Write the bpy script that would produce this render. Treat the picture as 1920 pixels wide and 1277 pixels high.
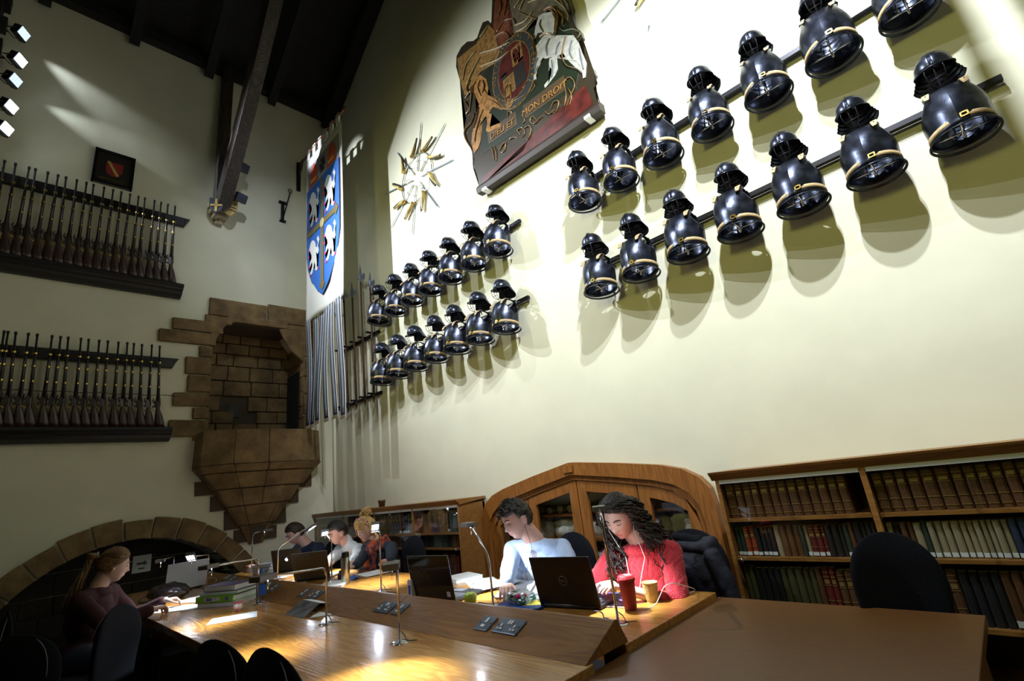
import bpy, bmesh, math, random
import numpy as np
from mathutils import Vector, Matrix, Quaternion, noise
PI = math.pi
R = math.radians
scene = bpy.context.scene
COL = scene.collection
for o in list(bpy.data.objects):
    bpy.data.objects.remove(o)

# ---------------------------------------------------------------- camera
IW, IH = 1920, 1277
CX, CY = 960.0, 638.5
EYE = Vector((0, 0, 1.35))
FPX = 905.88
_a = Vector((0 - CX, 1026 - CY, FPX)).normalized()       # image direction of world -X
_b = Vector((1880 - CX, 800 - CY, FPX)).normalized()     # image direction of world +Y
_X = -_a; _Y = _b; _Z = _X.cross(_Y)
def cam2world(v):
    return Vector((_X.dot(v), _Y.dot(v), _Z.dot(v)))
cam_data = bpy.data.cameras.new('camera')
cam = bpy.data.objects.new('camera', cam_data)
COL.objects.link(cam)
r_ = cam2world(Vector((1, 0, 0))); u_ = cam2world(Vector((0, -1, 0))); b_ = cam2world(Vector((0, 0, -1)))
cam.matrix_world = Matrix(((r_.x, u_.x, b_.x, EYE.x), (r_.y, u_.y, b_.y, EYE.y), (r_.z, u_.z, b_.z, EYE.z), (0, 0, 0, 1)))
cam_data.sensor_width = 36; cam_data.sensor_fit = 'HORIZONTAL'
cam_data.lens = FPX / IW * 36
cam_data.clip_start = .03
scene.camera = cam
def ray(u, v):
    return cam2world(Vector((u - CX, v - CY, FPX)))
def AZ(u, v, z):
    d = ray(u, v); return EYE + d * ((z - EYE.z) / d.z)
def AY(u, v, y):
    d = ray(u, v); return EYE + d * (y / d.y)
def AX(u, v, x):
    d = ray(u, v); return EYE + d * (x / d.x)
def AP(u, v, p, n):
    d = ray(u, v); return EYE + d * ((Vector(p) - EYE).dot(n) / d.dot(n))

# ---------------------------------------------------------------- world and exposure
world = bpy.data.worlds.new('world'); scene.world = world
world.use_nodes = True
bg = world.node_tree.nodes['Background']
bg.inputs[0].default_value = (.95, .98, .22, 1)
bg.inputs[1].default_value = .009
scene.view_settings.view_transform = 'Standard'
scene.view_settings.look = 'None'
scene.view_settings.gamma = 1
scene.view_settings.exposure = 0.0
try: scene.view_settings.use_curve_mapping = False
except Exception: pass

def spot(name, loc, target, energy, color, angle, blend=.3, size=.05, parent=None):
    l = bpy.data.lights.new(name, 'SPOT')
    l.energy = energy; l.color = color; l.spot_size = R(angle); l.spot_blend = blend
    l.shadow_soft_size = size
    o = bpy.data.objects.new(name, l); COL.objects.link(o)
    o.location = loc
    o.rotation_euler = (Vector(target) - Vector(loc)).to_track_quat('-Z', 'Y').to_euler()
    return o
COOL = (.80, .90, 1.0)
WHITE = (.86, .92, 1.0)
# the flood lights of the hall: five on the truss post by the far wall, more on the truss above the reader's desk
FLOODS = [((50, 63), 'a'), ((44, 113), 'b'), ((35, 150), 'c'), ((27, 200), 'd'), ((18, 241), 'e')]
flood_pos = [AX(p[0], p[1], -6.75) for p, _ in FLOODS]
spot('flood_beam', flood_pos[1] + Vector((.08, .06, 0)), (-3.2, 3.4, 4.0), 1350, WHITE, 74, 1, .04)
spot('flood_beam', flood_pos[4] + Vector((.08, .06, 0)), (-3.5, 3.4, 4.3), 750, WHITE, 66, 1, .04)
spot('flood_beam', flood_pos[3] + Vector((.08, .06, 0)), (-6.3, 2.9, 4.2), 260, WHITE, 40, .7, .04)
a_ = AX(22, 50, -6.98); spot('flood_beam', a_, AX(360, 330, -7.06), 110, COOL, 30, 1, .02)
a_ = AX(16, 148, -6.98); spot('flood_beam', a_, AX(360, 340, -7.06), 70, COOL, 32, 1, .02)
spot('flood_beam', flood_pos[3] + Vector((.1, .05, 0)), (-6.50, 1.60, 6.5), 900, COOL, 12, .9, .03)
spot('flood_beam', (-3.3, 1.0, 6.3), (-7.1, 2.6, 4.9), 190, COOL, 50, 1, .04)
spot('fill_light', (-1.2, -2.4, 4.6), (-7.1, .6, 3.6), 55, (.93, .95, .72), 60, 1, .35)  # unseen fill added to brighten the far wall, not a fixture of the hall
spot('fill_light', (-.9, -2.6, 4.2), (-.6, 3.4, 3.9), 265, (1, .97, .26), 74, 1, .4)  # added olive fill that lifts the shadows on the gable wall
spot('fill_light', (-3.9, -2.6, 4.2), (-3.9, 3.4, 4.2), 170, (1, .97, .26), 70, 1, .4)  # second added olive fill, for the far half of the gable wall
spot('flood_beam', (.05, 1.35, 5.6), (-1.2, 3.4, 3.2), 780, WHITE, 96, .5, .03)
spot('flood_beam', (-.02, 1.25, 5.25), (-1.4, 3.4, 3.4), 520, WHITE, 96, .5, .03)
spot('flood_beam', (-3.4, .9, 6.4), (-4.2, 3.4, 3.3), 200, WHITE, 80, .7, .03)

# ---------------------------------------------------------------- mesh helpers
def MB(): return bmesh.new()
def box(bm, c, s, rot=None, taper=1.0, mi=0):
    hx, hy, hz = s[0] / 2, s[1] / 2, s[2] / 2
    vs = []
    for sz in (-1, 1):
        k = taper if sz > 0 else 1
        for sx, sy in ((-1, -1), (1, -1), (1, 1), (-1, 1)):
            v = Vector((sx * hx * k, sy * hy * k, sz * hz))
            if rot is not None: v = rot @ v
            vs.append(bm.verts.new(Vector(c) + v))
    for f in ((3, 2, 1, 0), (4, 5, 6, 7), (0, 1, 5, 4), (1, 2, 6, 5), (2, 3, 7, 6), (3, 0, 4, 7)):
        fa = bm.faces.new([vs[i] for i in f]); fa.material_index = mi
    return vs
def bxx(bm, x0, x1, y0, y1, z0, z1, mi=0):
    return box(bm, ((x0 + x1) / 2, (y0 + y1) / 2, (z0 + z1) / 2), (x1 - x0, y1 - y0, z1 - z0), mi=mi)
def prism(bm, pts, d, mi=0):
    """polygon of 3D points extruded by vector d"""
    d = Vector(d)
    a = [bm.verts.new(Vector(p)) for p in pts]
    b = [bm.verts.new(Vector(p) + d) for p in pts]
    n = len(a)
    f = [bm.faces.new(a), bm.faces.new(b[::-1])]
    for i in range(n):
        f.append(bm.faces.new((a[i], b[i], b[(i + 1) % n], a[(i + 1) % n])))
    for q in f: q.material_index = mi
    return f
def frame_of(d):
    d = Vector(d).normalized()
    up = Vector((0, 0, 1)) if abs(d.z) < .95 else Vector((1, 0, 0))
    s = d.cross(up).normalized(); t = s.cross(d).normalized()
    return d, s, t
def tube(bm, pts, rad, n=8, caps=True, flat=1.0, mi=0):
    pts = [Vector(p) for p in pts]
    m = len(pts)
    rr = rad if isinstance(rad, (list, tuple)) else [rad] * m
    rings = []; prev = None
    for i, p in enumerate(pts):
        d = (pts[min(i + 1, m - 1)] - pts[max(i - 1, 0)])
        if d.length < 1e-7: d = Vector((0, 0, 1))
        d.normalize()
        if prev is None: _, s, t = frame_of(d)
        else:
            s = prev - d * prev.dot(d)
            if s.length < 1e-5: _, s, t = frame_of(d)
            s.normalize(); t = s.cross(d).normalized()
        prev = s
        rings.append([bm.verts.new(p + s * math.cos(a) * rr[i] + t * math.sin(a) * rr[i] * flat) for a in [2 * PI * k / n for k in range(n)]])
    for i in range(m - 1):
        for k in range(n):
            f = bm.faces.new((rings[i][k], rings[i][(k + 1) % n], rings[i + 1][(k + 1) % n], rings[i + 1][k])); f.smooth = True; f.material_index = mi
    if caps:
        bm.faces.new(rings[0][::-1]).material_index = mi; bm.faces.new(rings[-1]).material_index = mi
def lathe(bm, prof, c=(0, 0, 0), n=24, closed=False, rot=None, mi=0, sm=True, sx=1, sy=1):
    c = Vector(c); rings = []
    for r, z in prof:
        row = []
        for k in range(n):
            a = 2 * PI * k / n
            v = Vector((r * math.cos(a) * sx, r * math.sin(a) * sy, z))
            if rot is not None: v = rot @ v
            row.append(bm.verts.new(c + v))
        rings.append(row)
    for i in range(len(rings) - 1):
        for k in range(n):
            f = bm.faces.new((rings[i][k], rings[i][(k + 1) % n], rings[i + 1][(k + 1) % n], rings[i + 1][k])); f.smooth = sm; f.material_index = mi
    if closed:
        bm.faces.new(rings[0][::-1]).material_index = mi; bm.faces.new(rings[-1]).material_index = mi
def ellip(bm, c, r, rot=None, nu=20, nv=12, fn=None, mi=0):
    c = Vector(c); rows = []
    for j in range(nv + 1):
        th = PI * j / nv; row = []
        if j in (0, nv):
            v = Vector((0, 0, math.cos(th)))
            if fn: v = fn(v)
            v = Vector((v.x * r[0], v.y * r[1], v.z * r[2]))
            row = [bm.verts.new(c + (rot @ v if rot is not None else v))]
        else:
            for k in range(nu):
                a = 2 * PI * k / nu
                v = Vector((math.sin(th) * math.cos(a), math.sin(th) * math.sin(a), math.cos(th)))
                if fn: v = fn(v)
                v = Vector((v.x * r[0], v.y * r[1], v.z * r[2]))
                row.append(bm.verts.new(c + (rot @ v if rot is not None else v)))
        rows.append(row)
    for j in range(nv):
        for k in range(nu):
            a, b = rows[j], rows[j + 1]; k2 = (k + 1) % nu
            if len(a) == 1: f = bm.faces.new((a[0], b[k], b[k2]))
            elif len(b) == 1: f = bm.faces.new((a[k], b[0], a[k2]))
            else: f = bm.faces.new((a[k], b[k], b[k2], a[k2]))
            f.smooth = True; f.material_index = mi
def grid(bm, fn, nu, nv, mi=0, smooth=True):
    g = [[bm.verts.new(fn(i / nu, j / nv)) for j in range(nv + 1)] for i in range(nu + 1)]
    for i in range(nu):
        for j in range(nv):
            f = bm.faces.new((g[i][j], g[i + 1][j], g[i + 1][j + 1], g[i][j + 1])); f.smooth = smooth; f.material_index = mi
    return g
def obj(name, bm, mats, parent=None, label=None, bevel=0, solid=0, sub=0, recalc=True, local=False, kind=None):
    """link bm as one mesh object; coordinates are world unless local; parent is an Empty without rotation then"""
    if recalc: bmesh.ops.recalc_face_normals(bm, faces=bm.faces)
    if parent is not None and not local:
        w = Vector(parent.location)
        q = parent.parent
        while q is not None: w += q.location; q = q.parent
        bmesh.ops.translate(bm, verts=bm.verts, vec=-w)
    me = bpy.data.meshes.new(name); bm.to_mesh(me); bm.free()
    for m in (mats if isinstance(mats, (list, tuple)) else [mats]): me.materials.append(m)
    o = bpy.data.objects.new(name, me); COL.objects.link(o)
    if parent is not None: o.parent = parent
    if label: o['label'] = label
    if kind: o['kind'] = kind
    if solid:
        s = o.modifiers.new('solid', 'SOLIDIFY'); s.thickness = solid; s.offset = 0
    if bevel:
        b = o.modifiers.new('bevel', 'BEVEL'); b.width = bevel; b.segments = 2; b.limit_method = 'ANGLE'; b.angle_limit = R(40)
    if sub:
        s = o.modifiers.new('sub', 'SUBSURF'); s.levels = sub; s.render_levels = sub
    return o
def thing(name, label, cat, loc=(0, 0, 0), rotz=0, group=None):
    o = bpy.data.objects.new(name, None); COL.objects.link(o)
    o.empty_display_size = .05
    o.location = loc; o.rotation_euler = (0, 0, rotz)
    return tag(o, label, cat, group)
def tag(o, label, cat, group=None):
    o['label'] = label; o['category'] = cat
    if group: o['group'] = group
    return o
def struct(name, bm, m, **k):
    o = obj(name, bm, m, **k); o['kind'] = 'structure'; return o
def dup(root, loc, rotz=None, label=None, group=None, scale=None):
    r = root.copy(); COL.objects.link(r); r.location = loc
    if rotz is not None: r.rotation_euler = (0, 0, rotz)
    if scale is not None: r.scale = scale
    if label: r['label'] = label
    if group: r['group'] = group
    for ch in list(root.children):
        c = ch.copy(); COL.objects.link(c); c.parent = r
        for g in list(ch.children):
            d = g.copy(); COL.objects.link(d); d.parent = c
    return r
def off(bm, v): bmesh.ops.translate(bm, verts=bm.verts, vec=Vector(v))
ORD = ['first', 'second', 'third', 'fourth', 'fifth', 'sixth', 'seventh', 'eighth', 'ninth', 'tenth', 'eleventh', 'twelfth', 'thirteenth', 'fourteenth', 'fifteenth', 'sixteenth', 'seventeenth', 'eighteenth', 'nineteenth', 'twentieth', 'twenty-first', 'twenty-second', 'twenty-third', 'twenty-fourth', 'twenty-fifth', 'twenty-sixth', 'twenty-seventh', 'twenty-eighth', 'twenty-ninth', 'thirtieth']
rnd = random.Random(7)

# ---------------------------------------------------------------- materials
def mat(name, col, rough=.5, metal=0, bump=0, bscale=30, var=0, vscale=6, emit=0, ecol=None, coat=0, spec=None, kind=None, col2=None, det=4, sss=0, trans=0, sheen=0):
    m = bpy.data.materials.new(name); m.use_nodes = True
    nt = m.node_tree; N = nt.nodes; L = nt.links; P = N['Principled BSDF']
    P.inputs['Base Color'].default_value = (*col, 1); P.inputs['Roughness'].default_value = rough; P.inputs['Metallic'].default_value = metal
    if coat: P.inputs['Coat Weight'].default_value = coat; P.inputs['Coat Roughness'].default_value = .12
    if spec is not None: P.inputs['Specular IOR Level'].default_value = spec
    if emit: P.inputs['Emission Color'].default_value = (*(ecol or col), 1); P.inputs['Emission Strength'].default_value = emit
    if sss: P.inputs['Subsurface Weight'].default_value = sss; P.inputs['Subsurface Radius'].default_value = (.012, .005, .003)
    if trans: P.inputs['Transmission Weight'].default_value = trans
    if sheen: P.inputs['Sheen Weight'].default_value = sheen
    tc = N.new('ShaderNodeTexCoord')
    if var or col2 or kind:
        c2 = col2 or tuple(max(0, c * (1 - var)) for c in col)
        mix = N.new('ShaderNodeMixRGB'); mix.inputs[1].default_value = (*col, 1); mix.inputs[2].default_value = (*c2, 1)
        if kind == 'wood':
            mp = N.new('ShaderNodeMapping'); L.new(tc.outputs['Object'], mp.inputs[0]); mp.inputs['Scale'].default_value = (.55, 5, 5) if vscale > 0 else (5, 5, .55)
            nz = N.new('ShaderNodeTexNoise'); nz.inputs['Scale'].default_value = abs(vscale); nz.inputs['Detail'].default_value = 6; nz.inputs['Distortion'].default_value = 1.4
            L.new(mp.outputs[0], nz.inputs[0])
            wv = N.new('ShaderNodeMath'); wv.operation = 'MULTIPLY'; wv.inputs[1].default_value = 9; L.new(nz.outputs[0], wv.inputs[0])
            fr = N.new('ShaderNodeMath'); fr.operation = 'PINGPONG'; fr.inputs[1].default_value = .5; L.new(wv.outputs[0], fr.inputs[0])
            rp = N.new('ShaderNodeValToRGB'); L.new(fr.outputs[0], rp.inputs[0]); rp.color_ramp.elements[0].position = .05; rp.color_ramp.elements[1].position = .42
            L.new(rp.outputs[0], mix.inputs[0]); src = rp.outputs[0]
        elif kind == 'stone':
            nz = N.new('ShaderNodeTexNoise'); nz.inputs['Scale'].default_value = vscale; nz.inputs['Detail'].default_value = 9; nz.inputs['Roughness'].default_value = .65; L.new(tc.outputs['Object'], nz.inputs[0])
            rp = N.new('ShaderNodeValToRGB'); L.new(nz.outputs[0], rp.inputs[0]); rp.color_ramp.elements[0].position = .35; rp.color_ramp.elements[1].position = .68
            L.new(rp.outputs[0], mix.inputs[0]); src = nz.outputs[0]
        elif kind == 'knit':
            src = None
            L.new(mix.outputs[0], P.inputs['Base Color'])
        else:
            nz = N.new('ShaderNodeTexNoise'); nz.inputs['Scale'].default_value = vscale; nz.inputs['Detail'].default_value = det; L.new(tc.outputs['Object'], nz.inputs[0])
            rp = N.new('ShaderNodeValToRGB'); L.new(nz.outputs[0], rp.inputs[0]); rp.color_ramp.elements[0].position = .4; rp.color_ramp.elements[1].position = .62
            L.new(rp.outputs[0], mix.inputs[0]); src = nz.outputs[0]
        if kind != 'knit': L.new(mix.outputs[0], P.inputs['Base Color'])
        else: mix.inputs[0].default_value = 0
    if bump:
        bp = N.new('ShaderNodeBump'); bp.inputs['Strength'].default_value = min(1, bump); bp.inputs['Distance'].default_value = .01
        if kind == 'wood': L.new(src, bp.inputs['Height'])
        elif kind == 'knit':
            w = N.new('ShaderNodeTexWave'); w.wave_type = 'BANDS'; w.bands_direction = 'X'; w.inputs['Scale'].default_value = bscale; w.inputs['Distortion'].default_value = 3.0; w.inputs['Detail'].default_value = 0; w.inputs['Detail Scale'].default_value = 2.2
            w2 = N.new('ShaderNodeTexWave'); w2.wave_type = 'BANDS'; w2.bands_direction = 'Z'; w2.inputs['Scale'].default_value = bscale * 1.4; w2.inputs['Distortion'].default_value = 2.0
            L.new(tc.outputs['Object'], w.inputs[0]); L.new(tc.outputs['Object'], w2.inputs[0])
            ad = N.new('ShaderNodeMath'); ad.operation = 'MULTIPLY'; L.new(w.outputs[1], ad.inputs[0]); L.new(w2.outputs[1], ad.inputs[1]); L.new(ad.outputs[0], bp.inputs['Height'])
        else:
            n2 = N.new('ShaderNodeTexNoise'); n2.inputs['Scale'].default_value = bscale; n2.inputs['Detail'].default_value = 5; L.new(tc.outputs['Object'], n2.inputs[0]); L.new(n2.outputs[0], bp.inputs['Height'])
        L.new(bp.outputs[0], P.inputs['Normal'])
    return m
def glassmat(name, tint=(.9, .95, .93), refl=.16, rough=.02):
    m = bpy.data.materials.new(name); m.use_nodes = True
    nt = m.node_tree; N = nt.nodes; L = nt.links
    for n in list(N):
        if n.type != 'OUTPUT_MATERIAL': N.remove(n)
    out = [n for n in N if n.type == 'OUTPUT_MATERIAL'][0]
    t = N.new('ShaderNodeBsdfTransparent'); t.inputs[0].default_value = (*tint, 1)
    g = N.new('ShaderNodeBsdfGlossy'); g.inputs['Roughness'].default_value = rough; g.inputs[0].default_value = (1, 1, 1, 1)
    f = N.new('ShaderNodeFresnel'); f.inputs[0].default_value = 1.5
    mx = N.new('ShaderNodeMath'); mx.operation = 'MULTIPLY_ADD'; mx.inputs[1].default_value = refl * 3; mx.inputs[2].default_value = refl * .05; mx.use_clamp = True
    L.new(f.outputs[0], mx.inputs[0])
    s = N.new('ShaderNodeMixShader'); L.new(mx.outputs[0], s.inputs[0]); L.new(t.outputs[0], s.inputs[1]); L.new(g.outputs[0], s.inputs[2]); L.new(s.outputs[0], out.inputs[0])
    return m
M = {}
M['plaster'] = mat('plaster', (.67, .655, .50), .9, bump=.35, bscale=3.5, var=.05, vscale=2.5)
M['oak'] = mat('oak', (.30, .135, .032), .42, kind='wood', vscale=1.6, col2=(.22, .095, .020), bump=.03)
M['table'] = mat('table_oak', (.50, .235, .045), .27, kind='wood', vscale=1.5, col2=(.37, .155, .026), bump=.10, coat=.3)
M['ridge'] = mat('ridge_oak', (.30, .13, .026), .4, kind='wood', vscale=1.5, col2=(.20, .08, .015), bump=.05)
M['desk'] = mat('desk_veneer', (.20, .088, .026), .4, kind='wood', vscale=6, col2=(.155, .067, .019), bump=.03)
M['cab'] = mat('cabinet_oak', (.30, .112, .020), .42, kind='wood', vscale=-1.6, col2=(.21, .075, .012), bump=.03, coat=.2)
M['dark_beam'] = mat('dark_timber', (.05, .035, .024), .5, kind='wood', vscale=-1.2, col2=(.016, .011, .008), bump=.4)
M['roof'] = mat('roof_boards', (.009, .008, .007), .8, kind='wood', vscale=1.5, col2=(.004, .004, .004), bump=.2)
M['stone'] = mat('sandstone', (.24, .155, .065), .9, kind='stone', vscale=4, col2=(.085, .052, .022), bump=1, bscale=14)
M['stone2'] = mat('sandstone_dark', (.085, .056, .028), .95, kind='stone', vscale=3, col2=(.06, .045, .028), bump=1, bscale=12)
M['mortar'] = mat('mortar', (.07, .052, .033), 1)
M['steel'] = mat('blackened_steel', (.075, .085, .12), .30, metal=.92, bump=.16, bscale=14, var=.6, vscale=9)
M['steel_in'] = mat('steel_inside', (.02, .022, .028), .35, metal=.7, bump=.1, bscale=20)
M['iron'] = mat('black_iron', (.012, .012, .016), .4, metal=.6)
M['leather'] = mat('tan_leather', (.50, .36, .18), .6, var=.35, vscale=20, bump=.15, bscale=60)
M['black_wood'] = mat('black_wood', (.011, .010, .011), .45, bump=.1, bscale=8)
M['gunstock'] = mat('gunstock', (.055, .022, .012), .38, kind='wood', vscale=-3, col2=(.025, .010, .006))
M['led_off'] = mat('led_off', (.02, .02, .025), .2)
M['stone3'] = mat('blackish_stone', (.035, .026, .016), .95, kind='stone', vscale=3, col2=(.018, .013, .009), bump=1, bscale=12)  # near-black stone for the back of the fireplace
M['gunmetal'] = mat('gunmetal', (.06, .055, .055), .35, metal=.9)
M['brass'] = mat('brass', (.55, .38, .10), .3, metal=.9)
M['blade'] = mat('blade_steel', (.22, .26, .34), .35, metal=.7)
M['chrome'] = mat('chrome', (.62, .62, .66), .16, metal=1)
M['lampgrey'] = mat('lamp_grey', (.22, .22, .23), .4, metal=.5)
M['led'] = mat('led', (.9, .95, 1), .4, emit=110, ecol=(.80, .88, 1))
M['flood_led'] = mat('flood_led', (.9, .95, 1), .4, emit=16, ecol=(.80, .90, 1))
M['flood_led_dim'] = mat('flood_led_dim', (.3, .35, .45), .3, emit=1.2, ecol=(.65, .8, 1))
M['carpet'] = mat('carpet', (.016, .014, .014), 1, bump=.3, bscale=120)
M['fabric_dark'] = mat('chair_fabric', (.012, .013, .018), .95, bump=.3, bscale=180, spec=.12)
M['black'] = mat('black_plastic', (.010, .010, .012), .42)
M['gloss_black'] = mat('gloss_black', (.006, .006, .008), .07, coat=.5)
M['paper'] = mat('paper', (.84, .85, .84), .8)
M['paper_print'] = mat('paper_printed', (.74, .76, .80), .8, col2=(.55, .57, .62), vscale=70, det=1)
M['white'] = mat('white_plastic', (.82, .82, .80), .4)
M['silver'] = mat('silver_lid', (.52, .53, .56), .34, metal=.7)
M['glass'] = glassmat('pane_glass', (.97, .98, .97), .09)
M['clear'] = glassmat('clear_plastic', (.86, .92, .95), .3, .05)
def flat(name, c, r=.6, **k):
    if name not in M: M[name] = mat(name, c, r, **k)
    return M[name]
# ================================================================= THE ROOM
W = 3.40; EX = -7.10; XR = 1.90; RIDGE = -2.66
Z_EAVE = 8.15; Z_RIDGE = 11.3
# gable wall on the right, cut out for the arched cupboard
ARC_C = -2.66
arch_out = [(-3.84, 0), (-3.84, 1.04), (-3.815, 1.13), (-3.76, 1.20), (-3.66, 1.265), (-3.5, 1.315), (-3.1, 1.395), (-2.68, 1.467), (-2.64, 1.467), (-2.22, 1.415), (-1.85, 1.36), (-1.68, 1.315), (-1.57, 1.25), (-1.51, 1.17), (-1.49, 1.06), (-1.49, 0)]
bm = MB()
cols_ = [(EX - .3, 0)] + arch_out[:1] + arch_out[1:-1] + arch_out[-1:] + [(XR + .2, 0)]
def z_top(x): return 8.4 + (x - EX + .3) * (11.6 - 8.4) / (RIDGE - EX + .3) if x < RIDGE else 11.6 + (x - RIDGE) * (9.5 - 11.6) / (XR - RIDGE)
lo_ = [(EX - .3, 0), (-3.84, 0)] + arch_out[1:-1] + [(-1.49, 0), (XR + .2, 0)]
def col_(x0, zb0, x1, zb1, fr):
    return [bm.verts.new((x0, fr, zb0)), bm.verts.new((x1, fr, zb1)), bm.verts.new((x1, fr, z_top(x1))), bm.verts.new((x0, fr, z_top(x0)))]
seq = [(EX - .3, 0, -3.84, 0)] + [(arch_out[i][0], arch_out[i][1], arch_out[i + 1][0], arch_out[i + 1][1]) for i in range(1, len(arch_out) - 2)] + [(-1.49, 0, XR + .2, 0)]
for x0_, a0_, x1_, a1_ in seq:
    if x1_ - x0_ < 1e-4: continue
    for fr in (W, W + .45): bm.faces.new(col_(x0_, a0_, x1_, a1_, fr))
for i in range(len(arch_out) - 1):
    (xa_, za_), (xb2, zb2) = arch_out[i], arch_out[i + 1]
    bm.faces.new([bm.verts.new((xa_, W, za_)), bm.verts.new((xb2, W, zb2)), bm.verts.new((xb2, W + .45, zb2)), bm.verts.new((xa_, W + .45, za_))])
bmesh.ops.remove_doubles(bm, verts=bm.verts, dist=1e-4)
struct('wall_right', bm, M['plaster'])
# far eaves wall with recess and fireplace arch (boolean cut)
bm = MB(); bxx(bm, EX - .9, EX, -3.0, W + .05, 0, 8.3)
wall_end = struct('wall_back', bm, M['plaster'])
def cutter(pts, depth):
    bm = MB(); prism(bm, [(EX + .2, y, z) for y, z in pts], (-depth - .2, 0, 0)); bmesh.ops.recalc_face_normals(bm, faces=bm.faces)
    me = bpy.data.meshes.new('cut'); bm.to_mesh(me); bm.free()
    c = bpy.data.objects.new('cut', me); COL.objects.link(c); return c
FPC = (1.07, -.03); FPR = 1.29
fp = [(FPC[0] + FPR * math.cos(a), max(.0, FPC[1] + FPR * math.sin(a))) for a in [PI * k / 28 for k in range(29)]]
fp = [(fp[0][0], -.1)] + fp[1:-1] + [(fp[-1][0], -.1)]
NI = dict(y0=1.66, y1=2.90, z0=2.40, z1=3.98)
cuts = [cutter(fp, .62), cutter([(NI['y0'], NI['z0'] - .1), (NI['y1'], NI['z0'] - .1), (NI['y1'], 3.72), (2.72, 3.95), (1.80, 3.98), (NI['y0'], 3.78)], .6)]
for c in cuts:
    m_ = wall_end.modifiers.new('b', 'BOOLEAN'); m_.operation = 'DIFFERENCE'; m_.object = c; m_.solver = 'EXACT'
bpy.context.view_layer.update()
dg = bpy.context.evaluated_depsgraph_get()
nm = bpy.data.meshes.new_from_object(wall_end.evaluated_get(dg))
wall_end.modifiers.clear(); wall_end.data = nm
for c in cuts: bpy.data.objects.remove(c)
bm = MB(); bxx(bm, EX - .9, XR + .2, -3.0, W + .45, -.1, 0); struct('floor', bm, M['carpet'])
bm = MB(); bxx(bm, XR, XR + .2, -3.0, W, 0, 8.6); struct('wall_front', bm, M['plaster'])
# boarded roof, rising from the far wall to the ridge
bm = MB()
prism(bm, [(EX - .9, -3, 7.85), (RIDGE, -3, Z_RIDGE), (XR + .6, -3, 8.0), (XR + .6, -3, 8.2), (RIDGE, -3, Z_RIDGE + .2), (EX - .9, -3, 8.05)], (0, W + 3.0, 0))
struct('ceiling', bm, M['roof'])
sl = (Z_RIDGE - 7.85) / (RIDGE - EX + .9)
for i in range(7):     # purlins and rafters under the boards
    y = -2.3 + i * .92
    bm = MB(); a = Vector((EX + .05, y, 8.05)); b = Vector((RIDGE, y, Z_RIDGE - .1))
    d = (b - a); prism(bm, [a + Vector((0, -.06, 0)), a + Vector((0, .06, 0)), a + Vector((0, .06, -.16)), a + Vector((0, -.06, -.16))], d)
    struct('trim_%d' % (20 + i), bm, M['roof'])
bm = MB()   # wall plate along the top of the far wall and down the gable
bxx(bm, EX, EX + .14, -3, W, 8.06, 8.22); struct('trim_1', bm, M['roof'])
bm = MB()
prism(bm, [(EX, W - .1, 7.95), (RIDGE, W - .1, 11.1), (RIDGE, W - .1, 11.35), (EX, W - .1, 8.25)], (0, .11, 0)); struct('trim_2', bm, M['roof'])
# corner pipe casing
bm = MB(); tube(bm, [(EX + .05, W - .05, 1.3), (EX + .05, W - .05, 3.2)], .022); o = obj('corner_pipe', bm, M['plaster'])
tag(o, 'thin pipe painted wall colour running down the room corner', 'pipe')

# ---- roof truss: wall post, curved brace, corbel
def truss(y, label, lit=True):
    t = thing('roof_truss', label, 'beam', (EX + .1, y, 5.6))
    bm = MB(); bxx(bm, EX, EX + .16, y - .10, y + .04, 5.6, 8.2); obj('wall_post', bm, M['dark_beam'], t, bevel=.01)
    bm = MB()
    A = Vector((EX + .14, y, 5.62)); B = AY(520, -40, y)
    pts = []
    n = 9
    d = (B - A)
    for i in range(n):
        s = i / (n - 1)
        pts.append(A + d * s * 1.25 + Vector((.10, 0, -.05)) * math.sin(s * PI))
    grid_pts = []
    for i in range(n):
        tg = (pts[min(i + 1, n - 1)] - pts[max(i - 1, 0)]).normalized(); nn = Vector((tg.z, 0, -tg.x))
        w = .14 + .07 * i / n
        grid_pts.append([pts[i] + nn * w + Vector((0, -.09, 0)), pts[i] + nn * w + Vector((0, .07, 0)), pts[i] - nn * w + Vector((0, .07, 0)), pts[i] - nn * w + Vector((0, -.09, 0))])
    vr = [[bm.verts.new(q) for q in r] for r in grid_pts]
    for i in range(n - 1):
        for k in range(4): bm.faces.new((vr[i][k], vr[i][(k + 1) % 4], vr[i + 1][(k + 1) % 4], vr[i + 1][k]))
    bm.faces.new(vr[0]); bm.faces.new(vr[-1][::-1])
    obj('brace', bm, M['dark_beam'], t, bevel=.008)
    return t
t_far = truss(1.66, 'dark timber roof brace rising from the painted stone corbel on the far wall')
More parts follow.
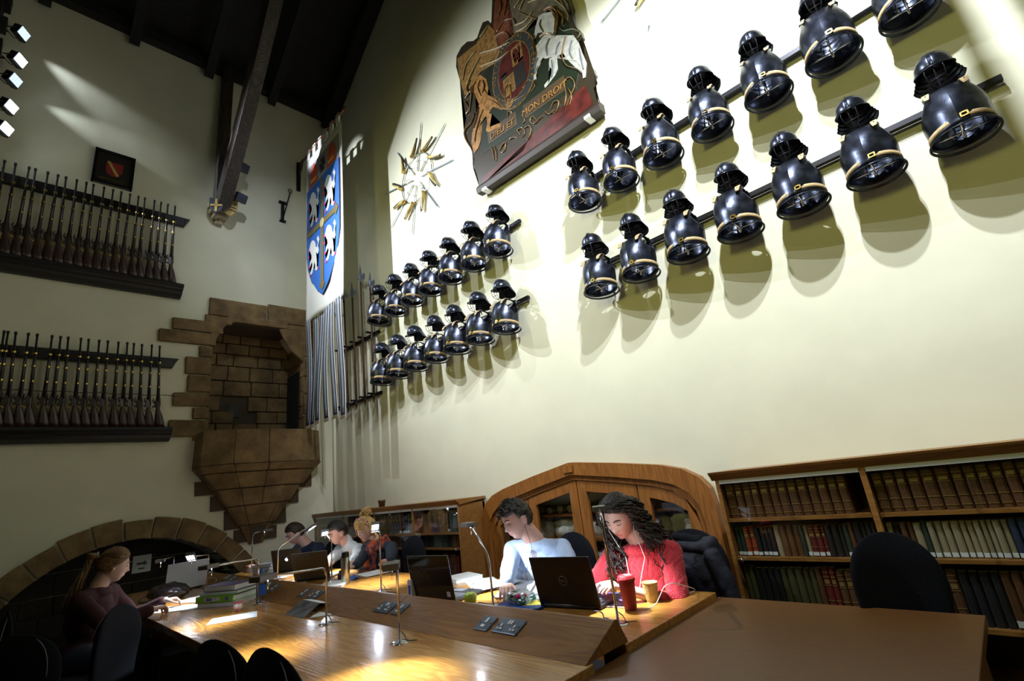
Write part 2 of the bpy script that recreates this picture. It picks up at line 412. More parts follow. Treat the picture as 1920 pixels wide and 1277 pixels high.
# corbel with two painted shields
c0 = AX(414, 398, EX + .12)
t = thing('corbel', 'carved stone corbel with painted shields under the dark roof brace', 'corbel', (EX, c0.y, c0.z))
bm = MB()
for k, (w, h, dpt) in enumerate([(.30, .09, .24), (.26, .08, .20), (.18, .08, .15), (.09, .07, .08)]):
    z = c0.z + .10 - k * .08
    box(bm, (EX + dpt / 2, c0.y, z), (dpt, w, h * 1.02))
obj('block', bm, mat('corbel_stone', (.42, .36, .24), .8, kind='stone', vscale=14, col2=(.20, .13, .06), bump=.8), t, bevel=.02)
def shield_pts(c, ex, ez, w, h):
    sh = [(-.5, .5), (.5, .5), (.5, 0), (.42, -.2), (.25, -.38), (0, -.5), (-.25, -.38), (-.42, -.2), (-.5, 0)]
    return [Vector(c) + Vector(ex) * a * w + Vector(ez) * b * h for a, b in sh]
for sgn, col in ((-1, (.04, .045, .06)), (1, (.50, .36, .12))):
    ex = Vector((.55 * sgn, .83, 0)).normalized() if sgn > 0 else Vector((.5, .86, 0)).normalized()
    cc = Vector((EX + .25 if sgn < 0 else EX + .27, c0.y + sgn * .085, c0.z))
    nrm = Vector((ex.y, -ex.x, 0))
    bm = MB(); prism(bm, shield_pts(cc, ex, (0, 0, 1), .18, .24), nrm * .025); s = obj('shield', bm, flat('shield_%d' % sgn, col), t)
    bm = MB()
    if sgn < 0:
        for a, b in ((.03, .2), (.15, .03)): prism(bm, [cc + nrm * .03 + ex * (sx * a / 2) + Vector((0, 0, sz * b / 2)) for sx, sz in ((-1, -1), (1, -1), (1, 1), (-1, 1))], nrm * .004)
        obj('cross', bm, flat('shield_gold', (.55, .40, .12)), s)
    else:
        for dz in (.05, 0, -.05): prism(bm, [cc + nrm * .03 + ex * a + Vector((0, 0, b + dz)) for a, b in ((-.08, 0), (0, .04), (.08, 0), (.08, -.018), (0, .02), (-.08, -.018))], nrm * .004)
        obj('chevron', bm, flat('shield_dark', (.10, .07, .04)), s)

# ---- stonework round the recess on the far wall
def yz(u, v, x=EX): p = AX(u, v, x); return (p.y, p.z)
def stone_block(bm, y0, y1, z0, z1, x0=EX, th=.035, j=.006, mi=0):
    a = rnd.uniform; w = .012
    pts = [(y0 + j + a(0, w), z0 + j), (y1 - j, z0 + j + a(0, w * .5)), (y1 - j - a(0, w), z1 - j), ((y0 + y1) / 2, z1 - j - a(0, w * .6)), (y0 + j, z1 - j - a(0, w))]
    prism(bm, [(x0 - .02, y, z) for y, z in pts], (th + .02 + a(0, .012), 0, 0), mi=mi)
t = thing('niche_surround', 'rough brown sandstone blocks framing the dark wall recess above the stone balcony', 'stonework', (EX, 2.2, 2.4))
bm = MB()
zt = 3.98
# left jamb quoins: (outer y, z0, z1) taken from the ragged outline
quo = [(1.52, 2.33, 2.42), (1.26, 2.38, 2.60), (1.50, 2.60, 2.76), (1.28, 2.76, 2.95), (1.42, 2.95, 3.18), (1.38, 3.18, 3.42), (1.52, 3.42, 3.58)]
for yo, z0, z1 in quo: stone_block(bm, yo, NI['y0'] + .03, z0, z1)
stone_block(bm, 1.07, 1.72, 3.58, 3.76); stone_block(bm, 1.20, 1.80, 3.76, 3.93)
stone_block(bm, 1.60, 2.35, 4.02, 4.29); stone_block(bm, 2.35, 3.05, 4.04, 4.33); stone_block(bm, 1.56, 1.9, 3.90, 4.03)
stone_block(bm, 2.6, 3.05, 3.95, 4.05); stone_block(bm, 1.84, 2.66, 3.955, 4.07)
zz = 2.4
for h in (.28, .32, .26, .30, .24, .2):
    stone_block(bm, NI['y1'] - .02, NI['y1'] + rnd.uniform(.10, .22), zz, zz + h); zz += h
# shouldered lintel brackets
prism(bm, [(EX - .02, 1.64, 3.62), (EX - .02, 1.70, 3.66), (EX - .02, 1.76, 3.78), (EX - .02, 1.82, 3.9), (EX - .02, 1.95, 3.97), (EX - .02, 1.64, 4.02)], (.06, 0, 0))
prism(bm, [(EX - .02, 2.92, 3.45), (EX - .02, 2.72, 3.62), (EX - .02, 2.60, 3.8), (EX - .02, 2.52, 3.95), (EX - .02, 2.92, 4.02)], (.06, 0, 0))
obj('frame_stones', bm, M['stone'], t, bevel=.012)
# inside of the recess: coursed blocks on back and sides
bm = MB(); bm2 = MB()
xb = EX - .57
z = 2.30; rr = random.Random(3)
while z < 4.0:
    h = rr.uniform(.16, .23); y = NI['y0'] - .02 - rr.uniform(0, .1)
    while y < NI['y1']:
        w = rr.uniform(.22, .42)
        if not (abs(z - 2.75) < .12 and abs(y - 2.05) < .14):
            pts = [(max(y, NI['y0']) + .006, z + .006), (min(y + w, NI['y1']) - .006, z + .006), (min(y + w, NI['y1']) - .006, z + h - .006), (max(y, NI['y0']) + .006, z + h - .006)]
            if pts[1][0] > pts[0][0] + .03: prism(bm, [(xb, a, b) for a, b in pts], (.04 + rr.uniform(0, .02), 0, 0))
        y += w
    x = EX - .56
    while x < EX - .02:
        w = min(rr.uniform(.2, .34), EX - x)
        for ys, sg in ((NI['y0'] + .0, 1), (NI['y1'], -1)):
            prism(bm2, [(x + .005, ys - sg * .01, z + .005), (x + w - .005, ys - sg * .01, z + .005), (x + w - .005, ys - sg * .01, z + h - .005), (x + .005, ys - sg * .01, z + h - .005)], (0, sg * (.03 + rr.uniform(0, .01)), 0))
        x += w
    z += h
obj('back_stones', bm, M['stone'], t, bevel=.01); obj('side_stones', bm2, M['stone'], t, bevel=.01)
bm = MB(); bxx(bm, EX - .6, EX - .56, NI['y0'] - .02, NI['y1'] + .02, 2.3, 4.0)
bxx(bm, EX - .6, EX - .0, NI['y0'] - .01, NI['y1'] + .01, 3.95, 3.99)
obj('mortar_bed', bm, M['mortar'], t)
# dark doorway in the right side of the recess
bm = MB(); bxx(bm, EX - .5, EX - .09, NI['y1'] - .05, NI['y1'] - .03, 2.4, 3.35); obj('doorway', bm, mat('doorway_dark', (.004, .004, .004), 1), t)
bm = MB(); bxx(bm, EX - .55, EX - .54, 2.06, 2.20, 2.74, 2.90); obj('putlog_hole', bm, M['black_wood'], t)

# ---- corbelled stone balcony
t = thing('stone_balcony', 'corbelled brown sandstone balcony tapering down the far wall under the recess', 'balcony', (EX, 2.32, 1.1))
BC = 2.30
def half_oct(w, d, z, k=.55):
    return [Vector((EX - .02, BC - w, z)), Vector((EX + d * .62, BC - w * .98, z)), Vector((EX + d, BC - w * k, z)), Vector((EX + d, BC + w * k, z)), Vector((EX + d * .62, BC + w * .98, z)), Vector((EX - .02, BC + w, z))]
courses = [  # z_top, z_bot, w_top, w_bot, d_top, d_bot
    (2.42, 1.99, .74, .76, .42, .43, 4), (1.985, 1.90, .77, .70, .46, .40, 5), (1.895, 1.71, .69, .54, .37, .30, 4), (1.705, 1.50, .52, .40, .28, .22, 3), (1.495, 1.26, .38, .22, .20, .12, 2), (1.255, 1.02, .21, .08, .11, .03, 1)]
nmz = ['parapet', 'moulding', 'corbel_course', 'corbel_course', 'corbel_course', 'corbel_course']
for ci, (zt_, zb, wt, wb, dt, db, nb) in enumerate(courses):
    bm = MB()
    T = half_oct(wt, dt, zt_); Bm = half_oct(wb, db, zb)
    # split each course into blocks along its perimeter
    segs = []
    for i in range(5):
        n = 2 if (i == 2 and nb >= 3) else 1
        for k in range(n): segs.append((T[i].lerp(T[i + 1], k / n), T[i].lerp(T[i + 1], (k + 1) / n), Bm[i].lerp(Bm[i + 1], k / n), Bm[i].lerp(Bm[i + 1], (k + 1) / n)))
    cin = Vector((EX - .02, BC, 0))
    for a, b, c, d in segs:
        e = .004
        a, b = a.lerp(b, e / max(.01, (b - a).length)), b.lerp(a, e / max(.01, (b - a).length)); c, d = c.lerp(d, e / max(.01, (d - c).length)), d.lerp(c, e / max(.01, (d - c).length))
        jit = rnd.uniform(-.008, .008)
        def sh(p, s=1): q = Vector((p.x, p.y, p.z)); v = (q - Vector((EX, BC, q.z))); v.normalize(); return q + v * jit
        ins = .10
        A_, B_, C_, D_ = sh(a), sh(b), sh(c), sh(d)
        def inn(p): v = Vector((EX - .02, BC, p.z)) - p; return p + v * min(.9, ins / max(v.length, .11))
        vs = [bm.verts.new(p) for p in (A_, B_, D_, C_, inn(A_), inn(B_), inn(D_), inn(C_))]
        for f in ((0, 1, 2, 3), (7, 6, 5, 4), (0, 4, 5, 1), (1, 5, 6, 2), (2, 6, 7, 3), (3, 7, 4, 0)): bm.faces.new([vs[i] for i in f])
    obj(nmz[ci], bm, M['stone'], t, bevel=.012)
    # mortar core
    bm = MB(); q = .93
    core = half_oct(wt * q, dt * q, zt_ - .012); core2 = half_oct(wb * q, db * q, zb)
    va = [bm.verts.new(p) for p in core]; vb = [bm.verts.new(p) for p in core2]
    bm.faces.new(va); bm.faces.new(vb[::-1])
    for i in range(6): bm.faces.new((va[i], vb[i], vb[(i + 1) % 6], va[(i + 1) % 6]))
    if ci > 0 or True: obj('core', bm, M['mortar'] if ci else M['stone2'], t)
# flush stepped stones either side of the corbelling
bm = MB()
for (w, z0, z1) in ((.72, 1.66, 1.84), (.54, 1.46, 1.66), (.38, 1.22, 1.46), (.26, 1.05, 1.22)):
    stone_block(bm, BC - w, BC + w, z0, z1, th=.02)
obj('bonding_stones', bm, M['stone2'], t)

# ---- fireplace arch in the far wall
t = thing('fireplace', 'wide shadowy stone fireplace arch low in the far wall behind the ponytailed reader', 'fireplace', (EX, FPC[0], 0))
bm = MB(); na = 17
for k in range(na):
    a0 = PI * k / na + .006; a1 = PI * (k + 1) / na - .006
    ro = 1.50 + rnd.uniform(-.015, .03)
    pts = []
    for a in (a0, (a0 + a1) / 2, a1): pts.append((FPC[0] + FPR * math.cos(a), FPC[1] + FPR * math.sin(a)))
    for a in (a1, (a0 + a1) / 2, a0): pts.append((FPC[0] + ro * math.cos(a), FPC[1] + ro * math.sin(a)))
    pts = [(y, max(z, 0)) for y, z in pts]
    prism(bm, [(EX - .28, y, z) for y, z in pts], (.31 + rnd.uniform(0, .01), 0, 0))
obj('arch_stones', bm, M['stone'], t, bevel=.01)
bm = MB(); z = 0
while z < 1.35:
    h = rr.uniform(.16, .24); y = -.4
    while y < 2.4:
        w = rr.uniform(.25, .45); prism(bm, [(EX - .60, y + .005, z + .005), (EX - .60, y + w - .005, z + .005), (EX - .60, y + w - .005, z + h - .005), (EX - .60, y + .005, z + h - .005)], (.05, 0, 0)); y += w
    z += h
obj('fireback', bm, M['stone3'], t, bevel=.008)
# ================================================================= THINGS ON THE FAR WALL
def gun_rack(zr, zs, y1, label):
    t = thing('gun_rack', label, 'gun rack', (EX, .2, zs))
    bm = MB(); bxx(bm, EX, EX + .07, -1.4, y1 - .03, zr - .07, zr + .05)
    prism(bm, [(EX, y1 - .03, zr + .05), (EX, y1 + .03, zr + .05), (EX, y1 - .01, zr - .02), (EX, y1 - .03, zr - .07)], (.07, 0, 0))
    obj('top_rail', bm, M['black_wood'], t, bevel=.006)
    bm = MB()
    prof = [(0, .0), (.20, .0), (.21, -.035), (.19, -.05), (.17, -.075), (.14, -.085), (.125, -.12), (.06, -.15), (0, -.15)]
    prism(bm, [(EX + a, -1.4, zs + b) for a, b in prof], (0, y1 + 1.4, 0))
    obj('shelf', bm, M['black_wood'], t, bevel=.004)
    return t
gr1 = gun_rack(5.31, 4.33, 1.27, 'black wooden rack on the far wall holding the upper row of muskets')
gr2 = gun_rack(3.31, 2.48, 1.28, 'black wooden rack on the far wall holding the lower row of muskets')
# chain strung through the lower muskets
bm = MB(); tube(bm, [(EX + .17, -1.3 + .1 * i, 2.86 + .006 * math.sin(i * 2.1)) for i in range(27)], .004, 5); o = obj('security_chain', bm, M['gunmetal'])
tag(o, 'thin chain threaded along the lower row of muskets', 'chain')
def make_musket(L):
    t = thing('musket', '', 'musket', (0, 0, 0))
    bm = MB()   # stock: butt, wrist, fore-end
    prof = [(0, .062, .018), (.06, .060, .018), (.16, .046, .018), (.22, .030, .017), (.26, .024, .016), (.30, .034, .018), (.36, .032, .018), (.42, .024, .016), (.6, .019, .014), (.8, .016, .013), (L - .12, .014, .012)]
    rings = []
    for z, a, b in prof:
        yo = .018 * max(0, 1 - z / .24) * 1.4
        rings.append([bm.verts.new(Vector((.0 + b * math.cos(q), yo + a * math.sin(q) * .8, z))) for q in [2 * PI * k / 8 for k in range(8)]])
    for i in range(len(rings) - 1):
        for k in range(8):
            f = bm.faces.new((rings[i][k], rings[i][(k + 1) % 8], rings[i + 1][(k + 1) % 8], rings[i + 1][k])); f.smooth = True
    bm.faces.new(rings[0][::-1]); bm.faces.new(rings[-1])
    obj('stock', bm, M['gunstock'], t)
    bm = MB(); tube(bm, [(.014, -.004, .34), (.014, -.002, L + .02)], [.013, .009], 8); tube(bm, [(.014, -.002, L), (.014, -.002, L + .03)], [.013, .013], 8)
    obj('barrel', bm, M['gunmetal'], t)
    bm = MB(); box(bm, (.02, -.02, .31), (.016, .03, .10)); tube(bm, [(.025, -.034, .32), (.034, -.052, .35), (.03, -.044, .385)], [.008, .007, .005], 6); tube(bm, [(.025, -.03, .285), (.036, -.052, .265)], .007, 6); obj('lock', bm, M['gunmetal'], t)
    bm = MB(); tube(bm, [(0, -.02, .30), (0, -.055, .285), (0, -.058, .25), (0, -.022, .22)], .005, 6); obj('trigger_guard', bm, M['brass'], t)
    for z in (.55, .74, .90):
        bm = MB(); lathe(bm, [(.019, -.012), (.021, 0), (.019, .012)], (.005, 0, z * L / 1.12), 10); obj('barrel_band', bm, M['brass'], t)
    return t
musk = make_musket(1.10)
up = [5, 55, 98, 137, 178, 217, 260, 297, 335, 370, 405, 441, 475, 508, 545, 573, 610, 638, 667, 695]
first = True
for i, zx in enumerate(up):
    p = AX(zx / 2.1275, 345 + zx / 2.1275 * .25, EX + .15)
    l = 'musket standing %s from the right in the upper wall rack' % (ORD[len(up) - 1 - i] if i < len(up) - 1 else 'first')
    loc = (EX + .13, p.y + .01, 4.335)
    if first: musk.location = loc; musk['label'] = l; musk['group'] = 'muskets in the upper rack'; musk.rotation_euler = (R(1.0), 0, 0); first = False; cur = musk
    else: cur = dup(musk, loc, None, l, 'muskets in the upper rack'); cur.rotation_euler = (R(rnd.uniform(.2, 1.8)), 0, rnd.uniform(-.15, .15))
lo = [2, 22, 65, 108, 148, 200, 238, 278, 325, 363, 400, 433, 475, 510, 540, 578, 610, 648]
for i, zx in enumerate(lo):
    p = AX(zx / 2.1275, 662 + zx / 2.1275 * .04, EX + .15)
    l = 'musket standing %s from the right in the lower wall rack' % ORD[len(lo) - 1 - i]
    c = dup(musk, (EX + .13, p.y + .015, 2.485), None, l, 'muskets in the lower rack', (1, 1, .885)); c.rotation_euler = (R(rnd.uniform(1, 3.2)), 0, rnd.uniform(-.15, .15))

# small framed painting of a shield
pc = AX(214, 317, EX + .04)
t = thing('framed_painting', 'small dark framed painting of a red shield with a gold bend above the muskets', 'painting', (EX, pc.y, pc.z))
hw, hh = .205, .245
bm = MB()
for a, b, c, d in ((-hw, hw, hh - .03, hh), (-hw, hw, -hh, -hh + .03), (-hw, -hw + .03, -hh, hh), (hw - .03, hw, -hh, hh)): bxx(bm, EX, EX + .05, pc.y + a, pc.y + b, pc.z + c, pc.z + d)
obj('frame', bm, M['gloss_black'], t, bevel=.006)
bm = MB(); bxx(bm, EX + .005, EX + .02, pc.y - hw + .02, pc.y + hw - .02, pc.z - hh + .02, pc.z + hh - .02); pan = obj('panel', bm, flat('painting_ground', (.012, .010, .008), .5), t)
F = lambda a, b, h=.022: Vector((EX + h, pc.y + a, pc.z + b))
bm = MB(); prism(bm, [F(-.08, .10), F(.09, .10), F(.09, -.02), F(.05, -.08), F(0, -.11), F(-.06, -.08), F(-.08, -.03)], (.003, 0, 0)); obj('red_shield', bm, flat('heraldic_red', (.22, .02, .015), .5), pan)
bm = MB(); prism(bm, [F(-.075, .10, .026), F(-.045, .10, .026), F(.06, -.08, .026), F(.03, -.1, .026)], (.003, 0, 0)); obj('gold_bend', bm, flat('old_gold', (.42, .29, .08), .5), pan)
bm = MB()
for q in range(14): bxx(bm, EX + .02, EX + .024, pc.y - .13 + q * .018, pc.y - .12 + q * .018, pc.z - .165 - .002 * (q % 3), pc.z - .145)
obj('inscription', bm, M['brass'], pan)

def mktext(s, size, mtx, m, parent, name='lettering', depth=.002, align='CENTER'):
    cu = bpy.data.curves.new('t', 'FONT'); cu.body = s; cu.size = size; cu.align_x = align; cu.extrude = depth
    o = bpy.data.objects.new('t', cu); COL.objects.link(o)
    bpy.context.view_layer.update()
    me = bpy.data.meshes.new_from_object(o.evaluated_get(bpy.context.evaluated_depsgraph_get()))
    bpy.data.objects.remove(o); bpy.data.curves.remove(cu)
    me.transform(mtx)
    w = Vector((0, 0, 0)); q = parent
    while q is not None: w += q.location; q = q.parent
    me.transform(Matrix.Translation(-w))
    me.materials.clear(); me.materials.append(m)
    ob = bpy.data.objects.new(name, me); COL.objects.link(ob); ob.parent = parent
    return ob
def basis(o, ex, ey):
    ex = Vector(ex).normalized(); ey = Vector(ey); ey = (ey - ex * ey.dot(ex)).normalized(); ez = ex.cross(ey)
    return Matrix(((ex.x, ey.x, ez.x, o[0]), (ex.y, ey.y, ez.y, o[1]), (ex.z, ey.z, ez.z, o[2]), (0, 0, 0, 1)))

# iron bracket for the banner and an iron hook beside it
t = thing('wall_hook', 'black iron hook with an upright rod on the far wall left of the banner', 'hook', (EX, 2.6, 6))
p0 = AX(530, 380, EX + .02); p1 = AX(530, 416, EX + .02); p2 = AX(543, 362, EX + .03)
bm = MB(); bxx(bm, EX, EX + .04, p0.y - .02, p0.y + .02, p1.z, p0.z); bxx(bm, EX, EX + .05, p0.y - .06, p0.y + .05, p0.z - .02, p0.z + .01); bxx(bm, EX, EX + .05, p0.y - .04, p0.y + .05, p1.z, p1.z + .02); obj('plate', bm, M['iron'], t)
bm = MB(); tube(bm, [(EX + .03, p0.y + .02, p0.z - .22), (EX + .05, p2.y, p2.z)], .008, 6)
tube(bm, [Vector((EX + .05, p2.y + .03 * math.cos(a), p2.z + .03 + .03 * math.sin(a))) for a in [2 * PI * k / 12 for k in range(13)]], .006, 6); obj('rod', bm, M['iron'], t)

# flood lights
def floodlight(p, label, on=1.0, yaw=0, group='flood lights on the left truss', pitch=35):
    t = thing('flood_light', label, 'flood light', p, yaw, group)
    rot = Matrix.Rotation(R(pitch), 3, 'X')
    bm = MB(); box(bm, (0, -.035, 0), (.15, .06, .12), rot)
    for i in range(5): box(bm, rot @ Vector((-.06 + i * .03, -.075, 0)), (.006, .03, .11), rot)
    obj('housing', bm, M['black'], t, local=True)
    bm = MB()
    for i in range(4):
        for j in range(3): box(bm, rot @ Vector((-.051 + i * .034, -.001, -.034 + j * .034)), (.029, .008, .029), rot)
    obj('led_panel', bm, {0: M['led_off'], 1: M['flood_led'], 2: M['flood_led_dim']}[int(on)], t, local=True)
    bm = MB(); tube(bm, [(-.085, -.03, 0), (-.085, -.10, 0), (-.085, -.16, .02), (.085, -.16, .02), (.085, -.10, 0), (.085, -.03, 0)], .008, 6, flat=.5)
    tube(bm, [(0, -.16, .02), (0, -.26, .03)], .012, 6); obj('bracket', bm, M['black'], t, local=True)
    return t
for k, (p, on) in enumerate(zip(flood_pos, (2, 1, 2, 1, 1))):
    floodlight(p + Vector((-.02, -.02, 0)), 'small square flood light, %s from the top of the five at the upper left' % ORD[k], on, R(-32), pitch=-22)
bm = MB()
fy = flood_pos[4].y - .30
A = flood_pos[4] + Vector((0, -.30, -.35)); B = flood_pos[0] + Vector((0, -.27, 1.6))
d = B - A
tt = thing('truss_post', 'dark timber post at the upper left edge carrying the five flood lights', 'beam', A)
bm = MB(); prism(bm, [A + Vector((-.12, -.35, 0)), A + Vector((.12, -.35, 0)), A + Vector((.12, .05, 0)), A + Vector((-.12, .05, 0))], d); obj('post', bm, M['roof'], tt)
for k in range(7):
    bm = MB(); c = A + d * (k * .095 + .03); box(bm, c + Vector((.02, .07, 0)), (.12, .08, .16)); obj('junction_box', bm, M['roof'], tt)
for (u, v, l) in ((457, 313, 'upper'), (453, 370, 'lower')):
    p = AX(u + 2, v, EX + .45)
    t = floodlight(p, '%s of the two unlit flood lights beside the dark truss post' % l, 0, R(-70), 'flood lights beside the brace', pitch=-25)

# ---- long heraldic banner hanging parallel to the gable wall
YB = 2.78
bp = lambda u, v, dy=0: AY(u, v, YB + dy)
TL = bp(576, 300); TR = bp(643, 231); BL = bp(573, 572); 
x0, x1 = -6.76, -5.54
ztop = 6.78; zbody = 3.98; zbot = 2.39
t = thing('heraldic_banner', 'long white heraldic banner with a blue shield, cross and lions hanging off the wall', 'banner', ((x0 + x1) / 2, YB, ztop))
def wavy(x, z): return .012 * math.sin(x * 9 + z * 1.3) * min(1, (ztop - z) / 2)
bm = MB()
NXg, NZg = 24, 40
grid(bm, lambda a, b: Vector((x0 + (x1 - x0) * a, YB + wavy(x0 + (x1 - x0) * a, ztop - (ztop - zbody) * b), ztop - (ztop - zbody) * b)), NXg, NZg)
cloth = obj('cloth', bm, mat('banner_white', (.78, .78, .74), .8), t, solid=.004)
def on_banner(name, pts, m, lift, parent=None):
    bm = MB(); prism(bm, [Vector((x, YB - lift, z)) for x, z in pts], (0, .0015, 0))
    return obj(name, bm, m, parent or t)
bw = x1 - x0
BX = lambda a: x0 + bw * a
# tabs over the pole
for k in range(6):
    bm = MB(); xa = BX(k / 6 + .035); xb_ = xa + bw * .085
    bxx(bm, xa, xb_, YB - .012, YB + .012, ztop - .01, ztop + .17); obj('tab', bm, M['paper'], t)
bm = MB(); tube(bm, [(EX + .1, YB, ztop + .13), (x1 + .10, YB, ztop + .13)], .018, 8); pole = obj('pole', bm, mat('pole_wood', (.20, .06, .025), .4), t)
bm = MB(); ellip(bm, (x1 + .11, YB, ztop + .13), (.025, .025, .025)); obj('finial', bm, M['gunstock'], pole)
brk = thing('banner_bracket', 'black iron bracket on the far wall holding the banner pole', 'bracket', (EX, YB, ztop))
bm = MB(); bxx(bm, EX, EX + .03, YB - .03, YB + .03, ztop - .35, ztop + .2); prism(bm, [(EX, YB - .015, ztop + .16), (EX + .20, YB - .015, ztop + .16), (EX + .14, YB - .015, ztop + .05), (EX + .05, YB - .015, ztop - .05), (EX, YB - .015, ztop - .35)], (0, .03, 0)); obj('arm', bm, M['iron'], brk)
blue = flat('heraldic_blue', (.015, .14, .55), .6); navy = flat('heraldic_navy', (.006, .010, .07), .6); hred = flat('heraldic_scarlet', (.62, .08, .03), .6); silver = flat('banner_silver', (.30, .30, .36), .6)
bgold = flat('banner_gold', (.24, .19, .07), .4, metal=.4)
zc = lambda v: ztop - v      # v metres below top
on_banner('chief', [(BX(.07), zc(.18)), (BX(.93), zc(.18)), (BX(.93), zc(.62)), (BX(.07), zc(.62))], silver, .010)
shield = [(BX(.06), zc(.62)), (BX(.94), zc(.62)), (BX(.94), zc(1.75)), (BX(.90), zc(1.98)), (BX(.80), zc(2.22)), (BX(.66), zc(2.42)), (BX(.5), zc(2.56)), (BX(.34), zc(2.42)), (BX(.2), zc(2.22)), (BX(.10), zc(1.98)), (BX(.06), zc(1.75))]
on_banner('shield_border', [(BX(.5) + (x - BX(.5)) * 1.03, z + (.012 if z > zc(1) else -.012)) for x, z in shield], navy, .012)
sh = on_banner('shield', shield, blue, .015)
# cross flory
cx = BX(.5); cz = zc(1.42); hwid = .045
on_banner('cross', [(cx - hwid, zc(.66)), (cx + hwid, zc(.66)), (cx + hwid, zc(2.36)), (cx + .09, zc(2.42)), (cx, zc(2.50)), (cx - .09, zc(2.42)), (cx - hwid, zc(2.36))], bgold, .022)
on_banner('cross', [(BX(.10), cz - .03), (BX(.16), cz - hwid), (BX(.84), cz - hwid), (BX(.86), cz - .10), (BX(.93), cz), (BX(.86), cz + .10), (BX(.84), cz + hwid), (BX(.16), cz + hwid), (BX(.14), cz + .10), (BX(.08), cz), (BX(.14), cz - .10)], bgold, .024)
bm = MB(); ellip(bm, (cx, YB - .02, cz), (.075, .012, .075)); obj('boss', bm, flat('pale_gold', (.6, .5, .2)), t)
LION = [(.10, .86), (.02, .80), (.06, .74), (.14, .74), (.16, .66), (.02, .62), (.0, .55), (.10, .54), (.24, .60), (.26, .48), (.12, .40), (.05, .30), (.12, .26), (.30, .36), (.34, .26), (.24, .14), (.12, .08), (.14, .0), (.32, .02), (.44, .16), (.50, .30), (.58, .18), (.56, .06), (.66, .0), (.84, .02), (.80, .08), (.70, .10), (.72, .24), (.68, .40), (.64, .56), (.78, .44), (.88, .52), (.84, .70), (.92, .84), (.82, .98), (.70, .92), (.78, .82), (.74, .66), (.62, .70), (.58, .84), (.46, .95), (.30, 1.0), (.18, .96)]
def lion(name, x, z, w, h, m, lift, parent=None, plane=YB, flip=False, tongue=True):
    pts = [(x + (1 - a if flip else a) * w, z + b * h) for a, b in LION]
    bm = MB(); prism(bm, [Vector((px, plane - lift, pz)) for px, pz in pts], (0, .003, 0)); bmesh.ops.triangulate(bm, faces=[f for f in bm.faces if len(f.verts) > 4])
    o = obj(name, bm, m, parent or t)
    if tongue:
        bm = MB()
        for a, b in ((.02, .77), (0, .58), (.07, .28), (.14, .02), (.82, .03)):
            a = 1 - a if flip else a
            bxx(bm, x + a * w - .02, x + a * w + .02, plane - lift - .003, plane - lift, z + b * h - .022, z + b * h + .022)
        obj('claws', bm, flat('heraldic_pink', (.65, .05, .20)), o)
    return o
for (a, v) in ((.12, 1.32), (.56, 1.32), (.12, 2.12), (.56, 2.12)):
    lion('lion', BX(a), zc(v), bw * .33, .60 if v < 2 else .56, M['white'], .020)
for a in (.12, .62):
    bm = MB(); xa = BX(a); w = bw * .26
    prism(bm, [Vector((xa + q * w, YB - .016, zc(.58) + r * .38)) for q, r in ((.0, 0), (1, 0), (.95, .18), (.8, .2), (.95, .45), (.75, .8), (.5, 1), (.25, .8), (.05, .45), (.2, .2), (.05, .18))], (0, .002, 0)); m_ = obj('mitre', bm, hred, t)
    bm = MB()
    for q in range(3): ellip(bm, (xa + w * (.3 + .2 * q), YB - .02, zc(.58) + .07), (.03, .006, .035), nu=8, nv=6)
    obj('mitre_gold', bm, flat('gold_paint', (.8, .45, .05)), m_)
on_banner('black_cross', [(BX(.44), zc(.52)), (BX(.56), zc(.52)), (BX(.52), zc(.43)), (BX(.58), zc(.46)), (BX(.58), zc(.34)), (BX(.52), zc(.38)), (BX(.56), zc(.28)), (BX(.44), zc(.28)), (BX(.48), zc(.38)), (BX(.42), zc(.34)), (BX(.42), zc(.46)), (BX(.48), zc(.43))], M['black'], .016)
# fringe strips
for k in range(6):
    xa = BX(k / 6 + .012); xb_ = BX((k + 1) / 6 - .035); sw = .02 * math.sin(k * 2.3); dz = rnd.uniform(-.03, .03)
    bm = MB()
    grid(bm, lambda a, b: Vector((xa + (xb_ - xa) * a + sw * b * b, YB + .03 * math.sin(b * 3 + k), zbody - (zbody - zbot + dz) * b)), 4, 16)
    s = obj('fringe_strip', bm, M['paper'], t, solid=.003)
    bm = MB()
    for q0, q1 in ((.10, .27), (.73, .90)):
        grid(bm, lambda a, b: Vector((xa + (xb_ - xa) * (q0 + (q1 - q0) * a) + sw * (b * .97) ** 2, YB + .03 * math.sin(b * .97 * 3 + k) - .003, zbody - (zbody - zbot + dz) * b * .97)), 1, 16)
    grid(bm, lambda a, b: Vector((xa + (xb_ - xa) * (.12 + .76 * a) + sw * .93, YB + .03 * math.sin(.955 * 3 + k) - .004, zbody - (zbody - zbot + dz) * (.95 + .02 * b))), 1, 1)
    obj('blue_edging', bm, navy, s, solid=.0015)
    bm = MB()
    grid(bm, lambda a, b: Vector((xa + (xb_ - xa) * (.3 + .4 * a) + sw * (b * .95) ** 2, YB + .03 * math.sin(b * .95 * 3 + k) - .003, zbody - (zbody - zbot + dz) * b * .95)), 1, 16)
    obj('silver_band', bm, flat('silver_band', (.30, .34, .36), .5), s, solid=.0015)

# ================================================================= THINGS ON THE GABLE WALL
# ---- painted royal arms on a shaped board
YA = 3.31
def ap(u, v, lift=0): return AY(u, v, YA - lift)
ar_c = ap(985, 200)
t = thing('painted_arms_board', 'large shaped wooden board painted with a royal coat of arms, lion and unicorn', 'coat of arms', (ar_c.x, YA, ar_c.z))
HX, HZ = ar_c.x, ar_c.z
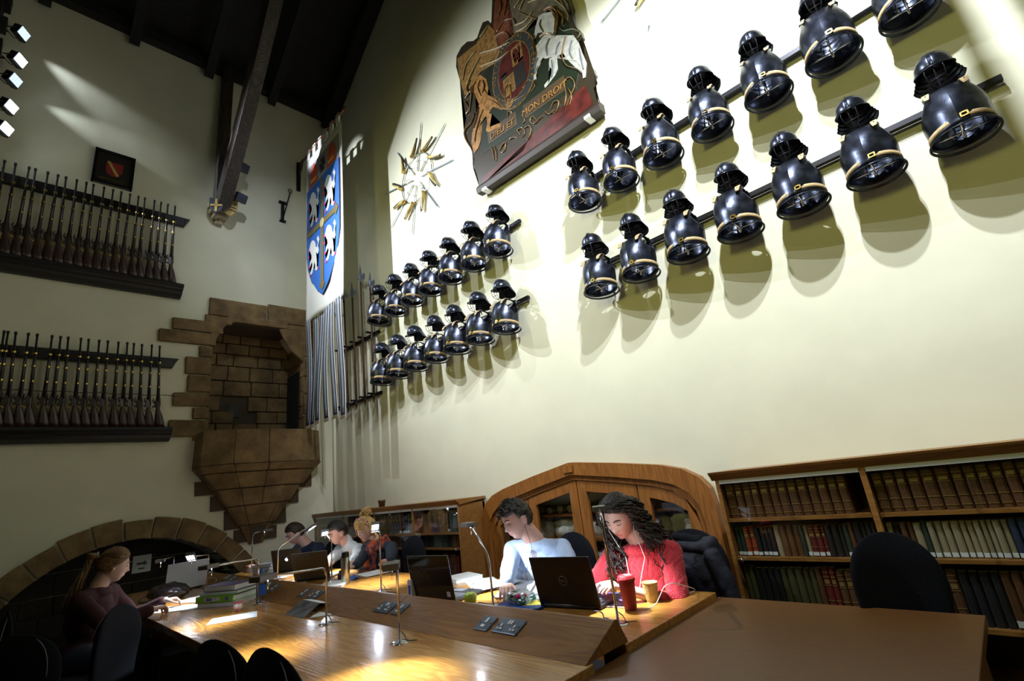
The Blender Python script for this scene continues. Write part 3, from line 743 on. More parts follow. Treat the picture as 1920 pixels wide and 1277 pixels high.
# outline traced once; the board is symmetric-ish and 45 mm thick, with a moulded foot
outl = [(899, 352), (893, 318), (887, 315), (890, 300), (885, 285), (870, 250), (872, 232), (874, 222), (867, 180), (862, 150), (855, 125), (856, 105), (865, 88), (876, 78), (893, 76), (898, 60), (905, 42), (915, 38), (921, 45), (925, 30), (923, 0), (930, -40), (955, -70), (975, -85), (1010, -100), (1035, -60), (1062, -10), (1070, 12), (1068, 35), (1075, 48), (1088, 58), (1092, 70), (1084, 80), (1090, 95), (1097, 108), (1105, 128), (1112, 128), (1116, 140), (1110, 152), (1116, 178), (1122, 196)]
bm = MB(); prism(bm, [ap(u, v) for u, v in outl], (0, .045, 0)); bmesh.ops.triangulate(bm, faces=[f for f in bm.faces if len(f.verts) > 4])
boardm = mat('arms_ground', (.028, .020, .010), .32, kind='stone', vscale=5, col2=(.022, .018, .010), coat=.5)
board = obj('board', bm, boardm, t)
bm = MB(); a = ap(898, 358); b = ap(1128, 200); d = b - a
prism(bm, [a + Vector((0, -.03, -.05)), a + Vector((0, -.045, 0)), a + Vector((0, -.02, .045)), a + Vector((0, .05, .045)), a + Vector((0, .05, -.05))], d); obj('foot_moulding', bm, mat('arms_dark_frame', (.020, .011, .008), .55), t)
for u, v in ((912, 348), (1104, 213)):
    bm = MB(); q = ap(u, v); bxx(bm, q.x - .03, q.x + .03, YA - .05, YA + .05, q.z - .075, q.z - .045); obj('wall_clip', bm, M['white'], t)
def paint(name, pts, m, lift=.004, parent=None):
    bm = MB(); prism(bm, [ap(u, v, lift) for u, v in pts], (0, .003, 0)); bmesh.ops.triangulate(bm, faces=[f for f in bm.faces if len(f.verts) > 4])
    return obj(name, bm, m, parent or board)
def stroke(name, lines, m, rad=.012, lift=.006):
    bm = MB()
    for ln in lines:
        n = len(ln)
        P_ = [ap(u, v, lift) for u, v in ln]
        # smooth
        Q = []
        for i in range(n - 1):
            for k in range(4):
                s = k / 4; p0_ = P_[max(i - 1, 0)]; p1_ = P_[i]; p2_ = P_[i + 1]; p3_ = P_[min(i + 2, n - 1)]
                Q.append(.5 * ((2 * p1_) + (p2_ - p0_) * s + (2 * p0_ - 5 * p1_ + 4 * p2_ - p3_) * s * s + (3 * p1_ - p0_ - 3 * p2_ + p3_) * s ** 3))
        Q.append(P_[-1])
        tube(bm, Q, [rad * (.35 + .65 * math.sin(PI * min(1, .15 + .85 * i / len(Q)))) for i in range(len(Q))], 5, flat=.3)
    return obj(name, bm, m, board)
ared = mat('arms_red', (.075, .012, .008), .34, coat=.4, var=.5, vscale=8); agold = mat('arms_gold', (.22, .115, .028), .4, var=.55, vscale=22, coat=.3)
agrn = mat('arms_green', (.009, .014, .006), .35, coat=.4); awht = mat('arms_white', (.36, .36, .31), .4, var=.25, vscale=18, coat=.3); adrk = mat('arms_black', (.012, .010, .008), .4, coat=.3)
aor = mat('arms_lion', (.29, .135, .028), .4, var=.5, vscale=20, coat=.3)
paint('red_base', [(905, 333), (922, 318), (960, 285), (1010, 248), (1075, 203), (1095, 160), (1103, 170), (1112, 196), (1010, 272), (903, 348)], ared, .003)
paint('green_field', [(890, 180), (930, 90), (1000, 40), (1060, 30), (1090, 110), (1080, 160), (1000, 225), (905, 290)], agrn, .002)
paint('mantling', [(893, 82), (915, 45), (930, 60), (940, 100), (925, 120), (900, 135), (885, 160), (872, 180), (862, 150), (857, 110)], agold, .004)
paint('mantling', [(955, 0), (985, -30), (1040, -30), (1066, 10), (1066, 40), (1040, 20), (1015, 18), (985, 60), (960, 70), (948, 40)], mat('arms_drape', (.10, .085, .05), .45, var=.4, vscale=14), .004)
stroke('mantling_folds', [[(868, 150), (875, 120), (893, 95)], [(875, 160), (888, 130), (900, 108)], [(900, 70), (908, 60), (915, 48)], [(900, 100), (930, 92), (958, 78)], [(900, 125), (935, 112), (955, 95)], [(872, 185), (884, 172), (880, 210)], [(968, 60), (985, 52), (1002, 32)], [(965, 48), (985, 40), (1000, 20)], [(990, 5), (1030, -5), (1062, 18)], [(1000, -12), (1040, -12), (1066, 30)], [(965, 15), (975, 0), (990, -20)], [(975, 18), (982, 2), (994, -14)]], mat('arms_ochre', (.30, .24, .12), .4), .016, .009)
paint('crest', [(925, 50), (928, 5), (936, -30), (950, -20), (955, 10), (960, 35), (955, 60), (965, 75), (955, 95), (935, 95), (930, 75)], mat('arms_crest', (.14, .04, .016), .4, var=.5, vscale=14, coat=.3), .006)
stroke('crest_scrolls', [[(932, 60), (945, 40), (962, 36), (966, 44)], [(928, 70), (945, 60), (955, 70), (950, 85)], [(935, 30), (940, 10), (935, -10)], [(945, 30), (950, 5), (946, -20)], [(940, 90), (950, 78), (962, 70)]], agold, .014, .011)
# garter ring and shield
def ellpts(cu, cv, ru, rv, n=28, tilt=0):
    C_ = ap(cu, cv)
    out = []
    for k in range(n):
        a = 2 * PI * k / n; x = math.cos(a) * ru; z = math.sin(a) * rv
        out.append((C_.x + x, C_.z + z))
    return out
def wpaint(name, xz, m, lift):
    bm = MB(); prism(bm, [Vector((x, YA - lift, z)) for x, z in xz], (0, .003, 0)); return obj(name, bm, m, board)
gc = ap(964, 132)
wpaint('garter', ellpts(964, 132, .34, .47), agold, .006); wpaint('garter_blue', ellpts(964, 132, .325, .455), mat('arms_garter', (.018, .022, .020), .4, coat=.3), .0085)
wpaint('garter_edge', ellpts(964, 132, .245, .36), agold, .0105); wpaint('shield_red', ellpts(964, 132, .235, .35), ared, .0125)
X_, Z_ = gc.x, gc.z
for (xa, xb_, za, zb, m_) in ((0, .16, .03, .27, agold), (-.17, 0, -.26, -.02, agold), (-.19, 0, .03, .22, ared), (0, .16, -.25, .0, adrk), (-.20, -.10, -.02, .05, adrk), (.08, .2, .0, .06, ared)):
    wpaint('quarter', [(X_ + xa, Z_ + za), (X_ + xb_, Z_ + za), (X_ + xb_, Z_ + zb), (X_ + xa, Z_ + zb)], m_, .0145)
lion('red_lion', X_ + .02, Z_ + .05, .12, .19, ared, .018, board, YA, tongue=False)
stroke('harp', [[(948, 190), (946, 170), (955, 158), (958, 185), (948, 190)]], aor, .012, .018)
# lettering on the garter following the ring
GT = 'HONI SOIT QVI MAL Y PENSE'
for k, ch in enumerate(GT):
    if ch == ' ': continue
    a = R(235 - k * (285 / len(GT)))
    ex = Vector((math.sin(a), 0, -math.cos(a))); ey = Vector((math.cos(a), 0, math.sin(a)))
    o_ = Vector((X_ + math.cos(a) * .268, YA - .011, Z_ + math.sin(a) * .385))
    mktext(ch, .085, basis(o_, ex, ey), agold, board, 'letter', .0015)
# lion supporter
paint('lion_supporter', [(888, 150), (900, 140), (912, 148), (916, 165), (914, 178), (925, 182), (938, 196), (945, 204), (940, 206), (925, 200), (914, 200), (912, 215), (905, 222), (898, 238), (902, 258), (898, 275), (889, 288), (884, 270), (885, 250), (892, 225), (898, 195), (891, 180), (886, 168)], aor, .007)
paint('lion_leg', [(912, 210), (922, 214), (921, 228), (918, 238), (938, 230), (940, 236), (918, 248), (911, 246), (913, 230)], aor, .008)
stroke('mane', [[(892, 152), (886, 168), (892, 185)], [(900, 150), (896, 165), (902, 180)], [(908, 155), (908, 168), (914, 176)], [(897, 160), (904, 163), (910, 160)], [(906, 205), (900, 220), (893, 240)]], mat('arms_brown', (.16, .07, .02), .5), .009, .012)
stroke('tail_scrolls', [[(885, 280), (874, 262), (872, 245), (884, 230), (890, 212)], [(872, 190), (880, 205), (874, 215)], [(880, 178), (876, 165), (882, 150)]], agold, .02, .009)
# unicorn supporter
paint('unicorn_body', [(1005, 86), (1018, 68), (1035, 66), (1055, 72), (1075, 66), (1085, 80), (1092, 100), (1100, 118), (1098, 145), (1093, 147), (1090, 125), (1080, 114), (1064, 112), (1056, 100), (1040, 106), (1022, 110), (1008, 102)], awht, .009)
paint('unicorn_head', [(1001, 68), (1004, 50), (1010, 30), (1020, 24), (1034, 22), (1042, 40), (1036, 70), (1022, 76), (1016, 60), (1008, 62), (1004, 72)], awht, .010)
for pts in ([(1010, 98), (1022, 104), (1010, 118), (1004, 135), (1006, 148), (1001, 150), (1000, 130), (1004, 112)], [(1030, 110), (1044, 104), (1046, 130), (1040, 142), (1028, 158), (1022, 165), (1020, 160), (1032, 145), (1036, 132), (1029, 122)]):
    paint('unicorn_leg', pts, awht, .008)
stroke('unicorn_mane', [[(1020, 20), (1035, 14), (1046, 28), (1044, 50), (1040, 68)], [(1030, 18), (1042, 30), (1040, 60)], [(1012, 70), (1024, 64), (1036, 66)], [(1046, 20), (1056, 32), (1054, 46)]], agold, .024, .013)
stroke('unicorn_shading', [[(1030, 72), (1024, 88), (1026, 104)], [(1050, 78), (1044, 90), (1042, 102)], [(1072, 76), (1068, 95), (1074, 110)], [(1018, 60), (1012, 48), (1014, 36)], [(1008, 108), (1003, 122), (1003, 138)], [(1034, 112), (1036, 128), (1034, 145)], [(1086, 90), (1090, 110), (1094, 130)]], mat('arms_shade', (.09, .10, .12), .5), .013, .0135)
stroke('lion_shading', [[(900, 225), (893, 245), (890, 265)], [(905, 150), (908, 162), (904, 174)], [(915, 186), (928, 192), (940, 202)], [(897, 200), (894, 220), (888, 240)]], mat('arms_brown2', (.10, .04, .012), .5), .012, .013)
stroke('unicorn_horn', [[(1008, 36), (990, 30), (972, 22)]], aor, .009, .013)
stroke('chain', [[(1060, 68), (1056, 85), (1054, 105), (1062, 122), (1080, 128), (1092, 136)], [(1002, 66), (1000, 85), (1003, 100)]], agold, .012, .014)
stroke('unicorn_tail', [[(1083, 72), (1088, 62), (1075, 55), (1058, 58), (1048, 52)]], mat('arms_tail', (.08, .10, .04), .5), .016, .011)
# scrollwork below the shield
stroke('scrolls', [[(1050, 165), (1058, 152), (1070, 145), (1078, 160), (1070, 180), (1062, 200)], [(1065, 165), (1072, 180), (1068, 198)], [(1058, 160), (1062, 180), (1058, 200)], [(1032, 205), (1038, 192), (1048, 190), (1044, 208), (1036, 212)], [(1022, 208), (1030, 214), (1040, 206)], [(1006, 224), (998, 218), (994, 228), (1002, 232), (1012, 222), (1020, 218)], [(975, 252), (970, 244), (980, 240), (984, 250), (978, 258)], [(984, 240), (992, 236), (996, 244), (990, 262), (984, 258)], [(936, 282), (942, 272), (948, 268), (946, 282), (938, 288)], [(920, 275), (924, 285), (926, 300)], [(926, 274), (930, 286), (930, 302)], [(955, 262), (962, 258), (970, 258)], [(952, 220), (952, 210), (960, 210), (958, 218)], [(978, 215), (984, 225), (980, 232)], [(980, 165), (992, 150), (1003, 160), (996, 172)]], agold, .011, .010)
stroke('ribbon', [[(925, 175), (940, 186), (952, 192)], [(962, 190), (975, 184), (988, 176)], [(955, 196), (965, 200), (975, 192)]], agold, .010, .010)
wpaint('ribbon_knot', ellpts(957, 195, .06, .05, 12), agold, .013)
for s_, (u0, v0), (u1, v1), sz in (('DIEV ET', (922, 262), (964, 234), .105), ('MON DROIT', (990, 214), (1054, 169), .105)):
    A_ = ap(u0, v0); B_ = ap(u1, v1)
    mid = (A_ + B_) / 2
    # letters run straight along the motto scroll
    bm = MB(); n_ = Vector((0, 0, .075)); prism(bm, [A_ + Vector((-.05, -.005, -.03)), B_ + Vector((.05, -.005, -.03)), B_ + Vector((.05, -.005, .14)), A_ + Vector((-.05, -.005, .14))], (0, .003, 0)); obj('motto_band', bm, mat('arms_scroll', (.045, .028, .012), .4, coat=.3), board)
    mktext(s_.replace('V', 'U'), sz, basis((A_ + B_) / 2 + Vector((0, -.012, 0)), B_ - A_, (0, 0, 1)), aor, board, 'motto', .002)

# ---- radiating displays of swords and horn-gripped pistols
def make_sword():
    t = thing('rapier', '', 'sword', (0, 0, 0))
    bm = MB(); prism(bm, [(-.009, -.006, .14), (0, -.011, .14), (.009, -.006, .14), (0, -.002, .14)], (0, 0, .50)); prism(bm, [(-.009, -.006, .64), (.009, -.006, .64), (0, -.006, .70)], (0, .002, 0)); obj('blade', bm, M['blade'], t, local=True)
    bm = MB(); tube(bm, [(0, -.008, .0), (0, -.008, .12)], [.010, .008], 8); ellip(bm, (0, -.008, -.008), (.014, .014, .014), nu=8, nv=6); obj('grip', bm, M['white'], t, local=True)
    bm = MB(); tube(bm, [(-.035, -.008, .13), (.035, -.008, .13)], .005, 6); tube(bm, [(.03, -.008, .13), (.036, -.008, .08), (.01, -.008, .0)], .003, 6); obj('guard', bm, M['blade'], t, local=True)
    return t
def make_horn():
    t = thing('powder_horn', '', 'powder horn', (0, 0, 0))
    bm = MB()
    pts = [Vector((.07 * math.sin(a * 1.5) - .02, -.03, -.12 + .24 * a)) for a in [k / 10 for k in range(11)]]
    tube(bm, pts, [.034, .034, .033, .031, .028, .025, .022, .019, .016, .013, .010], 10, flat=.6); obj('horn', bm, mat('horn', (.72, .52, .14), .35, coat=.4, var=.4, vscale=14), t, local=True)
    bm = MB(); tube(bm, [p + Vector((.024, -.006, 0)) for p in pts[1:]], [.008] * 10, 6, flat=2); obj('dark_edge', bm, M['black'], t, local=True)
    bm = MB(); tube(bm, [pts[0] + Vector((0, 0, -.012)), pts[0] + Vector((0, 0, .004))], [.037, .037], 10, flat=.6); obj('end_cap', bm, M['brass'], t, local=True)
    return t
sword0 = make_sword(); horn0 = make_horn(); usedp = [0, 0]
def wheel(c, where, ns, nh, ph=0.0, rs=1.0, swl=None):
    bm = MB(); tube(bm, [Vector((c[0] + .35 * rs * math.cos(a), W - .02, c[2] + .35 * rs * math.sin(a))) for a in [2 * PI * k / 40 for k in range(41)]], .007, 6); o = obj('display_ring', bm, M['chrome']); tag(o, 'thin metal ring holding the sword display %s' % where, 'ring')
    for k in range(ns):
        a = ph + 2 * PI * k / ns
        l = 'sword radiating %s, display %s' % (['to the upper right', 'upwards', 'to the upper left', 'to the left', 'to the lower left', 'downwards to the left', 'downwards', 'to the lower right', 'to the right', 'straight right'][k % 10], where)
        loc = (c[0] + .12 * math.cos(a), W - .012, c[2] + .12 * math.sin(a))
        s = sword0 if not usedp[0] else dup(sword0, loc, None, l)
        if not usedp[0]: usedp[0] = 1; s.location = loc; s['label'] = l
        s['group'] = 'swords %s' % where
        s.rotation_euler = (0, PI / 2 - a, 0)
    for k in range(nh):
        a = ph + .31 + 2 * PI * k / nh
        l = 'curved yellow horn %s, sword display %s' % (['at the upper right', 'at the top', 'at the upper left', 'at the left', 'at the lower left', 'at the bottom left', 'at the bottom', 'at the lower right', 'at the right', 'at the far right'][k % 10], where)
        loc = (c[0] + .47 * rs * math.cos(a), W - .01, c[2] + .47 * rs * math.sin(a))
        s = horn0 if not usedp[1] else dup(horn0, loc, None, l)
        if not usedp[1]: usedp[1] = 1; s.location = loc; s['label'] = l
        s['group'] = 'horns %s' % where
        s.rotation_euler = (0, PI / 2 - a + .25, 0)
wc = AY(783, 335, W)
wheel(wc, 'beside the banner', 8, 9, .55)
w2 = AY(1240, 46, W)
wheel((w2.x + .24, W, w2.z + .745), 'above the rows of armour', 8, 9, .33)

# ---- pikes standing in wall brackets beside the banner
bm = MB()
t = thing('pike_rack', 'black iron wall brackets holding the pikes behind the banner', 'rack', (-6.2, W, 3))
for z in (3.62, 2.75):
    bm = MB(); bxx(bm, -6.95, -5.72, W - .035, W - .005, z - .02, z + .02)
    for q in range(5): bxx(bm, -6.80 + q * .24, -6.775 + q * .24, W - .16, W - .02, z - .012, z + .012)
    obj('rail', bm, M['iron'], t)
def make_pike():
    t = thing('pike', '', 'pike', (0, 0, 0))
    bm = MB(); tube(bm, [(0, 0, 0), (0, 0, 2.5)], [.017, .014], 8); obj('shaft', bm, mat('pike_shaft', (.10, .045, .025), .5), t, local=True)
    bm = MB(); tube(bm, [(0, 0, 2.45), (0, 0, 2.56), (0, 0, 2.62), (0, 0, 2.9)], [.02, .018, .03, .002], 6, flat=.35)
    prism(bm, [(.0, -.004, 2.58), (.10, -.004, 2.66), (.13, -.004, 2.58), (.10, -.004, 2.50)], (0, .008, 0)); prism(bm, [(0, -.004, 2.56), (-.09, -.004, 2.6), (-.02, -.004, 2.64)], (0, .008, 0)); obj('pike_head', bm, M['blade'], t, local=True)
    bm = MB(); tube(bm, [(0, 0, .10), (0, 0, -.12)], [.019, .003], 8); obj('butt_spike', bm, M['iron'], t, local=True)
    return t
pk = make_pike()
for k in range(5):
    loc = (-6.74 + k * .24, W - .10, 2.68)
    l = 'pike standing %s from the banner side in the wall rack' % ORD[k]
    c = pk if k == 0 else dup(pk, loc, None, l)
    c.location = loc; c['label'] = l; c['group'] = 'pikes behind the banner'; c.rotation_euler = (0, R(-4 + k), 0)
    c.scale = (1, 1, (.62, .68, .66, .72, .64)[k])

# ---- armour: helmets and cuirasses on iron bars
def make_cuirass():
    t = thing('cuirass', '', 'cuirass', (0, 0, 0))
    secs = [(0, .182, .158), (.015, .176, .152), (.04, .172, .150), (.09, .177, .155), (.15, .182, .158), (.21, .182, .154), (.26, .180, .146), (.31, .172, .132), (.345, .160, .116), (.375, .138, .092)]
    def ab(z):
        for i in range(len(secs) - 1):
            if z <= secs[i + 1][0]:
                s = (z - secs[i][0]) / (secs[i + 1][0] - secs[i][0]); s2 = s * s * (3 - 2 * s) if False else s
                return secs[i][1] + (secs[i + 1][1] - secs[i][1]) * s2, secs[i][2] + (secs[i + 1][2] - secs[i][2]) * s2
        return secs[-1][1], secs[-1][2]
    def half(z):   # angular half-extent of each plate: full round the waist, cut back for the armhole
        if z < .15: return R(91)
        s = (z - .15) / .225
        return R(91 - 48 * math.sin(min(1, s * 1.25) * PI * .5) + (18 * max(0, s - .62) / .38))
    for sgn, nm_ in ((-1, 'front_plate'), (1, 'back_plate')):
        bm = MB()
        def fn(a, b):
            z = .375 * (b ** .9); A_, B_ = ab(z); h = half(z); th = (a * 2 - 1) * h
            x = A_ * math.sin(th); c_ = math.cos(th)
            keel = .026 * max(0, 1 - abs(th) / .95) * math.sin(min(1, .25 + z / .42) * PI) if sgn < 0 else 0
            zz_ = z - (.035 * max(0, math.cos(th * 1.6)) if b > .93 else 0)
            return Vector((x, sgn * (B_ * c_ + keel) * (1 if sgn < 0 else .85), zz_))
        gg = grid(bm, fn, 26, 20)
        for jj in range(20):
            e_ = bm.edges.get((gg[13][jj], gg[13][jj + 1]))
            if e_: e_.smooth = False
        off(bm, (0, -.16, 0))
        o = obj(nm_, bm, [M['steel'], M['steel_in']], t, local=True)
        s = o.modifiers.new('s', 'SOLIDIFY'); s.thickness = .005; s.offset = 0; s.material_offset = 0
    bm = MB()   # flared lower rim
    n = 40; 
    rr_ = [(.183, .160, -.002), (.194, .172, -.012), (.197, .175, -.016), (.193, .171, -.019), (.181, .158, -.006)]
    rows = [[bm.verts.new(Vector((a * math.sin(q), -.16 - b * math.cos(q), z))) for q in [2 * PI * k / n for k in range(n)]] for a, b, z in rr_]
    for i in range(len(rows) - 1):
        for k in range(n): f = bm.faces.new((rows[i][k], rows[i][(k + 1) % n], rows[i + 1][(k + 1) % n], rows[i + 1][k])); f.smooth = True
    obj('rim', bm, M['steel'], t, local=True)
    bm = MB()   # waist belt
    def belt(a, b):
        q = (a * 2 - 1) * PI * .62; z = .022 + .034 * b; return Vector(((.176 + .004) * math.sin(q), -.16 - (.153 + .006) * math.cos(q) - .010 * max(0, 1 - abs(q)), z + .006 * math.sin(q * 2)))
    grid(bm, belt, 36, 1); bl = obj('waist_belt', bm, M['leather'], t, local=True, solid=.005)
    bm = MB(); y = -.16 - .172
    for a, b, c, d in ((-.022, .022, .050, .058), (-.022, .022, .022, .030), (-.022, -.014, .022, .058), (.014, .022, .022, .058)): bxx(bm, .03 + a, .03 + b, y - .006, y + .004, c + .004, d + .004)
    obj('buckle', bm, M['brass'], bl, local=True)
    for sx in (-1, 1):     # shoulder straps with tan tips
        bm = MB()
        path = [(sx * .095, -.19, .372), (sx * .100, -.235, .366), (sx * .104, -.268, .345), (sx * .106, -.290, .315), (sx * .106, -.306, .275)]
        for i in range(len(path) - 1):
            a = Vector(path[i]); b = Vector(path[i + 1]); w = Vector((.021, 0, 0)); n_ = Vector((0, -.008, .002))
            prism(bm, [a - w, a + w, b + w * (1 if i < 3 else .6), b - w * (1 if i < 3 else .6)], n_)
        st = obj('shoulder_strap', bm, M['leather'], t, local=True)
        bm = MB()
        for i in (2, 3): ellip(bm, Vector(path[i]) + Vector((0, -.008, .003)), (.005, .004, .005), nu=6, nv=4)
        obj('stud', bm, M['iron'], st, local=True)
        bm = MB(); tube(bm, [(sx * .10, -.09, .355), (sx * .10, -.14, .375), (sx * .098, -.20, .372)], .016, 6, flat=.35); obj('shoulder_iron', bm, M['iron'], t, local=True)
    bm = MB(); tube(bm, [(0, -.16, -.012), (0, -.16, .44)], .008, 6); tube(bm, [(-.165, -.16, .03), (.165, -.16, .03)], .006, 6); tube(bm, [(0, -.02, .03), (0, -.29, .03)], .006, 6); tube(bm, [(-.11, -.16, .31), (.11, -.16, .31)], .006, 6); tube(bm, [(0, .0, .31), (0, -.16, .31)], .009, 6)
    tube(bm, [(-.06, -.16, .03), (-.04, -.16, .31)], .005, 6)
    obj('stand', bm, M['chrome'], t, local=True)
    return t
def make_helmet(tall=False):
    t = thing('helmet', '', 'helmet', (0, 0, 0))
    bm = MB()
    def fn(a, b):
        th = a * 2 * PI; ph = b * PI / 2
        r = math.sin(ph); x = .105 * r * math.sin(th); y = -.128 * r * math.cos(th); z = .125 * math.cos(ph) ** .85
        return Vector((x, y, z))
    grid(bm, fn, 32, 12); 
    # comb
    sk = obj('skull', bm, M['steel'], t, local=True, solid=.005)
    bm = MB()
    rows = [(Vector((0, -.128 * math.sin(p), .125 * max(0, math.cos(p)) ** .85)), p) for p in [(-1 + 2 * k / 16) * 1.35 for k in range(17)]]
    vs = []
    for p, q in rows:
        n_ = Vector((0, p.y, p.z)).normalized(); h = .016 * math.cos(q * .9)
        vs.append([bm.verts.new(p + n_ * -.003 + Vector((-.005, 0, 0))), bm.verts.new(p + n_ * h), bm.verts.new(p + n_ * -.003 + Vector((.005, 0, 0)))])
    for i in range(16):
        for k in range(2): bm.faces.new((vs[i][k], vs[i][k + 1], vs[i + 1][k + 1], vs[i + 1][k]))
    obj('comb', bm, M['steel'], sk, local=True)
    bm = MB()   # peak
    def pk_(a, b):
        th = (a * 2 - 1) * R(105); e = .046 * b * math.cos(th * .7) ** .8
        return Vector(((.104 + e * .5) * math.sin(th), -(.127 + e * 1.2) * math.cos(th), .006 - .016 * b))
    grid(bm, pk_, 26, 4); obj('peak', bm, M['steel'], t, local=True, solid=.004)
    bm = MB()   # laminated neck guard
    def ng(a, b):
        th = PI + (a * 2 - 1) * R(78); fl = 1 + .42 * b; lam = .006 * ((b * 4) % 1)
        return Vector(((.104 * fl + lam) * math.sin(th), -(.126 * (1 + .30 * b) + lam) * math.cos(th), .004 - (.135 - .045 * abs(a * 2 - 1) ** 2) * b))
    grid(bm, ng, 22, 16); obj('neck_guard', bm, M['steel'], t, local=True, solid=.004)
    bm = MB()   # three face bars
    for sx in (-1, 0, 1):
        tube(bm, [(sx * .045, -.150, .0), (sx * .052, -.165, -.04), (sx * .045, -.155, -.10), (sx * .02, -.125, -.145), (0, -.11, -.155)], .0035, 6)
    tube(bm, [(-.045, -.155, -.10), (0, -.158, -.10), (.045, -.155, -.10)], .003, 6)
    obj('face_bars', bm, M['iron'], t, local=True)
    bm = MB(); tube(bm, [(0, .0, .10), (0, .0, -.20)], .006, 6); tube(bm, [(0, 0, -.17), (0, -.11, -.155)], .003, 6); obj('stand', bm, M['iron'], t, local=True)
    return t
cu0 = make_cuirass(); he0 = make_helmet()
rowsA = [  # x of first, pitch, z of bar row (centre), count, side, row
    (-5.445, .394, 3.775, 7, 'left', 'upper'), (-5.42, .386, 2.935, 7, 'left', 'lower'),
    (-1.986, .380, 3.745, 7, 'right', 'upper'), (-1.987, .379, 2.912, 7, 'right', 'lower')]
fst = True
for (xs, pitch, zc_, n, side, row) in rowsA:
    bm = MB(); zb = zc_ + .155
    bxx(bm, xs - .12, xs + pitch * (n - 1) + .22, W - .055, W - .02, zb - .018, zb + .018)
    for k in range(n): bxx(bm, xs + k * pitch - .012, xs + k * pitch + .012, W - .03, W, zb - .05, zb + .05)
    o = obj('armour_bar', bm, M['iron'], bevel=.003); tag(o, 'black iron bar behind the %s row of armour on the %s' % (row, side), 'bar')
    for k in range(n):
        sc = rnd.uniform(.97, 1.05) * (1 if side == 'right' else .98)
        w_ = '%s from left, %s row of the %s-hand armour' % (ORD[k], row, side)
        loc = (xs + k * pitch, W - .035, zc_ - .135)
        hl = (loc[0] + rnd.uniform(-.012, .012), loc[1] - .125, zc_ + .305)
        rz = rnd.uniform(-.1, .1)
        if fst: c = cu0; h = he0; fst = False
        else: c = dup(cu0, loc); h = dup(he0, hl)
        c.location = loc; c.rotation_euler = (R(-5), 0, rz * .5); c.scale = (sc * .76, sc * .88, sc * .78); c['label'] = 'steel cuirass, ' + w_; c['group'] = 'cuirasses, %s row on the %s' % (row, side)
        h.location = hl; h.rotation_euler = (R(rnd.uniform(10, 17)), 0, rz * 1.5); s2 = rnd.uniform(.74, .80); h.scale = (s2, s2, s2); h['label'] = 'barred helmet, ' + w_; h['group'] = 'helmets, %s row on the %s' % (row, side)
# ================================================================= FURNITURE ALONG THE GABLE WALL
YF = 3.06
def make_knob(parent, p):
    bm = MB(); lathe(bm, [(.004, 0), (.006, .012), (.013, .018), (.014, .026), (.008, .032), (0.0005, .033)], p, 12, rot=Matrix.Rotation(R(90), 3, 'X')); obj('knob', bm, M['chrome'], parent)
def bookcase(x0, x1, divs, shelves, label, top=1.285):
    t = thing('bookcase', label, 'bookcase', ((x0 + x1) / 2, YF, 0))
    bm = MB()
    prism(bm, [(x0 - .02, YF - .035, top - .012), (x0 - .02, YF - .04, top), (x0 - .02, W - .003, top), (x0 - .02, W - .003, top - .02), (x0 - .02, YF, top - .05), (x0 - .02, YF - .015, top - .03)], (x1 - x0 + .04, 0, 0)); obj('cornice', bm, M['oak'], t)
    for xs in (x0, x1 - .022): bm = MB(); bxx(bm, xs, xs + .022, YF, W - .003, 0, top - .045); obj('side_panel', bm, M['oak'], t)
    bm = MB(); bxx(bm, x0, x1, W - .03, W - .005, .0, top - .05); obj('back_panel', bm, flat('case_back', (.035, .02, .01)), t)
    for d in divs: bm = MB(); bxx(bm, d - .014, d + .014, YF, W - .03, 0, top - .045); obj('divider', bm, M['oak'], t, bevel=.002)
    xs = [x0] + list(divs) + [x1]
    for z in shelves:
        for i in range(len(xs) - 1): bm = MB(); bxx(bm, xs[i] + .018, xs[i + 1] - .018, YF + .012, W - .03, z - .018, z); obj('shelf', bm, M['oak'], t)
    bm = MB(); bxx(bm, x0, x1, YF + .01, W - .03, 0, .10); obj('plinth', bm, M['oak'], t)
    for i in range(len(xs) - 1):
        bm = MB(); bxx(bm, xs[i] + .016, xs[i + 1] - .016, YF + .001, YF + .007, top - .072, top - .047); obj('pale_strip', bm, flat('pale_strip_colour', (.70, .74, .78), .35), t)  # pale blue-white strip below the cornice
        xm = (xs[i] + xs[i + 1]) / 2
        for q, (a, b) in enumerate(((xs[i] + .016, xm + .01), (xm - .01, xs[i + 1] - .016))):
            bm = MB(); bxx(bm, a, b, YF + .001 + q * .007, YF + .005 + q * .007, .10, top - .074); g = obj('glass_door', bm, M['glass'], t)
            make_knob(g, (a + .045 if q == 0 else b - .045, YF + .001 - .001, shelves[1] - .012))
    return t
bookcase(-7.06, -3.86, (-6.24, -5.45, -4.65), (.985, .845, .56, .30), 'long glazed oak bookcase full of old books in the far corner')
bookcase(-1.33, .98, (-.565, .21), (1.01, .80, .52, .28), 'glazed oak bookcase with large folios on its top shelf at the right')
PAL = {'brown': (.125, .052, .016), 'dark green': (.028, .05, .032), 'navy': (.025, .035, .08), 'dark red': (.16, .016, .014), 'black': (.012, .012, .013), 'tan': (.24, .15, .055), 'grey-green': (.08, .10, .085), 'grey': (.11, .11, .11), 'cream': (.34, .29, .18), 'orange-red': (.32, .05, .012), 'olive': (.07, .062, .02)}
BM_ = {k: mat('book_' + k.replace(' ', '_').replace('-', '_'), v, .55, var=.35, vscale=30, bump=.1, bscale=80) for k, v in PAL.items()}
GB = flat('spine_gilt', (.45, .32, .10), .35, metal=.6); LB = flat('spine_label', (.62, .66, .68), .7)
booklib = {}
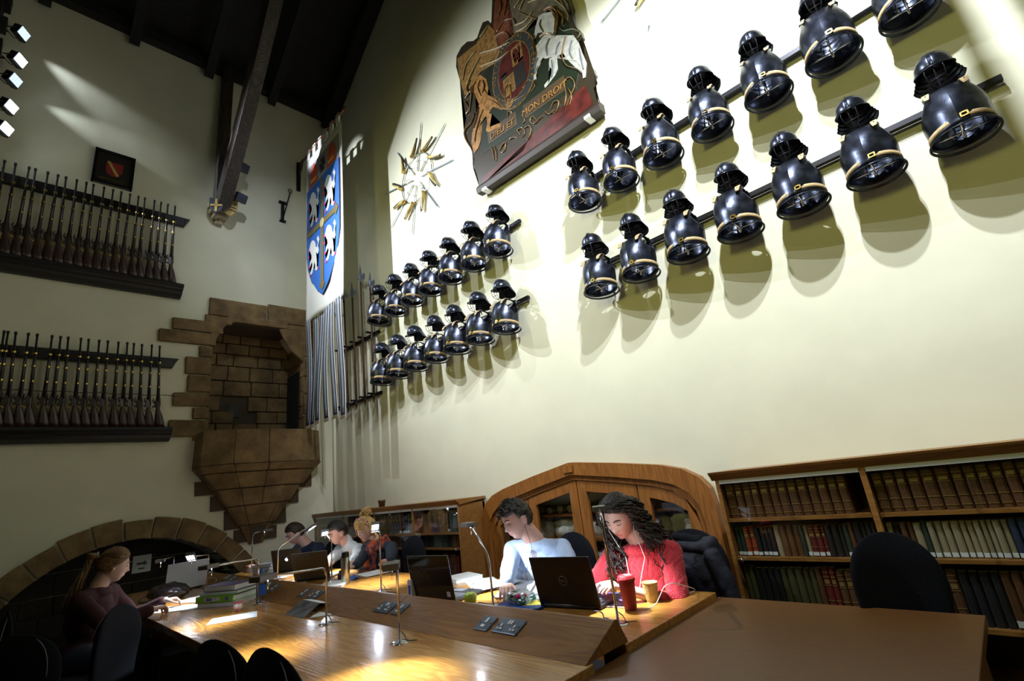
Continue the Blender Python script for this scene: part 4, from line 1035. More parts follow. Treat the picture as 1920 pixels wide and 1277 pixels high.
def book_proto(col, deco):
    key = (col, deco)
    if key in booklib: return booklib[key], False
    # unit book: width 1, height 1, depth 1 (spine on -Y, rounded); scaled when placed
    t = thing('book', '', 'book')
    bm = MB()
    prof = [(-.5, 1), (-.5, .06), (-.42, .02), (-.22, .0), (.22, .0), (.42, .02), (.5, .06), (.5, 1)]
    prism(bm, [(a, b, 0) for a, b in prof], (0, 0, 1)); 
    obj('cover', bm, BM_[col], t, local=True)
    bm = MB(); bxx(bm, -.40, .40, .10, .97, .985, 1.001); obj('page_block', bm, flat('page_edge', (.45, .38, .24), .9), t, local=True)
    if deco in (1, 3):
        bm = MB()
        for z in (.10, .30, .62, .80, .9): bxx(bm, -.40, .40, -.012, .03, z, z + .012)
        bxx(bm, -.3, .3, -.012, .02, .66, .74)
        obj('gilt_bands', bm, GB, t, local=True)
    if deco in (2, 3):
        bm = MB(); bxx(bm, -.42, .42, -.014, .03, .04, .15); obj('shelf_mark', bm, LB, t, local=True)
    booklib[key] = t
    return t, True
def fill(xa, xb, z, hmax, wr, where, cols, seed, dep=.20, lean=0, hvar=.12, decos=(0, 1, 1, 2, 3)):
    rr = random.Random(seed); x = xa; k = 0
    bks = []
    while True:
        w = rr.uniform(*wr)
        if x + w > xb: break
        bks.append((x, w)); x += w + .0008
    n = len(bks); run = None
    for k, (x, w) in enumerate(bks):
        if run is None or rr.random() < .45: run = (rr.choice(cols), rr.choice(decos), hmax * rr.uniform(1 - hvar, .97))
        col, deco, h = run
        h *= rr.uniform(.985, 1)
        p, new = book_proto(col, deco)
        loc = (x + w / 2, YF + .035 + rr.uniform(0, .012), z + .0005)
        nm = 'the %s' % ORD[k] if k < 30 else 'the last'
        l = '%s old book, %s from the left on %s' % (col, ORD[min(k, 29)], where)
        o = p if new else dup(p, loc, None, l)
        o.location = loc; o.scale = (w * .97, dep, h); o['label'] = l; o['group'] = 'books on ' + where
        if lean: o.rotation_euler = (0, R(rr.uniform(0, lean)), 0)
mix_ = ['brown', 'dark green', 'navy', 'black', 'brown', 'olive', 'grey-green', 'dark red', 'black', 'tan', 'grey']
for i, (xa, xb_, bay) in enumerate(((-7.03, -6.26, 'far corner bay'), (-6.22, -5.47, 'second bay'), (-5.43, -4.67, 'third bay'), (-4.63, -3.89, 'nearest bay'))):
    fill(xa, xb_, .985, .215, (.036, .052) if i < 2 else (.026, .044), 'the top shelf, %s, far bookcase' % bay, mix_ + (['orange-red', 'cream'] if i == 3 else []), 40 + i, decos=(0, 1, 1, 2))
    if i > 0: fill(xa, xb_, .845, .118, (.034, .048), 'the middle shelf, %s, far bookcase' % bay, ['grey-green', 'dark green', 'grey', 'black', 'brown'], 50 + i, decos=(0, 0, 1))
    if i > 1: fill(xa, xb_, .56, .24, (.040, .056), 'the lower shelf, %s, far bookcase' % bay, ['dark red', 'brown', 'black'], 60 + i, decos=(0, 0, 1))
for i, (xa, xb_, bay) in enumerate(((-1.30, -.585, 'left bay'), (-.545, .19, 'right bay'))):
    fill(xa, xb_ - (.05 if i == 0 else 0), 1.01, .215, (.042, .056), 'the top shelf, %s, near bookcase' % bay, ['brown', 'brown', 'brown'], 70 + i, decos=(1,), hvar=.04, dep=.22)
    fill(xa, xb_, .80, .175, (.018, .034), 'the middle shelf, %s, near bookcase' % bay, ['dark green', 'black', 'brown', 'navy', 'dark red', 'dark green', 'cream', 'orange-red'], 80 + i, decos=(2, 2, 3, 0))
    fill(xa, xb_, .52, .24, (.026, .042), 'the lower shelf, %s, near bookcase' % bay, ['black', 'olive', 'brown', 'navy', 'dark red', 'black', 'grey-green'], 90 + i, decos=(2, 3, 0, 1))

# little dark pot on the far bookcase
p = AY(716, 946, 3.2); t = thing('small_pot', 'small dark brown pot standing alone on top of the far bookcase', 'pot', (p.x, 3.2, 1.2852))
bm = MB(); lathe(bm, [(.001, 0), (.035, 0), (.040, .055), (.046, .058), (.046, .08), (.040, .08), (.036, .02), (.001, .018)], (p.x, 3.2, 1.2852), 20); obj('body', bm, mat('pot_glaze', (.09, .03, .015), .3), t)
bm = MB(); lathe(bm, [(.001, .064), (.039, .066)], (p.x, 3.2, 1.2852), 20); obj('soil', bm, flat('soil', (.02, .015, .01), 1), t)

# ---- arched oak cupboard set into the gable wall
YC = 3.37
t = thing('arched_cupboard', 'pointed-arch oak cupboard with four glazed doors set into the wall', 'cupboard', (ARC_C, YC, 0))
inner = []
def arch_z(x, ins=0):
    pts = arch_out[1:-1]
    for i in range(len(pts) - 1):
        if pts[i][0] <= x <= pts[i + 1][0] and pts[i + 1][0] > pts[i][0]:
            s = (x - pts[i][0]) / (pts[i + 1][0] - pts[i][0]); return pts[i][1] + (pts[i + 1][1] - pts[i][1]) * s - ins
    return pts[0][1] - ins
def inset(k):
    out = []
    for x, z in arch_out:
        nx = ARC_C + (x - ARC_C) * (1 - k / 1.18); nz = max(0, z - k * (1.05 if z > .01 else 0)) if z > .9 else z
        out.append((nx, nz))
    return out
def band(name, k0, k1, y0, y1, m):
    bm = MB(); a = inset(k0); b = inset(k1)
    n = len(a)
    fr = [[bm.verts.new((x, y, z)) for x, z in pts] for pts, y in ((a, y0), (b, y0), (b, y1), (a, y1))]
    for i in range(n - 1):
        for k in range(4): bm.faces.new((fr[k][i], fr[k][i + 1], fr[(k + 1) % 4][i + 1], fr[(k + 1) % 4][i]))
    return obj(name, bm, m, t)
band('outer_frame', -.012, .085, YC - .04, YC + .10, M['cab']); band('inner_moulding', .085, .125, YC - .015, YC + .10, M['cab'])
bm = MB(); bxx(bm, ARC_C - .07, ARC_C + .03, YC - .052, YC - .03, 1.40, 1.455); obj('apex_block', bm, M['cab'], t)
def zi(x, k=.125):
    pts = inset(k)[1:-1]
    for i in range(len(pts) - 1):
        if pts[i][0] <= x <= pts[i + 1][0] and pts[i + 1][0] > pts[i][0]:
            s = (x - pts[i][0]) / (pts[i + 1][0] - pts[i][0]); return pts[i][1] + (pts[i + 1][1] - pts[i][1]) * s
    return pts[0][1]
xL = inset(.125)[0][0]; xR = inset(.125)[-1][0]
doors = [(xL + .002, -3.225), (-3.215, -2.645), (-2.635, -2.075), (-2.065, xR - .002)]
for k, (a, b) in enumerate(doors):
    sw = .085
    n = 12
    xs = [a + (b - a) * i / n for i in range(n + 1)]
    bm = MB()
    def dz(x): return zi(min(max(x, xL + .001), xR - .001)) - .004
    # stiles
    for s0, s1 in ((a, a + sw), (b - sw, b)):
        prism(bm, [(s0, YC - .005, .12), (s1, YC - .005, .12), (s1, YC - .005, dz(s1)), (s0, YC - .005, dz(s0))], (0, .03, 0))
    bxx(bm, a + sw, b - sw, YC - .005, YC + .025, .12, .30)
    ui = [a + sw + (b - a - 2 * sw) * i / 8 for i in range(9)]
    for i in range(8): prism(bm, [(ui[i], YC - .005, dz(ui[i]) - .085), (ui[i + 1], YC - .005, dz(ui[i + 1]) - .085), (ui[i + 1], YC - .005, dz(ui[i + 1])), (ui[i], YC - .005, dz(ui[i]))], (0, .03, 0))
    bmesh.ops.remove_doubles(bm, verts=bm.verts, dist=1e-4)
    dr = obj('door', bm, M['cab'], t)
    bm = MB()
    vs = [bm.verts.new((u, YC + .01, .30)) for u in ui] + [bm.verts.new((u, YC + .01, dz(u) - .085)) for u in ui[::-1]]
    bm.faces.new(vs); obj('pane', bm, M['glass'], dr)
    bm = MB(); tube(bm, [(b - .045 if k % 2 == 0 else a + .045, YC - .012, .90), (b - .045 if k % 2 == 0 else a + .045, YC - .02, .92), (b - .045 if k % 2 == 0 else a + .045, YC - .012, .94)], .008, 8); obj('handle', bm, M['chrome'], dr)
bm = MB(); bxx(bm, xL, xR, YC - .005, YC + .05, 0, .12); obj('plinth', bm, M['cab'], t)
CB = W + .30
bm = MB(); bxx(bm, -3.84, -1.49, CB, CB + .03, 0, 1.6); obj('back_panel', bm, flat('cupboard_back', (.60, .60, .38), .8), t)
for z in (1.06, .86, .62, .40):
    bm = MB(); bxx(bm, -3.80, -1.53, YC + .10, CB, z - .022, z); obj('shelf', bm, M['cab'], t)
# contents: rolled charts, wrapped bundles, folded sheets
def make_roll():
    t = thing('rolled_chart', '', 'roll'); bm = MB()
    lathe(bm, [(.001, 0), (.012, .0), (.013, .004), (.024, .004), (.025, .0), (.034, .002), (.036, .02), (.036, .15), (.001, .16)], (0, 0, 0), 16, rot=Matrix.Rotation(R(-90), 3, 'X')); obj('paper', bm, mat('roll_paper', (.32, .25, .14), .8, var=.4, vscale=30), t, local=True)
    bm = MB(); lathe(bm, [(.037, -.006), (.038, 0), (.037, .006)], (0, .05, 0), 16, rot=Matrix.Rotation(R(-90), 3, 'X')); obj('tie', bm, flat('roll_tie', (.35, .3, .2)), t, local=True)
    return t
roll0 = make_roll(); k = 0
xq = -3.12
for k in range(17):
    x = -3.60 + k * .118 + rnd.uniform(-.015, .015); sc = rnd.uniform(.78, 1.0)
    l = 'rolled paper chart end-on, %s from the left on the upper shelf of the arched cupboard' % ORD[k]
    loc = (x, YC + .13 + rnd.uniform(0, .03), 1.0605 + .038 * sc)
    o = roll0 if k == 0 else dup(roll0, loc, rnd.uniform(-.2, .2), l)
    o.location = loc; o['label'] = l; o['group'] = 'rolled charts in the cupboard'; o.scale = (sc, 1, sc)
def lump(name, c, s, m, seed, amp=.25, fr=6, nu=28, nv=16):
    bm = MB()
    def fn(v):
        q = noise.noise(Vector(v) * 2.2 + Vector((seed, 0, 0))) * amp + noise.noise(Vector(v) * fr + Vector((0, seed, 0))) * amp * .35
        return Vector((math.copysign(abs(v.x) ** .7, v.x), math.copysign(abs(v.y) ** .7, v.y), max(-.86, math.copysign(abs(v.z) ** .75, v.z)))) * (1 + q) if v.z > -.3 else Vector((math.copysign(abs(v.x) ** .7, v.x), math.copysign(abs(v.y) ** .7, v.y), -.86))
    ellip(bm, c, s, nu=nu, nv=nv, fn=fn); return bm
wrap = mat('wrapped_sheet', (.55, .56, .50), .45, var=.4, vscale=12, bump=.6, bscale=14); bagm = mat('grey_bundle', (.34, .34, .36), .7, var=.3, vscale=10, bump=.6, bscale=20)
for k in range(7):
    x = -3.55 + k * .29; o = obj('wrapped_bundle', lump('', (x, YC + .24, .862 + .075), (.14, .11, .088), wrap, k * 3.1), wrap)
    tag(o, 'polythene-wrapped bundle, %s from the left on the middle shelf of the arched cupboard' % ORD[k], 'bundle', 'wrapped bundles')
for k in range(6):
    x = -3.5 + k * .33; o = obj('wrapped_bundle', lump('', (x, YC + .24, .622 + .080), (.15, .11, .095), bagm, k * 5.3 + 1), wrap if k % 2 else bagm)
    tag(o, 'soft grey bundle, %s from the left on the lower shelf of the arched cupboard' % ORD[k], 'bundle', 'grey bundles')
for k in range(8):
    x = -3.55 + k * .25; o = obj('wrapped_bundle', lump('', (x, YC + .22, .402 + .07), (.11, .10, .082), bagm, k * 7.7 + 2), bagm)
    tag(o, 'rounded grey bundle, %s from the left on the bottom shelf of the arched cupboard' % ORD[k], 'bundle', 'bottom shelf bundles')

# ================================================================= LONG READING TABLE
TZ = .74; TX0, TX1 = -6.75, -1.20
RY0, RY1, RT = 1.45, 1.72, .83; RA = 1.66
t = thing('reading_table', 'long oak reading table with a raised socket ridge down its middle', 'table', ((TX0 + TX1) / 2, 1.65, 0))
TP = t
bm = MB(); bxx(bm, TX0, TX1, .82, RY0 + .03, TZ - .045, TZ); obj('tabletop', bm, M['table'], t, bevel=.004)
bm = MB(); bxx(bm, TX0, TX1 - .005, RY1 - .03, 2.50, TZ - .045, TZ + .0005); obj('tabletop', bm, M['table'], t, bevel=.004)
nseg = 4
for i in range(nseg):
    a = TX0 + (TX1 - TX0 - .01) * i / nseg; b = TX0 + (TX1 - TX0 - .01) * (i + 1) / nseg - .003
    bm = MB(); prism(bm, [(a, RY0, TZ + .001), (a, RA - .01, RT - .002), (a, RA, RT), (a, RA + .012, RT - .004), (a, RY1, TZ + .001)], (b - a, 0, 0)); obj('socket_ridge', bm, M['ridge'], t, bevel=.002)
for x in (TX0 + .1, -4.9, -3.0, TX1 - .15):
    for y in (.92, 2.38): bm = MB(); bxx(bm, x - .035, x + .035, y - .035, y + .035, .0, TZ - .045); obj('leg', bm, M['oak'], t)
bm = MB(); bxx(bm, TX0 + .06, TX1 - .10, .90, .925, TZ - .13, TZ - .045); bxx(bm, TX0 + .06, TX1 - .10, 2.375, 2.40, TZ - .13, TZ - .045); obj('apron', bm, M['oak'], t)
# socket plates on the sloping face
sn = Vector((0, -(RT - TZ), (RA - RY0))).normalized()
sp = Vector((0, (RA - RY0), (RT - TZ))).normalized()
sock_m = mat('socket_grey', (.16, .20, .26), .3, metal=.7); sock_w = flat('switch_white', (.75, .75, .74), .4)
def socket(u, v, double):
    c = AP(u, v, (0, RY0, TZ), sn); w = .145 if double else .085; h = .085
    E_ = lambda a, b, d: c + Vector((1, 0, 0)) * a + sp * b + sn * d
    bm = MB(); prism(bm, [E_(-w / 2, -h / 2, .001), E_(w / 2, -h / 2, .001), E_(w / 2, h / 2, .001), E_(-w / 2, h / 2, .001)], sn * .008); s = obj('socket_plate', bm, sock_m, TP, bevel=.003)
    bm = MB()
    def r_(a, b, w_, h_): prism(bm, [E_(a - w_ / 2, b - h_ / 2, .0092), E_(a + w_ / 2, b - h_ / 2, .0092), E_(a + w_ / 2, b + h_ / 2, .0092), E_(a - w_ / 2, b + h_ / 2, .0092)], sn * .003)
    if double:
        for a in (-.008, .008): r_(a, .018, .010, .022)
        for a in (-.038, .038): r_(a, -.002, .008, .014); r_(a - .009, -.022, .010, .009); r_(a + .009, -.022, .010, .009)
    else:
        r_(0, .014, .013, .026); r_(-.0, -.020, .022, .014)
    obj('switches', bm, sock_w, s)
    bm = MB()
    for a in (-w * .41, w * .41): ellip(bm, E_(a, .0, .010), (.0035, .0035, .002), nu=8, nv=4)
    obj('screws', bm, M['black'], s)
for u, v, d in ((912, 1171, 0), (955, 1177, 1), (724, 1140, 1), (751, 1144, 0), (572, 1112, 0), (592, 1116, 1), (502, 1099, 1), (515, 1103, 0), (428, 1083, 1), (437, 1086, 0), (391, 1076, 1)): socket(u, v, d)

# ---- plain desk at the right
DZ = .712
a = AZ(1345, 1120, DZ); b = AZ(1848, 1152, DZ)
t = thing('desk', 'plain brown veneered desk in the right foreground', 'desk', ((a.x + b.x) / 2, 1.9, 0))
bm = MB(); bxx(bm, a.x, b.x, .75, (a.y + b.y) / 2, DZ - .03, DZ); obj('desktop', bm, M['desk'], t, bevel=.003)
for x in (a.x + .04, b.x - .04): bm = MB(); bxx(bm, x - .02, x + .02, .85, 2.35, 0, DZ - .03); obj('side_panel', bm, M['desk'], t)
bm = MB(); bxx(bm, a.x + .06, b.x - .06, 2.25, 2.27, .25, DZ - .03); obj('modesty_panel', bm, M['desk'], t)

# ---- desk lamps
def lamp(base, pole_top, bend, head, label, on=True, yaw=None, power=18, aim=None, flare=False, tilt=0, tax=None):
    base = Vector(base); t = thing('desk_lamp', label, 'desk lamp', base, 0, 'reading lamps on the long table')
    bm = MB(); lathe(bm, [(.001, .006), (.030, .006), (.042, .003), (.044, 0), (.001, 0)], base, 24); obj('base', bm, M['chrome'], t)
    pts = [base + Vector((0, 0, .003)), Vector(pole_top)]
    # round the bend
    P_ = [Vector(q) for q in [base + Vector((0, 0, .003))] + [pole_top] + bend + [head]]
    path = [P_[0]]
    for i in range(1, len(P_) - 1):
        a, b, c = P_[i - 1], P_[i], P_[i + 1]
        r = min(.045, (b - a).length * .4, (c - b).length * .4)
        p0 = b + (a - b).normalized() * r; p2 = b + (c - b).normalized() * r
        for s in (0, .25, .5, .75, 1): path.append(p0 * (1 - s) ** 2 + b * 2 * s * (1 - s) + p2 * s * s)
    path.append(P_[-1])
    bm = MB(); tube(bm, path, .0062, 8); obj('pole', bm, M['chrome'], t)
    d = (Vector(head) - P_[-2]); dh = Vector((d.x, d.y, 0)).normalized() if yaw is None else Vector((math.cos(yaw), math.sin(yaw), 0))
    side = Vector((-dh.y, dh.x, 0)); hc = Vector(head) + dh * .045
    rot = Matrix((dh, side, Vector((0, 0, 1)))).transposed()
    bm = MB(); box(bm, hc + Vector((0, 0, .005)), (.115, .062, .015), rot); 
    if tilt: bmesh.ops.rotate(bm, verts=bm.verts, cent=hc, matrix=Matrix.Rotation(R(tilt), 3, tax or side))
    for q_ in ((.055, 0, .004, .062), (-.055, 0, .004, .062), (0, .029, .115, .004), (0, -.029, .115, .004)):
        vs_ = box(bm, hc + dh * q_[0] + side * q_[1] + Vector((0, 0, -.006)), (q_[2], q_[3], .012), rot)
        if tilt: bmesh.ops.rotate(bm, verts=vs_, cent=hc, matrix=Matrix.Rotation(R(tilt), 3, tax or side))
    hd = obj('lamp_head', bm, M['lampgrey'], t)
    bm = MB(); box(bm, hc + Vector((0, 0, -.004)), (.06, .042, .002), rot)
    if tilt: bmesh.ops.rotate(bm, verts=bm.verts, cent=hc, matrix=Matrix.Rotation(R(tilt), 3, tax or side))
    obj('led_panel', bm, M['led'] if on else M['black'], hd)
    bm = MB(); tube(bm, [hc - dh * .03 + Vector((0, 0, -.002)), hc - dh * .03 + Vector((0, 0, -.055))], .0035, 6); obj('handle', bm, M['chrome'], hd)
    if on:
        s = spot('lamp_beam', hc + Vector((0, 0, -.012)), aim or (hc + Vector((0, 0, -1))), power, COOL, 100, .7, .02)
        s.location = s.location - base; s.parent = t
    # flex
    bm = MB(); tube(bm, [base + Vector((.006, .004, .045)), base + Vector((.02, .012, .03)), base + Vector((.028, .018, .006)), base + Vector((.06, .05, .004))], .0022, 5); obj('flex', bm, M['black'], t)
    return t
def up_(b, z): return (b.x, b.y, z)
LZ = TZ
b = AZ(750, 1205, LZ); h = AY(735, 1052, 1.14); lamp(b, up_(b, 1.08), [], (h.x, h.y, 1.10), 'chrome desk lamp nearest the camera on the near side of the table', power=42, aim=(-1.75, .98, .74))
b = AZ(612, 1170, LZ); h = AY(508, 1038, .95); tp = AY(629, 1062, b.y); lamp(b, (b.x, b.y, tp.z - .01), [], (h.x, h.y, tp.z + .03), 'chrome desk lamp with a long arm reaching left over the near tabletop, second nearest')
b = AZ(483, 1132, LZ); h = AY(402, 1034, 1.0); tp = AY(500, 1048, b.y); lamp(b, (b.x, b.y, tp.z), [], (h.x, h.y, tp.z + .03), 'chrome desk lamp rising from beside the blue water bottle')
b = AZ(425, 1097, LZ + .02); b = Vector((-5.55, 1.40, LZ)); tp = AY(433, 1042, b.y); h = AY(362, 1033, 1.15); lamp(b, (b.x, b.y, tp.z), [], (h.x, h.y, tp.z + .035), 'chrome desk lamp rising behind the green binder stack', flare=True, tilt=-28, power=20)
p = AY(327, 1041, 1.30); h = AY(302, 1052, .98); lamp((p.x, p.y, LZ), (p.x, p.y, p.z - .01), [], (h.x, h.y, h.z + .005), 'chrome desk lamp behind the pale laptop lid near the ponytailed reader', power=12)
b = AZ(925, 1135, LZ); k_ = AY(925, 1045, b.y); h = AY(884, 984, b.y + .06); lamp(b, (b.x, b.y, k_.z), [], (h.x, h.y, h.z), 'chrome desk lamp with bent neck in front of the reader in light blue', power=60, aim=(h.x - .1, h.y + .25, .74))
b = AZ(1160, 1170, LZ); tp = AY(1127, 968, b.y); h = AY(1124, 960, b.y + .20); lamp(b, (b.x, b.y, tp.z), [], (h.x, h.y, tp.z + .015), 'upright chrome desk lamp in front of the reader in the red jumper', power=60, aim=(-1.62, 2.2, .74))
b = AZ(715, 1108, LZ); tp = AY(708, 996, b.y); h = AY(704, 990, b.y + .14); lamp(b, (b.x, b.y, tp.z), [], (h.x, h.y, tp.z + .015), 'upright chrome desk lamp in front of the fair-haired reader with a scarf', power=60, tilt=35)
b = AZ(622, 1090, LZ); tp = AY(621, 1014, b.y); h = AY(610, 1001, b.y + .16); lamp(b, (b.x, b.y, tp.z), [], (h.x, h.y, h.z + .01), 'upright chrome desk lamp in front of the dark-haired reader in white', power=75, tilt=20)
b = AZ(520, 1088, LZ); tp = AY(503, 1027, b.y); h = AY(574, 991, 2.18); lamp(b, (b.x, b.y, tp.z), [], (h.x, h.y, h.z), 'chrome desk lamp with a long lit arm in front of the reader in navy', power=45, yaw=R(45), tilt=-30)
b = Vector((-6.5, 1.95, LZ)); q = AX(474, 1000, -6.5); b.y = q.y; lamp(b, (b.x, b.y, q.z), [], (b.x - .02, b.y + .12, q.z + .01), 'upright chrome desk lamp at the far end of the table', power=8)

# timbers added just above the right edge of the view to cast the truss shadow
t = thing('roof_truss', 'dark timbers added out of view to cast the truss shadow by the right-hand armour', 'beam', (.25, 2.2, 3.5))
for xa, xb2, z0_ in ((.185, .235, 3.95), (.305, .80, 3.95)):
    bm = MB(); bxx(bm, xa, xb2, 2.17, 2.23, z0_, 5.4); obj('shadow_timber', bm, M['dark_beam'], t)
bm = MB(); bxx(bm, -.3, 1.85, 2.14, 2.26, 5.4, 5.6); obj('added_beam', bm, M['dark_beam'], t)
# ---- chairs
def make_chair():
    t = thing('task_chair', '', 'chair')
    bm = MB()
    def fn(a, b):
        z = .58 + .42 * b; w = .215 * (max(.0004, 1 - (max(0, b - .5) / .5) ** 2.4)) ** .5 * (.88 + .12 * min(1, b * 2.2)); s = (a * 2 - 1)
        return z, w, s
    rows_ = []
    nb, ns = 18, 24
    for j in range(nb + 1):
        b = 1 - (1 - j / nb) ** 1.8; z, w, _ = fn(0, b); th = .032 * math.sin(min(1, (1 - b) * 3 + .05) * PI / 2); row = []
        for k in range(ns):
            a = 2 * PI * k / ns; x = w * math.copysign(abs(math.cos(a)) ** .8, math.cos(a)); y = th * math.sin(a)
            row.append(bm.verts.new((x, y + .05 * (x / .215) ** 2 + .03 * (b - .3) ** 2 * 2, z)))
        rows_.append(row)
    for j in range(nb):
        for k in range(ns): f = bm.faces.new((rows_[j][k], rows_[j][(k + 1) % ns], rows_[j + 1][(k + 1) % ns], rows_[j + 1][k])); f.smooth = True
    bm.faces.new(rows_[0][::-1]); bm.faces.new(rows_[-1]); off(bm, (0, -.22, 0)); bk = obj('backrest', bm, M['fabric_dark'], t, local=True)
    bm = MB(); pts = [Vector((.205 * (1 - ((b - .5) / .5) ** 2.4) ** .5 * .93, -.258 + .05 * .8 + .03 * (b - .3) ** 2 * 2, .58 + .42 * b * .985)) for b in [.55 + .44 * k / 10 for k in range(11)]]; tube(bm, pts, .0022, 4); obj('piping', bm, flat('piping', (.20, .21, .24)), bk, local=True)
    bm = MB(); ellip(bm, (0, .02, .46), (.24, .23, .045), nu=28, nv=10, fn=lambda v: Vector((math.copysign(abs(v.x) ** .75, v.x), math.copysign(abs(v.y) ** .75, v.y), v.z))); obj('seat', bm, M['fabric_dark'], t, local=True)
    bm = MB(); tube(bm, [(0, -.0, .42), (0, -.25, .41), (0, -.29, .50), (0, -.255, .68)], .018, 8, flat=.5); obj('back_bar', bm, M['black'], t, local=True)
    bm = MB(); tube(bm, [(0, 0, .08), (0, 0, .43)], [.03, .022], 12); obj('column', bm, M['black'], t, local=True)
    for k in range(5):
        a = 2 * PI * k / 5 + .3; bm = MB(); tube(bm, [(0, 0, .10), (.27 * math.cos(a), .27 * math.sin(a), .065)], [.024, .014], 8, flat=.7); lg = obj('foot', bm, M['black'], t, local=True)
        bm = MB(); c = Vector((.27 * math.cos(a), .27 * math.sin(a), .028)); lathe(bm, [(.001, -.015), (.027, -.015), (.028, 0), (.027, .015), (.001, .015)], c, 12, rot=Matrix.Rotation(R(90), 3, 'Y')); obj('castor', bm, M['black'], lg, local=True)
    return t
ch0 = make_chair()
def chair(p, rz, label, first=[1], top=None):
    # local +Y is the way the sitter faces
    o = ch0 if first[0] else dup(ch0, (p[0], p[1], 0), rz, label); first[0] = 0
    o.location = (p[0], p[1], 0); o.rotation_euler = (0, 0, rz); o['label'] = label; o['group'] = 'dark task chairs'
    if top: o.scale = (1, 1, top / 1.0)
    return o
q = AZ(392, 1200, .96); chair((q.x - .02, q.y + .2), R(12), 'empty dark fabric chair tucked at the near table edge, left one of two in front', top=.96)
q = AZ(487, 1214, .96); chair((q.x + .02, q.y + .2), R(5), 'empty dark fabric chair at the near table edge, right one of two in front', top=.96); ctag = q
q = AZ(252, 1132, .96); chair((q.x, q.y + .1), R(-35), 'dark fabric chair turned sideways just right of the ponytailed reader', top=.96)
chair((-4.72, .28), R(0), 'dark chair the ponytailed reader sits on')
q = AZ(112, 1168, .95); chair((q.x, q.y), R(40), 'dark chair standing alone in shadow at the lower left', top=.95)
q = AX(80, 1112, -4.8); chair((-4.9, -.28), R(30), 'dark chair in deep shadow behind the ponytailed reader', top=.95)
q = AY(800, 1020, 2.95); chair((q.x, 2.62), R(178), 'empty dark chair behind the glossy black laptop', top=1.0)
chair((-2.42, 2.74), R(172), 'dark chair the reader in the light blue shirt sits on', top=.98)
chair((-1.50, 2.74), R(180), 'dark chair with a jacket over it, behind the reader in red', top=.98)
chair((-4.52, 2.80), R(176), 'dark chair the fair-haired reader sits on')
chair((-5.15, 2.80), R(180), 'dark chair the dark-haired reader in white sits on')
chair((-6.15, 2.72), R(184), 'dark chair the reader in navy sits on')
q = AY(1688, 994, 2.62); chair((q.x, 2.42), R(200), 'large empty dark chair behind the plain desk at the right', top=q.z).scale = (.74, .9, q.z)
bm = MB(); p_ = AZ(467, 1262, .90); 
# flood lights of the near truss and of the middle truss, above the view, with barn-door flaps added unseen to keep their light off the tables
for (p, l) in (((.05, 1.35, 5.6), 'flood light with an added light-blocking flap high on the near truss, upper of the pair'), ((-.02, 1.25, 5.25), 'flood light with an added light-blocking flap high on the near truss, lower of the pair'), ((-3.4, .9, 6.4), 'flood light with an added light-blocking flap high above the middle of the table')):
    p = Vector(p); t = thing('flood_light', l, 'flood light', p, 0, 'flood lights above the tables')
    bm = MB(); box(bm, p + Vector((0, -.12, .04)), (.2, .08, .16)); obj('housing', bm, M['black'], t)
    k_ = .40 if p.x > -1 else .33
    bm = MB(); bxx(bm, p.x - .7, p.x + .7, p.y - .6, p.y + .12 * k_, p.z - .125, p.z - .12); obj('added_flap', bm, M['black'], t)
    bm = MB(); tube(bm, [p + Vector((0, -.14, .1)), p + Vector((0, -.14, .6))], .02, 8); obj('hanger', bm, M['black'], t)
# ================================================================= PEOPLE
def vol_sphere(bm, c, r, rot=None):
    r = (r, r, r) if not isinstance(r, (tuple, list)) else r
    ellip(bm, c, r, rot=rot, nu=18, nv=12)
def vol_cone(bm, p0, p1, r0, r1):
    p0 = Vector(p0); p1 = Vector(p1); vol_sphere(bm, p0, r0); vol_sphere(bm, p1, r1)
    tube(bm, [p0, p0.lerp(p1, .5), p1], [r0, (r0 + r1) / 2, r1], 16)
def ik(s, w, l1, l2, hint):
    s = Vector(s); w = Vector(w); d = w - s; L_ = min(d.length, (l1 + l2) * .995); d.normalize()
    a = (l1 * l1 - l2 * l2 + L_ * L_) / (2 * L_); h = math.sqrt(max(0, l1 * l1 - a * a))
    hn = Vector(hint); hn = (hn - d * hn.dot(d)).normalized()
    return s + d * a + hn * h
def remesh(bm, name, mats, parent, voxel, smooth=3, disp=None, label=None):
    me = bpy.data.meshes.new('tmp'); bm.to_mesh(me); bm.free()
    o = bpy.data.objects.new('tmp', me); COL.objects.link(o)
    m = o.modifiers.new('r', 'REMESH'); m.mode = 'VOXEL'; m.voxel_size = voxel; m.use_smooth_shade = True
    if smooth: s = o.modifiers.new('s', 'SMOOTH'); s.factor = .5; s.iterations = smooth
    bpy.context.view_layer.update(); dg = bpy.context.evaluated_depsgraph_get()
    nm = bpy.data.meshes.new_from_object(o.evaluated_get(dg)); nm.name = name
    bpy.data.objects.remove(o); bpy.data.meshes.remove(me)
    if disp:
        n = len(nm.vertices); co = np.empty(n * 3); nm.vertices.foreach_get('co', co); co = co.reshape(-1, 3)
        no = np.empty(n * 3); nm.vertices.foreach_get('normal', no); no = no.reshape(-1, 3)
        for i in range(n): co[i] += no[i] * disp(Vector(co[i]), Vector(no[i]))
        nm.vertices.foreach_set('co', co.ravel())
    w = Vector((0, 0, 0)); q = parent
    while q is not None: w += q.location; q = q.parent
    nm.transform(Matrix.Translation(-w))
    nm.materials.clear()
    for m in mats: nm.materials.append(m)
    nm.shade_smooth()
    ob = bpy.data.objects.new(name, nm); COL.objects.link(ob); ob.parent = parent
    if label: ob['label'] = label
    return ob
def G(x, z, x0, z0, sx, sz): return math.exp(-((x - x0) / sx) ** 2 - ((z - z0) / sz) ** 2)
def sm(x): x = max(0, min(1, x)); return x * x * (3 - 2 * x)
